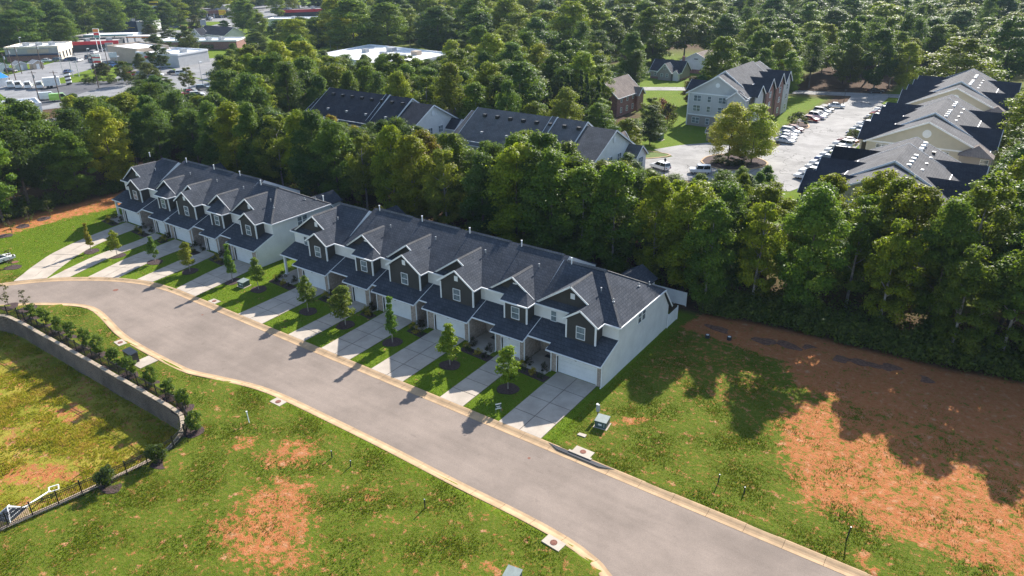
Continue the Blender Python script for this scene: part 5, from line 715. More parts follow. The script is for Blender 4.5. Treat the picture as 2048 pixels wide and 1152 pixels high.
for x,y,h,r,v,c,l in ST:
    tree('street_tree','young',v,x,y,h,r*1.08,tuple(q*m_ for q,m_ in zip(c,(2.1,2.3,1.4))),l,'tree','street trees along the driveways')
    tag(ob('mulch_ring',blobdisc((x,y),1.15,-.01,amp=.12,h=.05),'mulch'),'dark mulch ring under '+' '.join(l.split()[:9]).replace(' young tree',' tree'),'mulch','mulch rings under the street trees')
# evergreen shrubs on top of the retaining wall
EV=[(-97.8,31.9),(-94.9,32.2),(-91.1,32.1),(-88.2,32.1),(-84.6,32.0),(-81.6,32.0),(-77.8,31.9),(-74.2,31.7),(-70.3,31.8),(-66.5,31.5),(-63.2,31.3),(-58.9,29.6)]
ON=['first','second','third','fourth','fifth','sixth','seventh','eighth','ninth','tenth','eleventh']
for i,(x,y) in enumerate(EV):
    l=('upright evergreen shrub above retaining wall, %s from the cul-de-sac end'%ON[i]) if i<11 else 'evergreen shrub at the bend where the wall meets the fence'
    tree('evergreen_shrub','evergreen',i,x,y,random.uniform(2.0,2.4),random.uniform(.7,.82),(.085,.15,.02),l,'shrub','evergreen shrubs above the retaining wall')
    tag(ob('mulch_patch',blobdisc((x-.05,y-.3),1.0,-.012,h=.04,amp=.2),'mulch'),'dark mulch at the foot of '+(('the %s wall-top shrub'%ON[i]) if i<11 else 'the shrub at the wall bend'),'mulch','mulch under the wall-top shrubs')
for (x,y,l) in ((-57.3,24.9,'evergreen shrub by the black fence nearest the wall end'),(-58.0,20.5,'evergreen shrub by the black fence midway down the slope')):
    tree('evergreen_shrub','evergreen',1,x,y,2.0,.95,(.045,.075,.018),l,'shrub','shrubs by the black fence'); tag(ob('mulch_patch',blobdisc((x+.3,y),1.1,-.012,h=.04,ry=.7),'mulch'),'mulch at the foot of the '+l[16:],'mulch','mulch by the black fence')
for i,(x,y,h,l) in enumerate(((-104.6,31.9,2.9,'bronze-leaved sparse shrub by the road at the picture edge'),(-101.8,32.9,2.5,'bronze-leaved sparse shrub second from the picture edge, above wall'),(-134.2,44.8,3.2,'small twiggy shrub on red soil, lowest of three by the left woods'),(-136.7,48.7,3.0,'small twiggy shrub on red soil, middle of three by the left woods'),(-137.8,52.6,2.8,'small twiggy shrub on red soil, uppermost of three by the left woods'),(-118.6,38.2,2.6,'dark bronze shrub in front of the white parked car'))):
    tree('twiggy_shrub','sparse',i,x,y,h,1.0,(.075,.06,.035) if i in(0,1,5) else (.085,.085,.03),l,'shrub','twiggy shrubs')
    tag(ob('mulch_ring',blobdisc((x+.6,y-1.4 if 1<i<5 else y-.1),1.1,-.012,h=.05),'mulch'),'mulch ring of the '+l.replace('small twiggy shrub on red soil, ','small shrub, ').replace(' by the left woods',' on red soil'),'mulch','mulch rings by twiggy shrubs')
# foundation beds with shrubs, one per house
UN=['the near end house','the second house of the nearer row','the third house of the nearer row','the fourth house of the nearer row','the fifth house of the nearer row','the columned corner house','the gap end of the farther row','the second house of the farther row','the middle house of the farther row','the fourth house of the farther row','the far end house']
UNS=['near end house','second near-row house','third near-row house','fourth near-row house','fifth near-row house','columned corner house','gap-end far-row house','second far-row house','middle far-row house','fourth far-row house','far end house']
BEDC={'y':(.42,.34,.03),'d':(.028,.02,.02),'g':(.035,.06,.022)}
def bed(i,u):
    pl,gl,dl=u['pl'],u['gl'],u['dl']; x1=dl-.02; x0=pl+.15
    if x1-x0<1.6: x0=x1-3.4
    P=[(x0,56.3),(x1-.05,56.0),(x1,57.25),((x0+x1)/2+.2,57.35),((x0+x1)/2-.9,58.7),(x0-.2,59.0)]
    wh=UN[i]
    tag(ob('mulch_bed',prism([(p[0],p[1],-.02) for p in P],(0,0,.06)),'mulch'),'dark mulch bed beside the garage of '+wh,'mulch bed','mulch beds before the houses')
    n=0
    for fx,fy,kk,s in ((.12,58.3,'d',1.15),(.05,57.4,'y',.95),(.2,56.85,'g',.8),(.5,56.8,'y',1.0),(.8,56.65,'d' if i%2 else 'g',.85)):
        x=x0+(x1-x0)*fx; nm={'y':'golden','d':'dark purple','g':'dark green'}[kk]
        tree('low_shrub','shrub',n+i,x,fy,.78*s,.6*s,BEDC[kk],'%s shrub in the bed of %s, %s'%(nm,UNS[i],['by the wall','at the path','at the lawn corner','mid bed','nearest the driveway'][n]),'shrub','low %s shrubs in the house beds'%nm); n+=1
    tree('low_shrub','shrub',i,gl-.55,58.1,.95,.6,BEDC['d'],'dark shrub against the downspout of '+wh,'shrub','dark shrubs by the downspouts')
for i,u in enumerate(units): bed(i,u)
# ------------------------------------------------------------------ retaining wall, fence
def wallline():
    P=[(-111.8,7),(-109.6,14),(-107.3,22.4),(-104.8,28.0),(-102,29.6),(-99.5,30.1),(-90,30.2),(-75,30.2),(-64,30.12),(-61.5,29.5),(-59.9,28.3),(-58.8,26.2),(-58.7,24.2),(-58.9,22),(-59.3,19),(-59.6,17),(-60,15),(-60.3,13.2),(-60.7,11),(-60.9,8)]
    return spline(P,.46)
WL=wallline()
def retaining():
    par=empty('retaining_wall',(-80,30,0),label='long curved retaining wall of tan split-face blocks below the fence',cat='wall')
    s=np.concatenate([[0],np.cumsum(np.linalg.norm(np.diff(WL,axis=0),axis=1))]); L=s[-1]; B=[]; rs=random.Random(3); T=np.gradient(WL,axis=0)
    at=lambda d:(np.interp(d,s,WL[:,0]),np.interp(d,s,WL[:,1]))
    nb=int(L/.46)
    for c in range(12):
        z0=-2.3+c*.2
        for k in range(nb):
            d=(k+.5*(c%2))*.46
            if d+.46>L: continue
            a=Vector((*at(d+.006),0)); b=Vector((*at(d+.452),0)); t=(b-a).normalized(); n=Vector((t.y,-t.x,0)); ou=.03+rs.uniform(0,.04)-(c*.022)
            B.append(prism([tuple(a+n*ou+Vector((0,0,z0+.008))),tuple(b+n*ou+Vector((0,0,z0+.008))),tuple(b-n*.42+Vector((0,0,z0+.008))),tuple(a-n*.42+Vector((0,0,z0+.008)))],(0,0,.135)))
    tag(ob('block_courses',merge(*B),'block_wall',par),kind='stuff')
    Cc=[]
    for k in range(nb):
        d=k*.46
        if d+.46>L: continue
        z0=(.04+.05*((k//9)%2)) if d<68 else -.06; a=Vector((*at(d+.008),0)); b=Vector((*at(d+.45),0)); t=(b-a).normalized(); n=Vector((t.y,-t.x,0))
        Cc.append(prism([tuple(a-n*.08+Vector((0,0,z0))),tuple(b-n*.08+Vector((0,0,z0))),tuple(b-n*.5+Vector((0,0,z0))),tuple(a-n*.5+Vector((0,0,z0)))],(0,0,.1)))
    tag(ob('cap_course',merge(*Cc),'cap_block',par),kind='stuff')
retaining()
def fence():
    U1=[(-103.2,30.0),(-101.4,30.5)]+[(-101.4+1.86*k,30.95) for k in range(1,21)]+[(-62.3,30.6),(-60.4,29.9),(-58.9,28.5),(-58.1,26.8)]
    U2=[(-58.1,26.8),(-57.95,25.2),(-57.95,24.1),(-58.2,22.3),(-58.5,20.5),(-58.9,18.7),(-59.2,16.9),(-59.6,15),(-60,13.3),(-60.3,11.5),(-60.6,9.6)]
    F1=empty('metal_fence',(-80,30.9,0),label='black metal picket fence running behind the evergreen shrubs on the wall',cat='fence')
    F2=empty('metal_fence',(-58.5,20,0),label='black metal picket fence down the grass slope beside the basin',cat='fence')
    pk=pym('picket',beam((0,0,.06),(0,0,1.25),.026),'black_metal')
    for F,Q,single in ((F1,U1,0),(F2,U2,1)):
        S=[]
        for i,p in enumerate(Q):
            ob('post',merge(beam((p[0],p[1],-.2),(p[0],p[1],1.38),.09 if single else .1),beam((p[0],p[1],1.38),(p[0],p[1],1.42),.12 if single else .13)),'black_metal',F)
            if i==len(Q)-1: break
            q=Q[i+1]
            for z in (.15,1.02,1.2): ob('rail',beam((p[0],p[1],z),(q[0],q[1],z),.042,.042),'black_metal',F)
            n=max(3,int(math.hypot(q[0]-p[0],q[1]-p[1])/.125))
            for k in range(1,n):
                x=p[0]+(q[0]-p[0])*k/n; y=p[1]+(q[1]-p[1])*k/n
                if single: link('picket',pk,F,Vector((x,y,0))-F.location)
                else: S.append(beam((x,y,.06),(x,y,1.2),.024))
        if S: tag(ob('pickets',merge(*S),'black_metal',F),kind='stuff')
fence()
# ------------------------------------------------------------------ small site objects
def manhole(x,y,rot,label,w=1.55,d=.95):
    e=empty('inlet_pad',(x,y,0),rot,label,'drain cover','storm drain pads by the kerb',local=True)
    ob('pad',box(-w/2,w/2,-d/2,d/2,-.1,.05),'concrete',e); c=ob('cover',disc((0,0),.29,.045,.03,18),'rust',e); ob('cover_ring',disc((0,0),.2,.07,.012,16),'rust',c)
manhole(-82.8,48.05,0,'concrete drain pad with rusty cover on the verge by the gap lawn'); manhole(-82.2,34.85,R(-6),'concrete drain pad with rusty cover by the inner kerb bend'); manhole(-56.3,37.4,0,'concrete drain pad with rusty cover by the kerb of the near grass lot'); manhole(-22.4,36.9,R(-6),'concrete drain pad with rusty cover where the near kerb curves away',1.7,1.0); manhole(-26.2,48.05,0,'concrete drain pad beside the dark kerb inlet at the red lot',1.9,1.)
e=empty('kerb_inlet',(-26.2,47.3,0),0,'dark slotted storm inlet cut into the kerb','storm drain',local=True)
ob('throat',prism([(-3.4,.12,.05),(3.6,.12,.05),(2.2,-.28,.02),(-2.2,-.28,.02)],(0,0,-.1)),'black_plastic',e); ob('lintel',box(-1.2,1.2,.05,.3,.0,.12),'concrete',e)
for x,y,l in ((-120,39.2,'rusty round cover in the lawn by the white car'),):
    tag(ob('manhole_cover',disc((x,y),.5,-.01,.04,18),'rust'),l,'manhole')
tag(ob('manhole_cover',disc((-97.6,42.6),.36,-.098,.012,18),'rust'),'rusty manhole cover set in the street before the cul-de-sac','manhole')
for x,y,l in ((-29.9,44.6,'small rusty valve cover in the street near the last driveway'),(-80.8,44.9,'small dark valve cover in the street by the gap lawn')): tag(ob('valve_cover',disc((x,y),.14,-.098,.01,12),'rust'),l,'manhole')
def ebox(x,y,rot,w,d,h,label):
    e=empty('utility_box',(x,y,0),rot,label,'utility box','green utility boxes',local=True)
    ob('pad',box(-w*.62,w*.62,-d*.62,d*.62,-.1,.06),'concrete',e); b=ob('cabinet',merge(prism([(-w/2,-d/2,.06),(w/2,-d/2,.06),(w/2,-d/2,h),(-w/2,-d/2,h)],(0,d,0))),'metal_green',e)
    ob('lid',prism([(-w/2-.04,-d/2-.05,h),(w/2+.04,-d/2-.05,h),(w/2+.04,d/2+.04,h+.1),(-w/2-.04,d/2+.04,h+.1)],(0,0,.05)),'metal_greentop',e); ob('label_plate',box(-w*.2,w*.12,-d/2-.012,-d/2-.002,h*.45,h*.7),'paint_white',b); ob('hinge',box(w*.3,w*.36,-d/2-.03,-d/2-.002,h*.3,h*.8),'metal_grey',b)
ebox(-26.75,52.7,R(8),1.15,1.1,.75,'green transformer box beside the near end house on the patchy grass'); ebox(-83.7,53.4,R(4),1.2,1.1,.75,'pale green utility box on the lawn between the two terraces'); ebox(-22.9,32.0,R(10),1.1,1.0,.7,'pale green utility box cut off by the bottom edge of the picture')
e=empty('meter_post',(-27.75,53.6,0),0,'grey meter post standing behind the green transformer box','post',local=True)
ob('post',beam((0,0,-.2),(0,0,.85),.09),'wood_pole',e); ob('meter_box',box(-.16,.16,-.1,.1,.75,1.55),'metal_grey',e); ob('cap',box(-.18,-.02,-.12,.12,1.55,1.6),'paint_white',e)
tag(ob('concrete_slab',prism([(-28.0,50.0,-.05),(-27.15,50.05,-.05),(-27.2,50.5,-.05),(-27.95,50.4,-.05)],(0,0,.12)),'concrete'),'small white concrete slab lying in the grass by the transformer','slab')
e=empty('wheeled_bins',(-77,33.4,0),R(-4),'pair of black lidded bins standing on the kerbside pad','bin',local=True)
e['label']='black lidded bin pair at the end of the small kerbside pad'
for k,xx in enumerate((-.48,.48)):
    b=ob('bin_body',prism([(xx-.44,-.42,0),(xx+.44,-.42,0),(xx+.44,.42,0),(xx-.44,.42,0)],(0,0,1.15)),'black_plastic',e); ob('lid',prism([(xx-.47,-.48,1.14),(xx+.47,-.48,1.14),(xx+.47,.46,1.24),(xx-.47,.46,1.24)],(0,0,.06)),'black_plastic',b)
for x,y,h,tl,l in ((-44.8,34.3,.75,0,'short black stake on the near grass lot, by the larger clay patch'),(-42.5,34.4,.65,.1,'short black stake on the near grass lot, second from the clay patch'),(-33.3,34.1,.95,0,'tall black stake alone in the middle of the near grass lot'),(-14.4,51,.9,.05,'black stake on the far lot, left of a close pair'),(-12.1,51,.6,0,'shortest black stake on the far lot, right of a close pair'),(-3.7,50.2,1.35,.12,'leaning black stake near the kerb on the red lot')):
    e=empty('marker_stake',(x,y,0),0,l,'stake','black marker stakes',local=True); ob('shaft',tube([(0,0,-.2),(tl,0,h)],.055,8),'black_plastic',e); ob('cap',tube([(tl,0,h),(tl,0,h+.04)],.055,8),'metal_grey',e)
e=empty('white_stake',(-55.7,33.4,0),0,'leaning white post on the near lot below the kerb','post',local=True); ob('shaft',tube([(0,0,-.2),(-.28,.1,1.1)],.045,8),'pvc_white',e); ob('cap',box(-.36,-.2,.03,.17,1.08,1.2),'pvc_white',e)
e=empty('yard_sign',(-36.4,48.75,0),R(55),'small dark green and white yard sign by the last driveway','sign',local=True)
for xx in (-.26,.26): ob('leg',beam((xx,0,-.1),(xx,0,.45),.02),'metal_grey',e)
pn=ob('panel',box(-.32,.32,-.012,.012,.42,1.12),'paint_darkgreen',e); ob('stripe',box(-.31,.31,-.018,-.0125,.98,1.1),'paint_white',pn); ob('stripe',box(-.31,.31,-.018,-.0125,.44,.55),'paint_white',pn); ob('text_line',box(-.2,.2,-.018,-.0125,.72,.78),'paint_white',pn); ob('text_line',box(-.14,.14,-.018,-.0125,.62,.66),'paint_white',pn)
# outlet structure and white pipe in the basin corner
e=empty('outlet_structure',(-63.2,14.4,-1.95),R(25),'white-framed trash rack over a stone outlet box behind the fence','outlet',local=True)
ob('stone_box',box(-.95,.95,-.95,.95,-.6,.7),'tan_stone',e); ob('opening',box(-.9,.9,-.9,.9,.68,.72),'black_plastic',e)
ap=(0,0,1.45)
for cx,cyy in ((-.95,-.95),(.95,-.95),(.95,.95),(-.95,.95)): ob('frame_bar',beam((cx,cyy,.7),ap,.08),'pvc_white',e)
for t in (.25,.5,.75):
    z=.7+.75*t; w2=.95*(1-t)
    for a,b in (((-w2,-w2),(w2,-w2)),((w2,-w2),(w2,w2)),((w2,w2),(-w2,w2)),((-w2,w2),(-w2,-w2))): ob('rack_bar',beam((*a,z),(*b,z),.05),'metal_grey',e)
e=empty('drain_pipe',(-62.85,15.9,-1.15),0,'white plastic pipe with square skimmer frame lying on basin slope','pipe',local=True)
ob('pipe',tube([(.1,-.6,.1),(-1.3,2.1,-.6)],.07,10),'pvc_white',e)
sk_=[(-1.0,1.9),(-1.7,2.2),(-1.4,2.9),(-.7,2.6)]
for k in range(4): ob('frame_bar',beam((*sk_[k],-.5),(*sk_[(k+1)%4],-.5),.08),'pvc_white',e)
# white privacy fences behind the near end house
e=empty('privacy_fence',(-32.2,81.8,0),0,'white vinyl privacy fence behind the near end house by the woods','fence',local=True)
for k in range(5): ob('panel',box(-6.2+k*1.6+.05,-6.2+(k+1)*1.6-.05,-.03,.03,.08,1.95),'trim_white',e)
for k in range(6): ob('post',box(-6.2+k*1.6-.06,-6.2+k*1.6+.06,-.06,.06,-.1,1.95),'trim_white',e)
e=empty('privacy_fence',(-29.9,76.3,0),0,'short white vinyl fence panel at the rear corner of the near end house','fence',local=True)
ob('panel',box(-.03,.03,-1.3,1.4,.08,1.75),'trim_white',e)
for yy in (-1.4,1.5): ob('post',box(-.06,.06,yy-.06,yy+.06,-.1,1.9),'trim_white',e)
# short drain pots on the clay
for x,y,l in ((-24.9,75.3,'black pot with pale lining on red soil, nearer the house'),(-22.6,76.3,'black pot with pale lining on red soil, nearer the woods')):
    e=empty('drain_pot',(x,y,0),0,l,'pot','black pots on the red soil',local=True); ob('pot',merge(tube([(0,0,-.05),(0,0,.42)],.28,12)),'black_plastic',e); ob('lining',disc((0,0),.18,.421,.01,12),'paint_white',e)
# ------------------------------------------------------------------ vehicles
CARM={}
def car_meshes(kind):
    if kind in CARM: return CARM[kind]
    S={'sedan':dict(L=4.6,W=1.8,body=[(-2.3,.35),(-2.3,.75),(-2.15,.92),(-1.3,.98),(1.0,.95),(2.05,.8),(2.3,.62),(2.3,.35)],cab=[(-1.75,.96),(-1.0,1.42),(.25,1.45),(1.15,.95)],roof=(-1.02,.3,1.42)),
    'suv':dict(L=4.7,W=1.9,body=[(-2.3,.4),(-2.33,.8),(-2.25,1.05),(1.0,1.05),(2.1,.95),(2.33,.7),(2.33,.4)],cab=[(-2.2,1.04),(-1.95,1.68),(.2,1.7),(1.1,1.04)],roof=(-1.98,.25,1.67)),
    'jeep':dict(L=4.4,W=1.85,body=[(-2.1,.5),(-2.15,1.08),(1.1,1.08),(2.05,1.05),(2.1,.5)],cab=[(-2.05,1.07),(-2.0,1.78),(.55,1.78),(.85,1.07)],roof=(-2.02,.57,1.76)),
    'pickup':dict(L=5.6,W=1.95,body=[(-2.8,.5),(-2.8,1.1),(1.2,1.1),(2.6,1.02),(2.8,.8),(2.8,.5)],cab=[(-.7,1.09),(-.5,1.78),(.8,1.78),(1.5,1.09)],roof=(-.52,.85,1.76)),
    'van':dict(L=5.6,W=2.0,body=[(-2.8,.4),(-2.8,1.3),(2.3,1.25),(2.75,.95),(2.8,.4)],cab=[(-2.78,1.29),(-2.7,2.3),(1.2,2.3),(2.1,1.25)],roof=(-2.72,1.25,2.28))}[kind]
    w=S['W']/2; n=len(S['body']); V=[];F=[]
    for y,ins in ((-w,0),(-w*.86,.0),(w*.86,0),(w,0)):
        for (x,z) in S['body']: V.append((x*(1 if abs(y)<w else .975),y,z if abs(y)<w or z<.7 else z-.07))
    for s in range(3):
        for k in range(n): F.append((s*n+k,s*n+(k+1)%n,(s+1)*n+(k+1)%n,(s+1)*n+k))
    F.append(tuple(range(n))); F.append(tuple(range(3*n,4*n))[::-1])
    c=S['cab']; wt=w*.74; wb=w*.9
    r0,r1,rz=S['roof']; roof=prism([(r0,-wt-.02,rz),(r1,-wt-.02,rz),(r1,wt+.02,rz),(r0,wt+.02,rz)],(0,0,.05))
    pil=[]
    for sgn in (-1,1):
        for b,t in ((c[0],c[1]),(c[3],c[2]),(((c[0][0]+c[3][0])/2,c[0][1]),((c[1][0]+c[2][0])/2,c[1][1]))): pil.append(beam((b[0],sgn*(wb+.005),b[1]-.02),(t[0],sgn*(wt+.01),t[1]),.09,.05))
    if kind=='van': pil.append(prism([(c[0][0],-wb-.02,c[0][1]),(c[0][0]+3.2,-wb-.02,c[0][1]),(c[1][0]+3.1,-wt-.03,c[1][1]),(c[1][0],-wt-.03,c[1][1])],(0,2*wb,0)))
    body=pym('body',merge((V,F),roof,*pil),'car_paint')
    g=[]; 
    for y,k in ((-1,0),(1,0)):
        g+= [(c[0][0],y*wb,c[0][1]),(c[1][0],y*wt,c[1][1]),(c[2][0],y*wt,c[2][1]),(c[3][0],y*wb,c[3][1])]
    gl=pym('windows',(g,[(0,1,2,3),(7,6,5,4),(0,4,5,1),(1,5,6,2),(2,6,7,3)]),'car_glass')
    wr=.34 if kind in('sedan','suv') else .4
    wh=pym('wheel',tube([(0,-.11,0),(0,.11,0)],wr,14),'tyre'); rim=pym('rim',tube([(0,-.118,0),(0,.118,0)],wr*.62,10),'rim')
    fx=S['body'][-2][0] if kind!='jeep' else 2.1
    hl=pym('headlight',box(fx-.12,fx+.02,-.18,.18,.62,.78),'lamp_clear'); tl=pym('taillight',box(-fx-.03,-fx+.1,-.14,.14,.72,.9),'lamp_red')
    CARM[kind]=(body,gl,wh,rim,hl,tl,wr,S); return CARM[kind]
def car(kind,x,y,rot,color,label,group,z=.05,detail=True):
    b,g,wh,rim,hl,tl,wr,S=car_meshes(kind); e=empty('parked_car' if kind in('sedan','suv','jeep') else kind,(x,y,z),R(rot),label,{'suv':'car','sedan':'car','jeep':'car','pickup':'pickup truck','van':'van'}[kind],group)
    o=link('body',b,e); o.color=(*color,1); link('windows',g,e)
    w=S['W']/2-.12; a=S['L']*.31
    for sx in (-a,a):
        for sy in (-w,w):
            q=link('wheel',wh,e,(sx,sy,wr)); link('rim',rim,q)
    if detail:
        for sy in (-.6,.6): link('headlight',hl,e,(0,sy,0)); link('taillight',tl,e,(0,sy,0))
    return e
WH=(.75,.75,.75);BK=(.02,.02,.025);SV=(.42,.44,.46);RD=(.35,.02,.025);BL=(.03,.08,.22);GY=(.12,.13,.14);LB=(.05,.3,.6);MR=(.16,.02,.03)
gA='cars parked along the apartment lot, house side'; gB='cars parked along the cream apartment blocks'
car('sedan',-45.6,227,12,WH,'white car parked alone at the far end of the apartment lot',gA)
car('sedan',-46.6,212.6,-8,GY,'dark car tucked behind the white large parked car',gA); car('suv',-46.4,209,-10,WH,'tall white car parked nearest the dark one at the far row',gA); car('sedan',-47,204.6,-8,RD,'red car half hidden by a bush at the parking row',gA)
car('sedan',-47.2,190.6,-8,MR,'maroon car parked between bush and silver hatchback',gA); car('suv',-47.2,186.8,-8,SV,'silver hatchback parked beside the maroon car',gA); car('sedan',-46,180.2,-8,(.3,.32,.34),'grey car second from the grassy kerb corner',gA); car('sedan',-45.6,176.9,-8,(.6,.62,.64),'light silver car at the grassy kerb corner',gA)
for k,(y,c,kd,l) in enumerate(((227.8,WH,'suv','white car farthest along the row by the cream blocks'),(221,RD,'sedan','red-roofed car second along the row by the cream blocks'),(217.3,WH,'sedan','white car beside the red one in the row by the cream blocks'),(205.6,WH,'suv','white car past the shrub island in the row by the cream blocks'),(201.8,SV,'sedan','silver car beside the white one past the shrub island'),(197.5,(.35,.4,.46),'suv','grey-blue car in the middle of the row by cream blocks'),(193.6,BL,'sedan','blue car in the middle of the row by cream blocks'),(184.5,MR,'sedan','maroon car nearer than the second shrub island'),(180.5,WH,'suv','white car next to the maroon car near second shrub island'),(169,(.6,.62,.65),'sedan','pale car beside the near shrub island'),(160.5,WH,'suv','white large car close to the nearest cream block'),(157,SV,'sedan','silver car just behind the nearest white large car'),(152.5,WH,'suv','white large car at the nearest corner of the cream block'),(148.8,WH,'sedan','white car partly behind treetops near cream block corner'))):
    car(kd,-33.2,y,172,c,l,gB)
for k,(y,c,kd,l) in enumerate(((231.5,GY,'suv','dark grey car at the very end of the cream block row'),(224.3,SV,'sedan','silver car between the white and red cars at the far end of the row'),(213.8,BK,'sedan','black car just past the far shrub island'),(176.6,GY,'sedan','grey car between the pale car and the near maroon one'),(173,WH,'suv','white large car four places before the near shrub island'),(164.6,BL,'suv','dark blue car hidden beside the near bush'))): car(kd,-33.2,y,172,c,l,gB)
for k,(y,c,kd,l) in enumerate(((216.4,(.5,.5,.5),'suv','light grey car at the far end of the house-side row'),(183.5,(.62,.63,.65),'sedan','pale silver car between the hatchback and grey car'),(220.2,BK,'sedan','black car farthest in the shaded house-side row'))): car(kd,-46.9,y,-8,c,l,gA)
car('jeep',-52.4,141.2,206,WH,'white boxy car with dark roof near the planted island','cars in the lot bend'); car('suv',-60.5,139.6,160,WH,'white car showing its rear window behind treetops by grey block','cars in the lot bend'); car('sedan',-45.3,127,100,WH,'white car glimpsed through the treetops below the lot','cars in the lot bend')
car('sedan',-121.6,37.5,95,WH,'white car at the left edge of the picture by the lawn','cars on the street',z=-.02)
gC='cars in the shopping strip'; ON2=['nearest','second nearest','third nearest','fourth nearest','fifth along','sixth along','seventh along','farthest','first by the wall','second by the wall','third by the wall','left','middle','right','left of two','right of two','by the corner','first','second','third','fourth','left one','middle one','right one']
for kd,x,y,rt,c,l in (('pickup',-225,136.2,60,RD,'bright red pickup in the tree-lined strip lot'),('suv',-221,136.6,60,WH,'white pickup-like car beside the bright red pickup'),('suv',-227.5,138.5,60,BK,'black car behind the bright red pickup'),('suv',-231,145.5,50,GY,'dark grey car under the trees of the strip lot'),('sedan',-273,154,40,WH,'white car alone before the beige store lot'),('suv',-295,163,100,WH,'white car by the long beige store wall'),('sedan',-298.5,160.5,100,GY,'grey car by the long beige store wall'),('suv',-291.5,165.5,100,(.4,.45,.5),'silver car by the long beige store wall'),('sedan',-310,139,125,BL,'dark blue car waiting on the highway beside the striped sign'),('sedan',-322,158,125,WH,'white car driving on the highway past the restaurant'),('suv',-314.5,152.5,125,BK,'black car on the highway by the white twin-post sign'),('pickup',-312,158,125,BL,'blue pickup on the highway by the twin-post sign'),('van',-330.5,176,125,WH,'white box van on the highway near the beige store'),('suv',-347,166,125,GY,'dark car turning at the median before the red store'),('sedan',-398,228,125,LB,'bright blue car on the far highway'),('sedan',-380,208,125,BK,'black car on the far highway'),('sedan',-372.5,214,125,WH,'white car on the far highway'),('suv',-362,176,125,WH,'white car at the red-fronted fuel shop'),('sedan',-368.5,184,100,SV,'silver car beneath the red-fronted fuel shop'),('suv',-331.5,127.5,30,BK,'black car by the small white sheds'),('suv',-259,229.5,60,WH,'white car under the tall lamp posts by the white roof'),('van',-252,108.5,60,(.32,.6,.05),'lime green box van behind the treetops'),('van',-257.5,107.5,60,WH,'white box van left of the lime green van'),('sedan',-487,322,10,WH,'white car before the far strip shop'),('sedan',-482,318,10,SV,'silver car before the far strip shop'),('sedan',-474,312,10,BK,'dark car before the far strip shop'),('sedan',-41,258,25,BK,'dark car driving on the road behind the apartment lot'),('sedan',-470,372,50,WH,'white car on the distant busy lot'),('sedan',-478,384,20,BK,'black car on the distant busy lot'),('suv',-490,392,70,RD,'red car on the distant busy lot'),('suv',-460,384,70,WH,'white large car on the distant busy lot')):
    car(kd,x,y,rt,c,l,gC,.06)
CN=['white','black','silver','red','blue','grey']; CC=[WH,BK,SV,RD,BL,GY]
for k,(x,y,rt) in enumerate(((-341,158.5,125),(-334,161,125),(-352,187,125),(-357,191.5,125),(-389,236,125),(-405,252,125),(-412,272,125),(-430,296,125),(-352,150.5,40),(-349,154,40),(-346.5,157,40),(-286,150,100),(-282.5,150.6,100),(-279,151.3,100),(-272,160,60),(-268,161,60),(-303,163.6,100),(-445,266,60),(-441,268,60),(-437,270,60),(-433,272,60),(-392,181,30),(-396,184,30),(-383,176,30))):
    car(['sedan','suv'][k%2],x,y,rt,CC[(k*5+k//4)%6],CN[(k*5+k//4)%6]+' '+['car driving on the highway','car parked by the restaurant','car in the row before the beige store','car on the treed car park','car parked beside the pylon sign','car waiting behind the fuel shop'][0 if k<8 else 1 if k<11 else 2 if k<14 or k==16 else 3 if k<16 else 4 if k<21 else 5]+', '+ON2[k],gC,.06)
for k,(x,y) in enumerate(((-293.5,111.8),(-290,112.8),(-286.6,114.4),(-283.2,116.6))): car('van',x,y,152,WH,'white delivery van, %s of the row behind the striped sign'%['first','second','third','last'][k],'delivery vans behind the striped sign',.06)
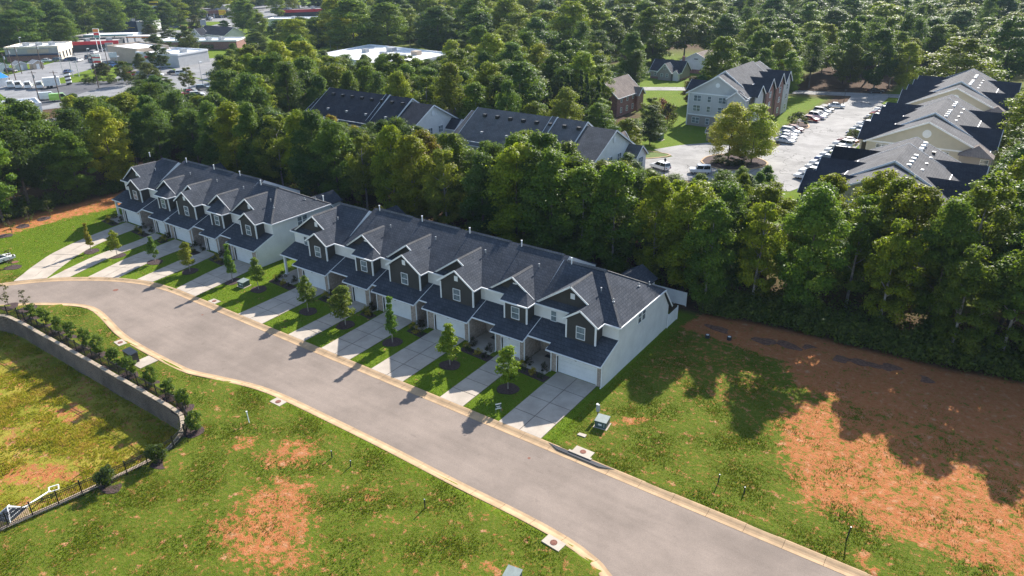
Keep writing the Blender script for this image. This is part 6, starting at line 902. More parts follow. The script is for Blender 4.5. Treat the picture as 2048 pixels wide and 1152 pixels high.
# ------------------------------------------------------------------ background buildings
def rectwin(par,x,y,z,w,h,face,kind=1): window(par,x,y,z,w,h,face,kind)
def gable(par,x0,x1,y0,y1,ze,zr,axis,ov,wm,rm,name='',z0=-.2,th=.2,trim=True):
    """walls with gable tops, two roof planes, white rake boards"""
    if axis=='y':
        xm=(x0+x1)/2; ob('wall',merge(box(x0,x1,y0,y1,z0,ze-.02),prism([(x0,y0,ze-.02),(x1,y0,ze-.02),(xm,y0,zr-.15)],(0,y1-y0,0))),wm,par)
        s=(zr-ze)/(xm-x0); r=ob('roof',merge(slab([(x0-ov,y0-ov,ze-ov*s),(xm,y0-ov,zr),(xm,y1+ov,zr),(x0-ov,y1+ov,ze-ov*s)],th),slab([(x1+ov,y0-ov,ze-ov*s),(xm,y0-ov,zr),(xm,y1+ov,zr),(x1+ov,y1+ov,ze-ov*s)],th)),rm,par)
        if trim:
            for yy in (y0-ov-.03,y1+ov+.03): ob('rake_board',merge(beam((x0-ov,yy,ze-ov*s-.1),(xm,yy,zr-.1),.06,.28),beam((x1+ov,yy,ze-ov*s-.1),(xm,yy,zr-.1),.06,.28)),'trim_white',par)
            ob('gutter',merge(box(x0-ov-.12,x0-ov-.005,y0-ov,y1+ov,ze-ov*s-.2,ze-ov*s-.02),box(x1+ov+.005,x1+ov+.12,y0-ov,y1+ov,ze-ov*s-.2,ze-ov*s-.02)),'trim_white',par)
    else:
        ym=(y0+y1)/2; ob('wall',merge(box(x0,x1,y0,y1,z0,ze-.02),prism([(x0,y0,ze-.02),(x0,y1,ze-.02),(x0,ym,zr-.15)],(x1-x0,0,0))),wm,par)
        s=(zr-ze)/(ym-y0); r=ob('roof',merge(slab([(x0-ov,y0-ov,ze-ov*s),(x0-ov,ym,zr),(x1+ov,ym,zr),(x1+ov,y0-ov,ze-ov*s)],th),slab([(x0-ov,y1+ov,ze-ov*s),(x0-ov,ym,zr),(x1+ov,ym,zr),(x1+ov,y1+ov,ze-ov*s)],th)),rm,par)
        if trim:
            for xx in (x0-ov-.03,x1+ov+.03): ob('rake_board',merge(beam((xx,y0-ov,ze-ov*s-.1),(xx,ym,zr-.1),.06,.28),beam((xx,y1+ov,ze-ov*s-.1),(xx,ym,zr-.1),.06,.28)),'trim_white',par)
            ob('gutter',merge(box(x0-ov,x1+ov,y0-ov-.12,y0-ov-.005,ze-ov*s-.2,ze-ov*s-.02)),'trim_white',par)
    return r
def xgable(par,xa,xb,yc,hw,ze,zr,rm,wm,rake=True):
    """roof ridge along x from xa (inside roof) to xb (outer end), half width hw"""
    d=1 if xb>xa else -1; s=(zr-ze)/hw
    ob('cross_gable_roof',merge(slab([(xa,yc-hw,ze),(xb,yc-hw,ze),(xb,yc,zr),(xa,yc,zr)],.18),slab([(xa,yc+hw,ze),(xb,yc+hw,ze),(xb,yc,zr),(xa,yc,zr)],.18)),rm,par)
    ob('gable_wall',prism([(xb-d*.5,yc-hw+.35,0),(xb-d*.5,yc+hw-.35,0),(xb-d*.5,yc+hw-.35,ze),(xb-d*.5,yc,zr-.3),(xb-d*.5,yc-hw+.35,ze)],(-d*.3,0,0)),wm,par)
    if rake: ob('rake_board',merge(beam((xb+d*.03,yc-hw,ze-.1),(xb+d*.03,yc,zr-.1),.06,.28),beam((xb+d*.03,yc+hw,ze-.1),(xb+d*.03,yc,zr-.1),.06,.28)),'trim_white',par)
# three cream blocks on the right
for nm,y0,y1,l in (('near',112,138.5,'cream apartment block with grey roof, nearest and half behind treetops'),('mid',153.5,185.5,'cream apartment block with grey roof, middle of three in a row'),('far',196,230,'cream apartment block with grey roof, farthest of three in a row')):
    B=empty('apartment_block',(-14.3,y0,0),label=l,cat='apartment block',group='cream apartment blocks beside the car park')
    gable(B,-24.2,-4.4,y0,y1,8.3,12.9,'y',.5,'siding_beige','shingle_mid')
    ym=(y0+y1)/2
    gable(B,-20.9,-7.7,y0+6.5,y1-8,9.9,13.5,'y',.3,'siding_beige','shingle_mid',z0=8.0)
    for yc in (y0+4.2,y0+13,y0+22,y1-4.5): xgable(B,-16.5,-26.0,yc,3.6,8.2,10.9,'shingle_dark_and_shaded','siding_beige')  # shade of these slopes is painted in, by a darker shingle than the main roof
    for yc in (y0+8.5,y1-6.5): xgable(B,-12,-2.9,yc,4.2,8.2,11.2,'shingle_dark_and_shaded','siding_beige')
    ob('bay',merge(box(-8.2,-3.2,y0-2.4,y0+.2,-.1,8.0)),'siding_taupe',B); ob('bay_roof',merge(([(-8.5,y0-2.8,8.0),(-2.9,y0-2.8,8.0),(-5.7,y0-.2,9.6),(-8.5,y0+.4,8.0),(-2.9,y0+.4,8.0),(-5.7,y0+1.4,9.6)],[(0,1,2),(1,4,5,2),(0,2,5,3)])),'shingle_brown',B)
    ob('round_vent',tube([(-14.3,y0-.06,10.6),(-14.3,y0+.02,10.6)],.75,18),'trim_white',B)
    for fz in (1.5,4.3,7.0):
        for wx in (-21.5,-17.5,-11): window(B,wx,y0-.04,fz,1.9,1.5,'-y',2)
        window(B,-4.2,y0-2.44,fz,1.3,1.5,'-y',1)
        for k in range(6): window(B,-4.36,y0+3+k*5.2,fz,1.4,1.5,'+x',1)
    ob('band_board',merge(box(-24.25,-4.35,y0-.07,y0-.01,8.0,8.3),box(-24.25,-4.35,y0-.07,y0-.01,2.9,3.1)),'trim_white',B)
    for k in range(7): ob('roof_vent',box(-12.9,-12.3,y0+8+k*2.2+(k//4)*3,y0+8.55+k*2.2+(k//4)*3,12.2,12.75),'trim_white',B)
    for k in range(4): ob('roof_vent',box(-11.2,-10.7,y0+10+k*4.2,y0+10.5+k*4.2,11.3,11.75),'black_metal' if k%2 else 'trim_white',B)
# two grey-roofed blocks half hidden behind the woods
for x0,x1,rm,l in ((-93,-60.6,'shingle_grey','white-sided apartment block with mid-grey roof behind the nearer woods'),(-137,-104.2,'shingle_dark_and_shaded','white-sided apartment block with dark brown-black roof deep in woods')):
    B=empty('apartment_block',((x0+x1)/2,118,0),label=l,cat='apartment block',group='half-hidden apartment blocks')
    gable(B,x0,x1,110,126.4,8,12.4,'x',.45,'siding_white',rm)
    gable(B,x0+1.5,x1-6,110.8,125.6,8.55,13.2,'x',.35,'siding_white',rm,z0=7.8)
    gable(B,x1-13,x1-12.4,111,125,8.6,13.4,'x',.25,'siding_white',rm,z0=7.9)
    ob('round_vent',tube([(x1+.05,118.2,10.6),(x1+.12,118.2,10.6)],.55,16),'trim_white',B)
    gable(B,x1-.5,x1+2.6,122.2,126.6,6.9,8.6,'x',.3,'siding_white',rm); window(B,x1+2.62,124.4,5.3,1.8,2.2,'+x',2)
    gable(B,x1-6,x1-2,124,130,6.6,9.4,'y',.35,'siding_white','shingle_brown')
    for fz in (1.6,4.4,6.9):
        for yy in (112.5,117,120.5): window(B,x1+.03,yy,fz,1.5,1.5,'+x',2)
    for k in range(8): ob('roof_vent',box(x0+4+k*3.1,x0+4.7+k*3.1,115.9,116.5,11.9,12.5),'black_metal',B)
    for k in range(4): ob('roof_vent',box(x0+6+k*6,x0+6.5+k*6,112.3,112.8,9.3,9.9),'metal_grey',B)
# grey three-storey block by the lot
B=empty('apartment_block',(-64,190,0),label='pale grey three-storey apartment building with white trim beside car park',cat='apartment block')
gable(B,-73,-58,183,214,8.6,13.1,'y',.5,'siding_grey','shingle_mid'); gable(B,-70.5,-60.5,187.5,208,10.2,13.8,'y',.3,'siding_grey','shingle_mid',z0=8.2)
ob('base_band',box(-73.06,-57.9,182.94,183.3,-.1,2.75),'siding_taupe',B); ob('band_board',merge(box(-73.08,-57.9,182.9,182.99,2.75,3.05),box(-73.08,-57.9,182.9,182.99,8.2,8.5)),'trim_white',B)
for xx in (-72.95,-62.3,-58.05): ob('corner_board',box(xx-.12,xx+.12,182.86,183.05,0,8.6),'trim_white',B)
for fz in (1.5,4.6,7.1):
    for wx,ww,kk in ((-70.5,2.0,2),(-67.3,1.0,1),(-63.9,2.0,2),(-60,2.2,2)): window(B,wx,182.88,fz,ww,1.55,'-y',kk)
    for yy in (186,190,194): window(B,-57.95,yy,fz,1.3,1.5,'+x',1)
ob('round_vent',tube([(-65.5,182.9,10.7),(-65.5,182.99,10.7)],.55,16),'trim_white',B)
gable(B,-62.2,-57.7,181.6,183.4,8.2,9.9,'y',.3,'siding_grey','shingle_dark_and_shaded')
for yc,wm,z in ((188.5,'siding_grey',10.3),(197,'brick_red',10.9),(205.5,'brick_red',11.2),(212,'siding_grey',10.9)): xgable(B,-65,-55.8,yc,3.2,8.4,z+.5,'shingle_dark_and_shaded',wm)
for yc in (197,205.5,212):
    for fz in (1.8,4.6,7.2): window(B,-56.2,yc,fz,1.3,1.5,'+x',1)
xgable(B,-66,-75.3,190,3.2,8.4,10.6,'shingle_dark_and_shaded','siding_grey')
# trash kiosk and mail shelter
e=empty('mail_shelter',(-60.7,169.9,0),0,'tan mail shelter with small brown roof by the grass curve','shelter'); gable(e,-62,-59.4,169,170.8,2.3,3.1,'x',.3,'siding_taupe','shingle_brown'); ob('mail_panel',box(-61.4,-60,168.9,168.98,.9,1.9),'paint_tan',e)
e=empty('carport_store',(-54.6,172.2,0),0,'low tan shed with white panels beside the mail shelter','shed'); gable(e,-57.6,-51.6,170.8,173.4,2.4,3.3,'x',.3,'siding_taupe','shingle_dark_and_shaded')
for k in range(4): ob('panel',box(-57.3+k*1.45,-56.1+k*1.45,170.68,170.78,1.3,2.1),'trim_white',e)
# brick house, cottage, white house
B=empty('brick_house',(-93,188,0),label='two-storey red brick house with tan roof beside the tall cypresses',cat='house'); gable(B,-101.5,-92.5,181,195,5.6,9.4,'y',.5,'brick_red','shingle_brown'); gable(B,-100.5,-94.8,176.5,182,4.8,8.0,'y',.4,'brick_red','shingle_dark_and_shaded')
for yy in (183.5,187,190.5,193.5):
    for fz in (1.6,4.4): window(B,-92.46,yy,fz,1.0,1.5,'+x',1)
for yy in (178,180): window(B,-94.76,yy,3.4,.9,1.4,'+x',1)
xgable(B,-97,-90.8,193,2.2,4.6,6.6,'shingle_brown','brick_red')
B=empty('cottage',(-108,250,0),label='small grey cottage with white-trimmed front gable and dark roof',cat='house'); gable(B,-114,-102.5,248,256,3,6.2,'x',.4,'siding_taupe','shingle_dark_and_shaded'); gable(B,-110,-105.2,245.6,249,3,5.8,'y',.35,'siding_taupe','shingle_mid'); gable(B,-104.8,-102.8,246.4,249,2.6,3.6,'y',.2,'siding_white','shingle_dark_and_shaded')
for wx,yy,fz in ((-112.2,247.96,1.7),(-108.6,245.56,1.7),(-106.6,245.56,1.7),(-107.6,245.56,4.2)): window(B,wx,yy,fz,.9,1.2,'-y',1)
ob('chimney',box(-105,-104.2,254,254.8,4,7.4),'brick_red',B); ob('brick_base',box(-114.1,-102.4,247.9,256.1,-.1,.6),'brick_red',B)
B=empty('white_house',(-104,270,0),label='white-gabled house with tan roof and red brick base behind the cottage',cat='house'); gable(B,-112,-97,266,286,3.6,7.4,'y',.5,'siding_white','shingle_brown'); ob('brick_base',box(-112.1,-96.9,265.9,286.1,-.1,1.4),'brick_red',B); ob('gable_louvre',box(-105.2,-103.8,265.86,265.95,5,5.3),'black_metal',B)
e=empty('garden_shed',(-112,263,0),0,'pale blue shed beside tall trunk behind the cottage','shed'); gable(e,-114.5,-109.5,262,266.5,2.6,3.2,'y',.2,'siding_paleblue','metal_greentop')
# ---- commercial strip
def flat(name,P,h,wm,rm,label,cat='shop',par_h=.7,group='shops along the highway',ac=2,pmat=None):
    """flat-roofed building with parapet from 4 ground corners"""
    cx=sum(p[0] for p in P)/4; cy_=sum(p[1] for p in P)/4; B=empty(name,(cx,cy_,0),label=label,cat=cat,group=group)
    ob('wall',prism([(p[0],p[1],-.2) for p in P],(0,0,h+.2)),wm,B); ob('roof',prism([(cx+(p[0]-cx)*.97,cy_+(p[1]-cy_)*.97,h+.01) for p in P],(0,0,.12)),rm,B)
    for k in range(4):
        a,b=P[k],P[(k+1)%4]; ob('parapet',beam((a[0],a[1],h+par_h/2),(b[0],b[1],h+par_h/2),.35,par_h),pmat or wm,B)
    for k in range(ac):
        x=cx+(P[1][0]-P[0][0])*(.25-.5*k/max(1,ac-1) if ac>1 else 0); y=cy_+(P[1][1]-P[0][1])*(.25-.5*k/max(1,ac-1) if ac>1 else 0); ob('roof_unit',box(x-1.2,x+1.2,y-1,y+1,h+.1,h+1.5),'metal_grey',B)
    return B
def onwall(B,a,b,t0,t1,z0,z1,mat,name,off=.12,dep=.1):
    """panel on the wall from ground corner a to b (seen from its right-hand side)"""
    ax=np.array(a,float);bx=np.array(b,float); p=ax+(bx-ax)*t0; q=ax+(bx-ax)*t1; d=(bx-ax)/np.linalg.norm(bx-ax); n=np.array([d[1],-d[0]])*off
    return ob(name,prism([(p[0]+n[0],p[1]+n[1],z0),(q[0]+n[0],q[1]+n[1],z0),(q[0]+n[0],q[1]+n[1],z1),(p[0]+n[0],p[1]+n[1],z1)],(-n[0]*dep/abs(off),-n[1]*dep/abs(off),0)),mat,B)
P=[(-367,141),(-353.5,156.7),(-366,169),(-380,154)]
B=flat('restaurant',P,5.4,'paint_cream','roof_white','cream flat-roofed restaurant with arched dark windows beside the highway',cat='restaurant',ac=3)
onwall(B,P[0],P[1],0,1,0,2.3,'brick_red','brick_front',.1); onwall(B,P[0],P[1],0,1,2.3,2.9,'paint_navy','awning',.8,.7); onwall(B,P[0],P[1],0,1,2.9,5.6,'roof_flatgrey','fascia',.12); onwall(B,P[0],P[1],.42,.82,3.3,4.9,'paint_tan','sign_panel',.25)
for t in (.06,.28,.5,.72,.94): onwall(B,P[1],P[2],t-.035,t+.035,.6,3.2,'pane_dark','window',.14)
P=[(-378,174.6),(-366,190),(-378,200),(-391,184)]
B=flat('fuel_shop',P,3.6,'siding_dark','roof_flatgrey','dark shop with bright red fascia next to the cream restaurant'); onwall(B,P[0],P[1],-.02,1.02,3.0,4.5,'paint_red','fascia',.4,.3)
B=empty('fuel_canopy',(-384,197,0),0,'long pale flat fuel station canopy behind the red-fronted shop','canopy'); ob('deck',prism([(-393.5,188,4.8),(-376,204,4.8),(-379,212,4.8),(-396.5,196,4.8)],(0,0,.9)),'roof_white',B); ob('fascia_band',beam((-393.6,187.9,5.1),(-375.9,203.9,5.1),.2,.5),'paint_greenteal',B)
for x,y in ((-391,191),(-379,202),(-393,195),(-381,207)): ob('column',box(x-.25,x+.25,y-.25,y+.25,0,4.8),'trim_white',B)
B=empty('fuel_canopy',(-368,205,0),0,'small orange and white canopy end by the highway trees','canopy'); ob('deck',prism([(-376,200,4.2),(-364,209,4.2),(-367,213,4.2),(-379,204,4.2)],(0,0,.8)),'roof_white',B); ob('fascia_band',beam((-376,199.9,4.4),(-363.9,208.9,4.4),.2,.5),'paint_orange',B)
for x,y in ((-374,203),(-367,209)): ob('column',box(x-.2,x+.2,y-.2,y+.2,0,4.2),'trim_white',B)
P=[(-454,229),(-440,241.5),(-449,254),(-463,241)]
B=flat('dark_store',P,5.6,'paint_navy','roof_flatgrey','dark navy flat-roofed store below the left woods'); onwall(B,P[0],P[1],0,.95,2.6,2.9,'paint_yellow','stripe',.1)
flat('grey_annex',[(-440,242),(-433,248),(-440,257),(-447,251)],5.4,'siding_grey','roof_white','pale grey flat-roofed annex joined right of the navy store',ac=1)
P=[(-333,168),(-309,167.5),(-309,182),(-334,183)]
B=flat('tall_store_wing',P,5.6,'paint_tan','roof_white','tan entrance wing of the beige store nearest the highway',ac=0)
P=[(-309,167),(-286,171.5),(-290,188),(-311,184)]
B=flat('beige_store',P,4.6,'siding_grey','roof_white','grey-walled flat store with white roof rim and red sign band',pmat='roof_white'); onwall(B,P[0],P[1],.2,.75,3.0,3.7,'paint_red','sign_band',.14)
P=[(-348,200),(-318,222),(-326,233),(-356,211)]
B=flat('brick_store',P,3.6,'brick_red','roof_white','long low brick building with white roof rim behind the trees',pmat='roof_white',ac=4); onwall(B,P[0],P[1],.35,.7,.4,2.4,'pane_dark','window',.12)
B=empty('gabled_shop',(-363,242,0),0,'white-gabled shop with dark green base and long slate roof','shop','shops along the highway'); gable(B,-374,-350,238,250,3.4,6.8,'x',.5,'siding_white','shingle_dark_and_shaded'); gable(B,-374,-366,234.5,239,3,6,'y',.4,'siding_white','shingle_dark_and_shaded'); ob('base_band',box(-373.5,-366.5,234.3,234.45,0,2),'paint_darkgreen',B); 
for wx in (-371,-369): window(B,wx,234.4,4,1,1.2,'-y',1)
P=[(-502,314),(-486,336),(-498,345),(-514,323)]
B=flat('far_strip_shop',P,4.4,'brick_red','roof_flatgrey','far brick strip shop with white columns at the picture top'); onwall(B,P[0],P[1],0,1,0,2.6,'pane_dark','shopfront',.12)
for t in np.linspace(0,1,7):
    x=P[0][0]+(P[1][0]-P[0][0])*t; y=P[0][1]+(P[1][1]-P[0][1])*t; ob('column',box(x+1.2,x+1.6,y-1.4,y-1.0,0,3),'trim_white',B)
B=empty('tower_shop',(-489,341,0),0,'cream shop front with pointed gable at far end of strip','shop','shops along the highway'); gable(B,-494,-485,336,346,5.5,8.5,'y',.3,'paint_cream','roof_flatgrey')
P=[(-230,197),(-182,188),(-188,226),(-236,230)]
B=flat('white_roof_store',P,5.6,'trim_white','roof_white','large store with bright white flat roof among the trees',ac=3,pmat='roof_white'); ob('roof_unit',box(-200,-197,216,219,5.7,7.2),'paint_tan',B); ob('roof_unit',box(-216,-213,219,222,5.7,7.2),'metal_grey',B)
flat('loading_bay',[(-246,203),(-240,201),(-239,208),(-245,210)],3.6,'trim_white','metal_grey','small white loading bay left of the white-roofed store',ac=0)
P=[(-453,355),(-434,382),(-446,390),(-465,363)]
B=flat('red_band_store',P,4.2,'siding_dark','roof_flatgrey','distant dark store with wide red roof band'); onwall(B,P[0],P[1],0,1,2.9,4.9,'paint_red','fascia',.3,.2); onwall(B,P[1],P[2],0,1,2.9,4.9,'paint_red','fascia',.3,.2)
B=empty('blue_roof_shop',(-455,425,0),0,'distant shop with vivid blue hipped roof at the top edge','shop'); ob('wall',box(-465,-445,420,432,0,3.5),'paint_cream',B); ob('roof',([(-466.5,418.5,3.5),(-443.5,418.5,3.5),(-443.5,433.5,3.5),(-466.5,433.5,3.5),(-460,426,8),(-450,426,8)],[(0,1,5,4),(1,2,5),(2,3,4,5),(3,0,4)]),'paint_blue',B)
flat('distant_shop',[(-500,385),(-486,400),(-494,408),(-508,393)],4.5,'paint_cream','roof_flatgrey','distant cream shop on the busy lot at the top edge',ac=1)
flat('distant_depot',[(-395,300),(-372,318),(-380,329),(-403,311)],4.5,'trim_white','roof_white','white-roofed depot at the edge of the trees near the picture top',ac=1)
flat('garage_row',[(-232,72),(-226,92),(-236,95),(-242,76)],4.0,'trim_white','roof_white','white metal building glimpsed between the left treetops',ac=0)
for k,(x,y,w_,m,l) in enumerate(((-341,118,5.5,'brick_red','small brick hut at the highway verge, leftmost of a row'),(-338,127,4,'trim_white','small white shed with grey roof, beside the brick hut'),(-336.5,133,4,'siding_grey','small grey shed in the row beside the highway'),(-334.5,138.5,3.5,'paint_tan','small tan shed at the end of the verge row'))):
    B=empty('small_shed',(x,y,0),0,l,'shed','sheds on the highway verge'); gable(B,x-w_/2,x+w_/2,y-2,y+2,2.5,3.5,'x',.3,m,'roof_flatgrey'); ob('door',box(x+w_/2+.01,x+w_/2+.06,y-.8,y+.4,0,2),'trim_white',B)
for k,(x,y,rt) in enumerate(((-304,104,65),)):
    B=empty('blue_roof_store',(x,y,0),0,'long low building with blue roof at the left edge behind vans','shop'); gable(B,x-6,x+6,y-12,y+9,3,4.2,'y',.4,'trim_white','paint_blue')
B=empty('white_trailer',(-279.8,119.2,0),R(65),'tall white trailer at the end of the delivery vans','trailer',local=True); ob('box',box(-2.5,2.5,-1.2,1.2,.9,3.6),'paint_white',B)
for sx in (-1.4,-.4): 
    for sy in (-1.05,1.05): ob('wheel',tube([(sx,sy-.12,.45),(sx,sy+.12,.45)],.45,12),'tyre',B)
# poles, lamps, signs
def upole(x,y,h,label,arm=0.6):
    e=empty('utility_pole',(x,y,0),arm,label,'utility pole','utility poles by the highway',local=True); ob('pole',tube([(0,0,-.3),(0,0,h)],[.17,.11],8),'wood_pole',e); ob('crossarm',beam((-1.3,0,h-.6),(1.3,0,h-.6),.12),'wood_pole',e)
    ob('transformer',tube([(.35,.0,h-2.2),(.35,0,h-1.2)],.22,8),'metal_grey',e)
for x,y,h,l in ((-329.7,138.4,10,'wooden utility pole by the verge sheds'),(-304.9,118.1,12,'tall wooden utility pole before the brick hut'),(-303.8,115.6,10.5,'wooden utility pole just left of the delivery vans'),(-324,128.2,10.5,'wooden utility pole beside the highway edge'),(-249.9,107.7,9.5,'dark wooden utility pole above the left treetops'),(-255.7,104,9.5,'wooden utility pole left of the dark one above the treetops'),(-266,128,11,'wooden utility pole crossing the dark store lot'),(-300,150,10,'wooden utility pole beside the twin-post sign')): upole(x,y,h,l)
def lamp(x,y,h,label,mat='metal_grey',style=0,group='parking lamps'):
    e=empty('lamp_post',(x,y,0),0,label,'lamp post',group,local=True); ob('pole',tube([(0,0,-.1),(0,0,h)],[.1,.06],8),mat,e)
    if style: ob('lantern',merge(tube([(0,0,h),(0,0,h+.1),(0,0,h+.55),(0,0,h+.6)],[.08,.16,.24,.27],6),tube([(0,0,h+.6),(0,0,h+.85)],[.3,.03],6)),'black_metal',e)
    else: ob('arm',beam((0,0,h),(.9,0,h+.1),.08),mat,e); ob('lamp_head',box(.6,1.5,-.3,.3,h+.05,h+.25),'trim_white',e)
lamp(-56.7,133,3.6,'black lantern post at the near kerb of the apartment lot','black_metal',1); lamp(-45.0,233,3.6,'black lantern post at the far entrance of the apartment lot','black_metal',1)
lamp(-258.6,227.8,6.5,'white-headed lamp post beside the white car'); lamp(-259.9,232.9,8.2,'taller white-headed lamp post behind the white car'); lamp(-270,138.6,9,'pale lamp post over the dark store lot'); lamp(-238,150,8,'lamp post among trees in the strip lot, left one'); lamp(-226,152,8,'lamp post among trees in the strip lot, right one'); lamp(-302.3,144.4,9,'lamp post at the highway verge by the twin-post sign'); lamp(-372,150,9,'twin lamp post beside the restaurant and the woods'); lamp(-303.9,134.4,8,'pale thin lamp post on the highway median')
def psign(x,y,h,w_,hh,mat,label,rot,posts=2,pm='trim_white',bands=()):
    e=empty('road_sign',(x,y,0),R(rot),label,'sign','shop signs along the highway',local=True)
    for k in range(posts):
        xx=0 if posts==1 else (-w_*.35+k*w_*.7); ob('post',beam((xx,0,-.2),(xx,0,h),.22),pm,e)
    p=ob('panel',box(-w_/2,w_/2,-.2,.2,h-.1,h+hh),mat,e)
    for z0,z1,m in bands: ob('band',box(-w_/2+.1,w_/2-.1,-.25,-.21,h+hh*z0,h+hh*z1),m,p)
psign(-302,147,3.6,3.4,3.2,'paint_white','white and red twin-post sign at the highway edge',40,2,'trim_white',((0,.25,'paint_red'),(.55,.68,'paint_red')))
psign(-298.2,136.2,6,3.2,1.2,'paint_navy','tall dark panel sign on two posts by the striped sign',40,2,'metal_grey')
e=empty('striped_sign',(-281,125.4,0),R(40),'black and white striped leaning sign above the dark lot','sign',local=True)
for k in range(7): ob('stripe',prism([(-.9,-.3,k*.62),(.9,-.3,k*.62+.3),(.9,-.3,k*.62+.92),(-.9,-.3,k*.62+.62)],(0,.6,0)),'paint_white' if k%2 else 'black_metal',e)
psign(-452,262,12,5,3.5,'paint_yellow','tall yellow pylon sign with white lower panel right of navy store',40,1,'metal_grey',((-.02,.3,'paint_white'),(.5,.8,'black_metal')))
psign(-425,290,7,4,3,'paint_yellow','square yellow sign above the far highway',45,1,'metal_grey',((.3,.42,'paint_orange'),(.6,.72,'paint_orange')))
psign(-366,181,6.5,2.6,4.0,'paint_white','pylon sign with red and teal panels before the fuel shop',40,2,'trim_white',((.0,.25,'paint_greenteal'),(.28,.55,'paint_red'),(.62,.95,'paint_orange')))
psign(-339,172,3,3.4,3.6,'roof_flatgrey','grey billboard back beside the beige store',40,2,'metal_grey')
psign(-322,164,2.5,3,2,'paint_white','white low sign at the road edge before the beige store',60,2,'metal_grey')
psign(-404,262,4,3.2,3,'metal_grey','back of a grey panel sign at the far highway verge',50,2,'metal_grey')
# planted islands of the apartment lot
def island(P,label,z=.12,mat='mulch'):
    Q=spline(P+[P[0]],1.)[:-1]; par=ob('planted_island',prism([(p[0],p[1],-.02) for p in offset(Q,-.0)],(0,0,z)),mat); tag(par,label,'traffic island')
    I=offset(np.vstack([Q,Q[:1]]),.0); V=[];F=[]
    O_=np.array(Q); ce=O_.mean(0); n=len(O_)
    for p in O_:
        d=(p-ce)/np.linalg.norm(p-ce); a=p-d*.02; b=p+d*.35; V+=[(a[0],a[1],-.02),(a[0],a[1],.17),(b[0],b[1],.15),(b[0],b[1],-.02)]
    for k in range(n):
        q=(k+1)%n
        for j in range(4): F.append((k*4+j,q*4+j,q*4+(j+1)%4,k*4+(j+1)%4))
    par['_loc']=1; ob('kerb',(V,F),'concrete_curb',par); return par
plain('grass_island',(.085,.125,.016),.95,.2,1.5,20)
island([(-55.6,150.4),(-52.8,147.4),(-47.6,147.2),(-43.6,152.5),(-43.5,156.7),(-47,159.5),(-52.3,159.5),(-55.7,155)],'round mulched island with two yellow trees in the lot')
island([(-72,146),(-67.4,145.4),(-63.7,149.8),(-64.4,151.8),(-70.4,151.3),(-73,149)],'mown grass tongue island beside the grey-roofed block',mat='grass_island')
island([(-33.4,209.5),(-31,209.5),(-31,213),(-34,213)],'small mulched island with shrubs between cream block cars, far one'); island([(-33.8,186.5),(-31,186.5),(-31,191),(-34.3,190.5)],'small mulched island with shrubs between cream block cars, middle one'); island([(-50,194.5),(-46,194.8),(-45.4,196.8),(-47,200.5),(-50,201)],'small mulched island with dark bush in the house-side row')
YT=(.48,.45,.04)
tree('broadleaf_tree','broad',0,-50.5,152.2,12.3,4.8,YT,'golden-yellow tree on the round island, left one','tree','two golden trees on the island'); tree('broadleaf_tree','broad',1,-46.4,155.3,12.4,4.7,(.36,.42,.03),'golden-green tree on the round island, right one','tree','two golden trees on the island')
for x,y,l in ((-52,151,'left'),(-49,150.5,'middle'),(-47.6,152.5,'right')): tree('low_bush','bush',0,x,y,1.6,1.9,(.06,.08,.022),'low green bush on the round island, %s of three'%l,'bush','bushes on the round island')
for x,y,l in ((-32.4,211,'far'),(-32.6,188.5,'middle'),(-31.6,165,'near')): tree('low_bush','bush',1,x,y,2.4,2.3,(.075,.078,.03),'bush between the cars of the cream block row, %s one'%l,'bush','bushes between parked cars')
tree('low_bush','bush',1,-48.2,198,3.2,2.8,(.045,.06,.024),'large dark bush between maroon and red cars','bush')
for k,(x,y,h) in enumerate(((-101.5,160.5,10.5),(-99,162.5,12.5),(-96.6,161.5,13.8),(-94.2,164,14.6),(-92,163,14),(-90,165.5,13.2),(-95.5,166.5,14.4))): tree('cypress_tree','cypress',k,x,y,h,2.5,(.035,.075,.022),'tall dark cypress in the tight clump beside the brick house, '+['leftmost','second from left','third from left','fourth from left','fifth from left','rightmost','at the back'][k],'tree','cypresses in the clump by the brick house')
tree('broadleaf_tree','broad',1,-71.6,158,9.2,3.2,(.03,.055,.022),'dark round tree on the lawn below the brick house','tree'); tree('myrtle_tree','bush',0,-80.5,184,5.2,3.2,(.24,.03,.06),'pink-flowering tree beside the brick house','tree'); tree('myrtle_tree','bush',1,-77.5,181,5.0,3.0,(.06,.045,.03),'dark bronze tree beside the pink-flowering one','tree'); tree('myrtle_tree','broad',2,-82,208,8,3.2,(.1,.05,.03),'russet tree in front of the cottage drive','tree'); tree('low_bush','bush',0,-74.5,172,1.5,1.5,(.035,.06,.02),'clipped green bush beside tan utility cabinet on the lawn','bush'); tree('low_bush','bush',1,-86,172,1.4,1.6,(.2,.19,.09),'pale grassy clump by the brick house path','bush')
ebox(-72,163.5,0,2.2,1.6,1.5,'tan utility cabinet beside the clipped bush on the lawn')
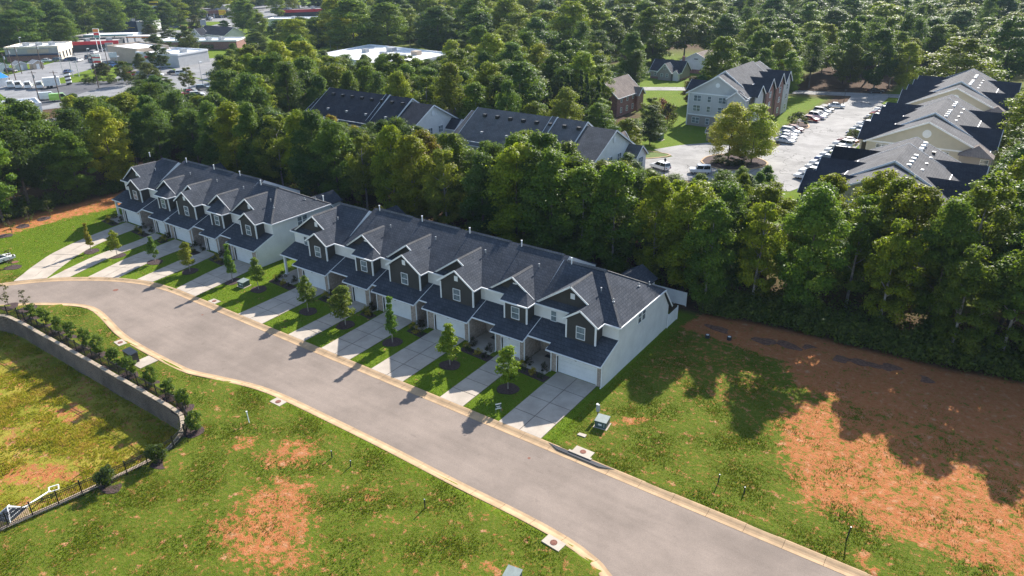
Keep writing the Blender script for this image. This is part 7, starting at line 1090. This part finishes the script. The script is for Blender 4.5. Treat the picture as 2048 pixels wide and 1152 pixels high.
# trees and hedges of the shopping strip
SC_=[(-285,140,5.5,3.4,(.07,.055,.03),'dark bronze tree by the highway before the beige store'),(-262,136,8.5,3.6,(.08,.095,.022),'yellow-green tree left of the beige store lot'),(-243,134,9,4.2,(.1,.11,.03),'broad pale-green tree in the strip lot'),(-277,158,11,4.8,(.035,.062,.024),'large dark tree before the grey-walled store'),(-291,158,6.5,2.6,(.085,.095,.022),'small yellow-green tree before the red sign band'),(-232,141,8,2.8,(.11,.12,.022),'slim yellow-green tree by the black car'),(-333,190,8.5,4.2,(.04,.068,.024),'dark bushy tree behind the tan store wing'),(-325,192,6,2.8,(.06,.085,.024),'smaller tree right of the dark bushy tree by the highway'),(-378,214,9,5,(.07,.062,.03),'brown-green tree left of a pair on the highway verge'),(-371,219,9,4.5,(.05,.066,.026),'green tree right of a pair on the highway verge'),(-412,262,9,4.6,(.075,.065,.03),'olive tree beside the yellow pylon sign'),(-306,190,12,4.5,(.07,.08,.03),'olive tree before the long brick building'),(-240,160,9,3.2,(.16,.2,.02),'yellow-green tree in the treed car park, nearest the pickups'),(-231,167,8.5,3,(.1,.16,.02),'green tree in the treed car park, right of the nearest'),(-250,171,9,3.4,(.14,.19,.02),'yellow-green tree deep in the treed car park, left one'),(-222,159,8.5,3,(.17,.2,.02),'bright tree at the right end of the treed car park'),(-262,181,9.5,3.5,(.06,.12,.024),'dark tree at the back of the treed car park'),(-243,187,9.5,3.4,(.12,.17,.02),'mid-green tree at the back right of the treed car park'),(-227,179,9,3.3,(.09,.15,.022),'green tree before the white-roofed store loading bay'),(-318,196,13,5,(.04,.065,.026),'dark tree before the long brick building')]
for i,(x,y,h,r,c,l) in enumerate(SC_): tree('strip_tree',['broad','open'][i%2],i,x,y,h,r,c,l,'tree','trees of the shopping strip')
for i,(x,y) in enumerate(((-279,131),(-275.5,133),(-272,136),(-267,139),(-264,141.5))): tree('clipped_bush','bush',i,x,y,2.6,2.4,(.045,.065,.024),'clipped bush in the row along the dark lot, %s from the striped sign'%ON[i],'bush','clipped bushes along the dark lot')
# ------------------------------------------------------------------ grass tufts (real blades) on the unmown lots, lawns and basin
def grassmat(name,stops):
    m=bpy.data.materials.new(name); m.use_nodes=True; t=m.node_tree; t.nodes.clear(); MAT[name]=m
    at=N(t,'ShaderNodeAttribute',attribute_name='tint'); c=ramp(t,at.outputs['Fac'],stops)
    d=N(t,'ShaderNodeBsdfDiffuse'); t.links.new(c,d.inputs[0]); tr=N(t,'ShaderNodeBsdfTranslucent'); t.links.new(c,tr.inputs[0]); mx=N(t,'ShaderNodeMixShader'); mx.inputs[0].default_value=.35; t.links.new(d.outputs[0],mx.inputs[1]); t.links.new(tr.outputs[0],mx.inputs[2]); o=N(t,'ShaderNodeOutputMaterial'); t.links.new(mx.outputs[0],o.inputs[0])
grassmat('grass_rough',[(0,(.075,.132,.006)),(.45,(.13,.175,.008)),(.75,(.195,.2,.016)),(1,(.31,.26,.06))])
grassmat('grass_weed',[(0,(.16,.2,.014)),(.45,(.29,.3,.018)),(.8,(.42,.36,.035)),(1,(.5,.34,.08))])
grassmat('grass_mown',[(0,(.075,.14,.006)),(.6,(.115,.185,.008)),(1,(.155,.2,.014))])
def vnoise(X,Y,sc,seed):
    r=np.random.default_rng(seed); G=r.uniform(0,1,(128,128)); x=X*sc;y=Y*sc; i=np.floor(x).astype(int);j=np.floor(y).astype(int); fx=x-i;fy=y-j; fx=fx*fx*(3-2*fx);fy=fy*fy*(3-2*fy)
    g=lambda a,b:G[a%128,b%128]
    return (g(i,j)*(1-fx)+g(i+1,j)*fx)*(1-fy)+(g(i,j+1)*(1-fx)+g(i+1,j+1)*fx)*fy
def tufts(name,X,Y,Z,hh,spread,nb,mat,label,wid=.03,seed=1,tint=None):
    r=np.random.default_rng(seed); n=len(X); V=np.empty((n,nb,3,3),np.float32); base=np.stack([X,Y,Z],1)[:,None,:]
    a=r.uniform(0,2*np.pi,(n,nb)); l=hh[:,None]*r.uniform(.6,1.25,(n,nb)); lean=r.uniform(.2,.9,(n,nb))*spread
    rt=np.stack([np.cos(a),np.sin(a),0*a],2); pr=np.stack([-np.sin(a),np.cos(a),0*a],2)
    b0=base+rt*(r.uniform(0,.5,(n,nb))*spread*hh[:,None])[...,None]; w_=(wid*r.uniform(.7,1.4,(n,nb)))[...,None]
    V[:,:,0]=b0-pr*w_; V[:,:,1]=b0+pr*w_; V[:,:,2]=b0+rt*(lean*l)[...,None]+np.array([0,0,1])*(l*np.sqrt(1-np.clip(lean,0,.9)**2))[...,None]
    me=fast(name,V.reshape(-1,3),np.arange(n*nb*3).reshape(-1,3)); at=me.attributes.new('tint','FLOAT','POINT')
    tt=(tint if tint is not None else r.uniform(0,1,n)); at.data.foreach_set('value',np.repeat(np.clip(tt[:,None]+r.normal(0,.13,(n,nb)),0,1),3).astype(np.float32))
    me.materials.append(MAT[mat]); tag(link(name,me),label,'grass',kind='stuff')
def hard(X,Y):
    """True where paving, houses or beds stand"""
    h=np.zeros(X.shape,bool)
    for P in NODRIVE: h|=inside(X,Y,P)
    h|=(sdist(X,Y,[tuple(p) for p in NBs]+[tuple(p) for p in SBs]+[(16,5)])>-.06)
    for u in units: h|=(X>u['x0']-.3)&(X<u['x1']+.1)&(Y>58.3)&(Y<79); h|=(X>u['pl']-.2)&(X<u['dr'])&(Y>55.9)&(Y<60)
    for x,y,*_ in ST: h|=np.hypot(X-x,Y-y)<1.2
    for x,y in EV: h|=np.hypot(X-x,Y-y+.3)<1.0
    h|=(np.abs(X+26.75)<.9)&(np.abs(Y-52.7)<.85)
    for x,y in ((-82.8,48.05),(-82.2,34.85),(-56.3,37.4),(-22.4,36.9),(-26.2,48.05)): h|=(np.abs(X-x)<.95)&(np.abs(Y-y)<.55)
    return h
def build_grass():
    r=np.random.default_rng(21)
    # rough lots
    n=420000; X=r.uniform(-62,14,n); Y=r.uniform(8,78,n); k=((Y<38)|(X>-29.6))&(X-.75*(Y-47)<14)&(X+ (Y-8)*.0<14); 
    k&=~((Y>38)&(Y<47.5)); k&=(Y>X*.70+45)|(Y>47); X=X[k];Y=Y[k]
    c,ro,ba,l=masks(X,Y); nv=.5*vnoise(X,Y,.9,1)+.3*vnoise(X,Y,2.6,2)+.2*vnoise(X,Y,.25,3)
    dens=np.clip(1.0-1.1*c+(nv-.5)*1.2,.07,1)*(1-ba)*(1-l); k=(r.uniform(0,1,len(X))<dens)&~hard(X,Y); X,Y,nv=X[k],Y[k],nv[k]
    tint=np.clip(.42+(nv-.5)*.9+r.normal(0,.12,len(X)),0,1)
    tufts('rough_grass',X,Y,np.full(len(X),-.03),r.uniform(.06,.13,len(X))*(.6+nv),.9,3,'grass_rough','patchy rough grass on the two bare lots',.028,3,tint)
    # basin weeds
    n=60000; X=r.uniform(-106,-59,n); Y=r.uniform(6,30,n); d=sdist(X,Y,BASIN); k=d>.15; X,Y,d=X[k],Y[k],d[k]
    Z=-2.15*np.clip(d/np.where((Y<28.5)&(X>-62.5),2.6,.2),0,1); c,ro,ba,l=masks(X,Y); nv=.6*vnoise(X,Y,.35,5)+.4*vnoise(X,Y,1.3,6); k=r.uniform(0,1,len(X))<np.clip(1.05-1.1*c+(nv-.5)*2.4,.05,1); X,Y,Z,nv=X[k],Y[k],Z[k],nv[k]
    tufts('basin_weeds',X,Y,Z-.03,r.uniform(.1,.3,len(X))*(.5+nv),.75,5,'grass_weed','tall yellow-green weeds filling the basin below the wall',.035,4,np.clip(.5+(nv-.5)*1.2+r.normal(0,.12,len(X)),0,1))
    # mown lawns
    n=210000; X=r.uniform(-134,-29,n); Y=r.uniform(30.5,66,n); k=(((Y>47.4)&(Y<59))|((X<-62)&(Y<38.))|((X>-87.2)&(X<-82)&(Y>47))|((X<-112)))&(X<-29.3); X,Y=X[k],Y[k]; c,ro,ba,l=masks(X,Y); k=~hard(X,Y)&(ba<=0)&(r.uniform(0,1,len(X))>c*1.1); X,Y=X[k],Y[k]
    nv=.5*vnoise(X,Y,.5,8)+.5*vnoise(X,Y,2.2,9)
    tufts('lawn_grass',X,Y,np.full(len(X),-.02),r.uniform(.045,.085,len(X)),.9,4,'grass_mown','short mown lawn grass around the driveways',.03,6,np.clip(.5+(nv-.5)*.9+r.normal(0,.12,len(X)),0,1))
build_grass()
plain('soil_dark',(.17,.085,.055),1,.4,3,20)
# dark mulch strip along the foot of the woods
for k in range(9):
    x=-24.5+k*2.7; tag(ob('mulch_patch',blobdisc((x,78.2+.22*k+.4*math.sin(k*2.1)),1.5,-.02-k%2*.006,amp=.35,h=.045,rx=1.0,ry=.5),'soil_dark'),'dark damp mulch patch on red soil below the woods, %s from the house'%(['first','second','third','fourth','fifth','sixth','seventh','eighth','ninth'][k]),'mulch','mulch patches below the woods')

# ------------------------------------------------------------------ air
hz=ob('haze',box(-1600,800,-200,1750,-4,46),'trim_white'); hz.data.materials.clear()
hm=bpy.data.materials.new('haze_air'); hm.use_nodes=True; ht=hm.node_tree; ht.nodes.clear(); hv=N(ht,'ShaderNodeVolumePrincipled'); hv.inputs['Color'].default_value=(.6,.78,1,1); hv.inputs['Density'].default_value=.00009; hv.inputs['Anisotropy'].default_value=.0
ho=N(ht,'ShaderNodeOutputMaterial'); ht.links.new(hv.outputs[0],ho.inputs['Volume']); hz.data.materials.append(hm); tag(hz,kind='stuff')
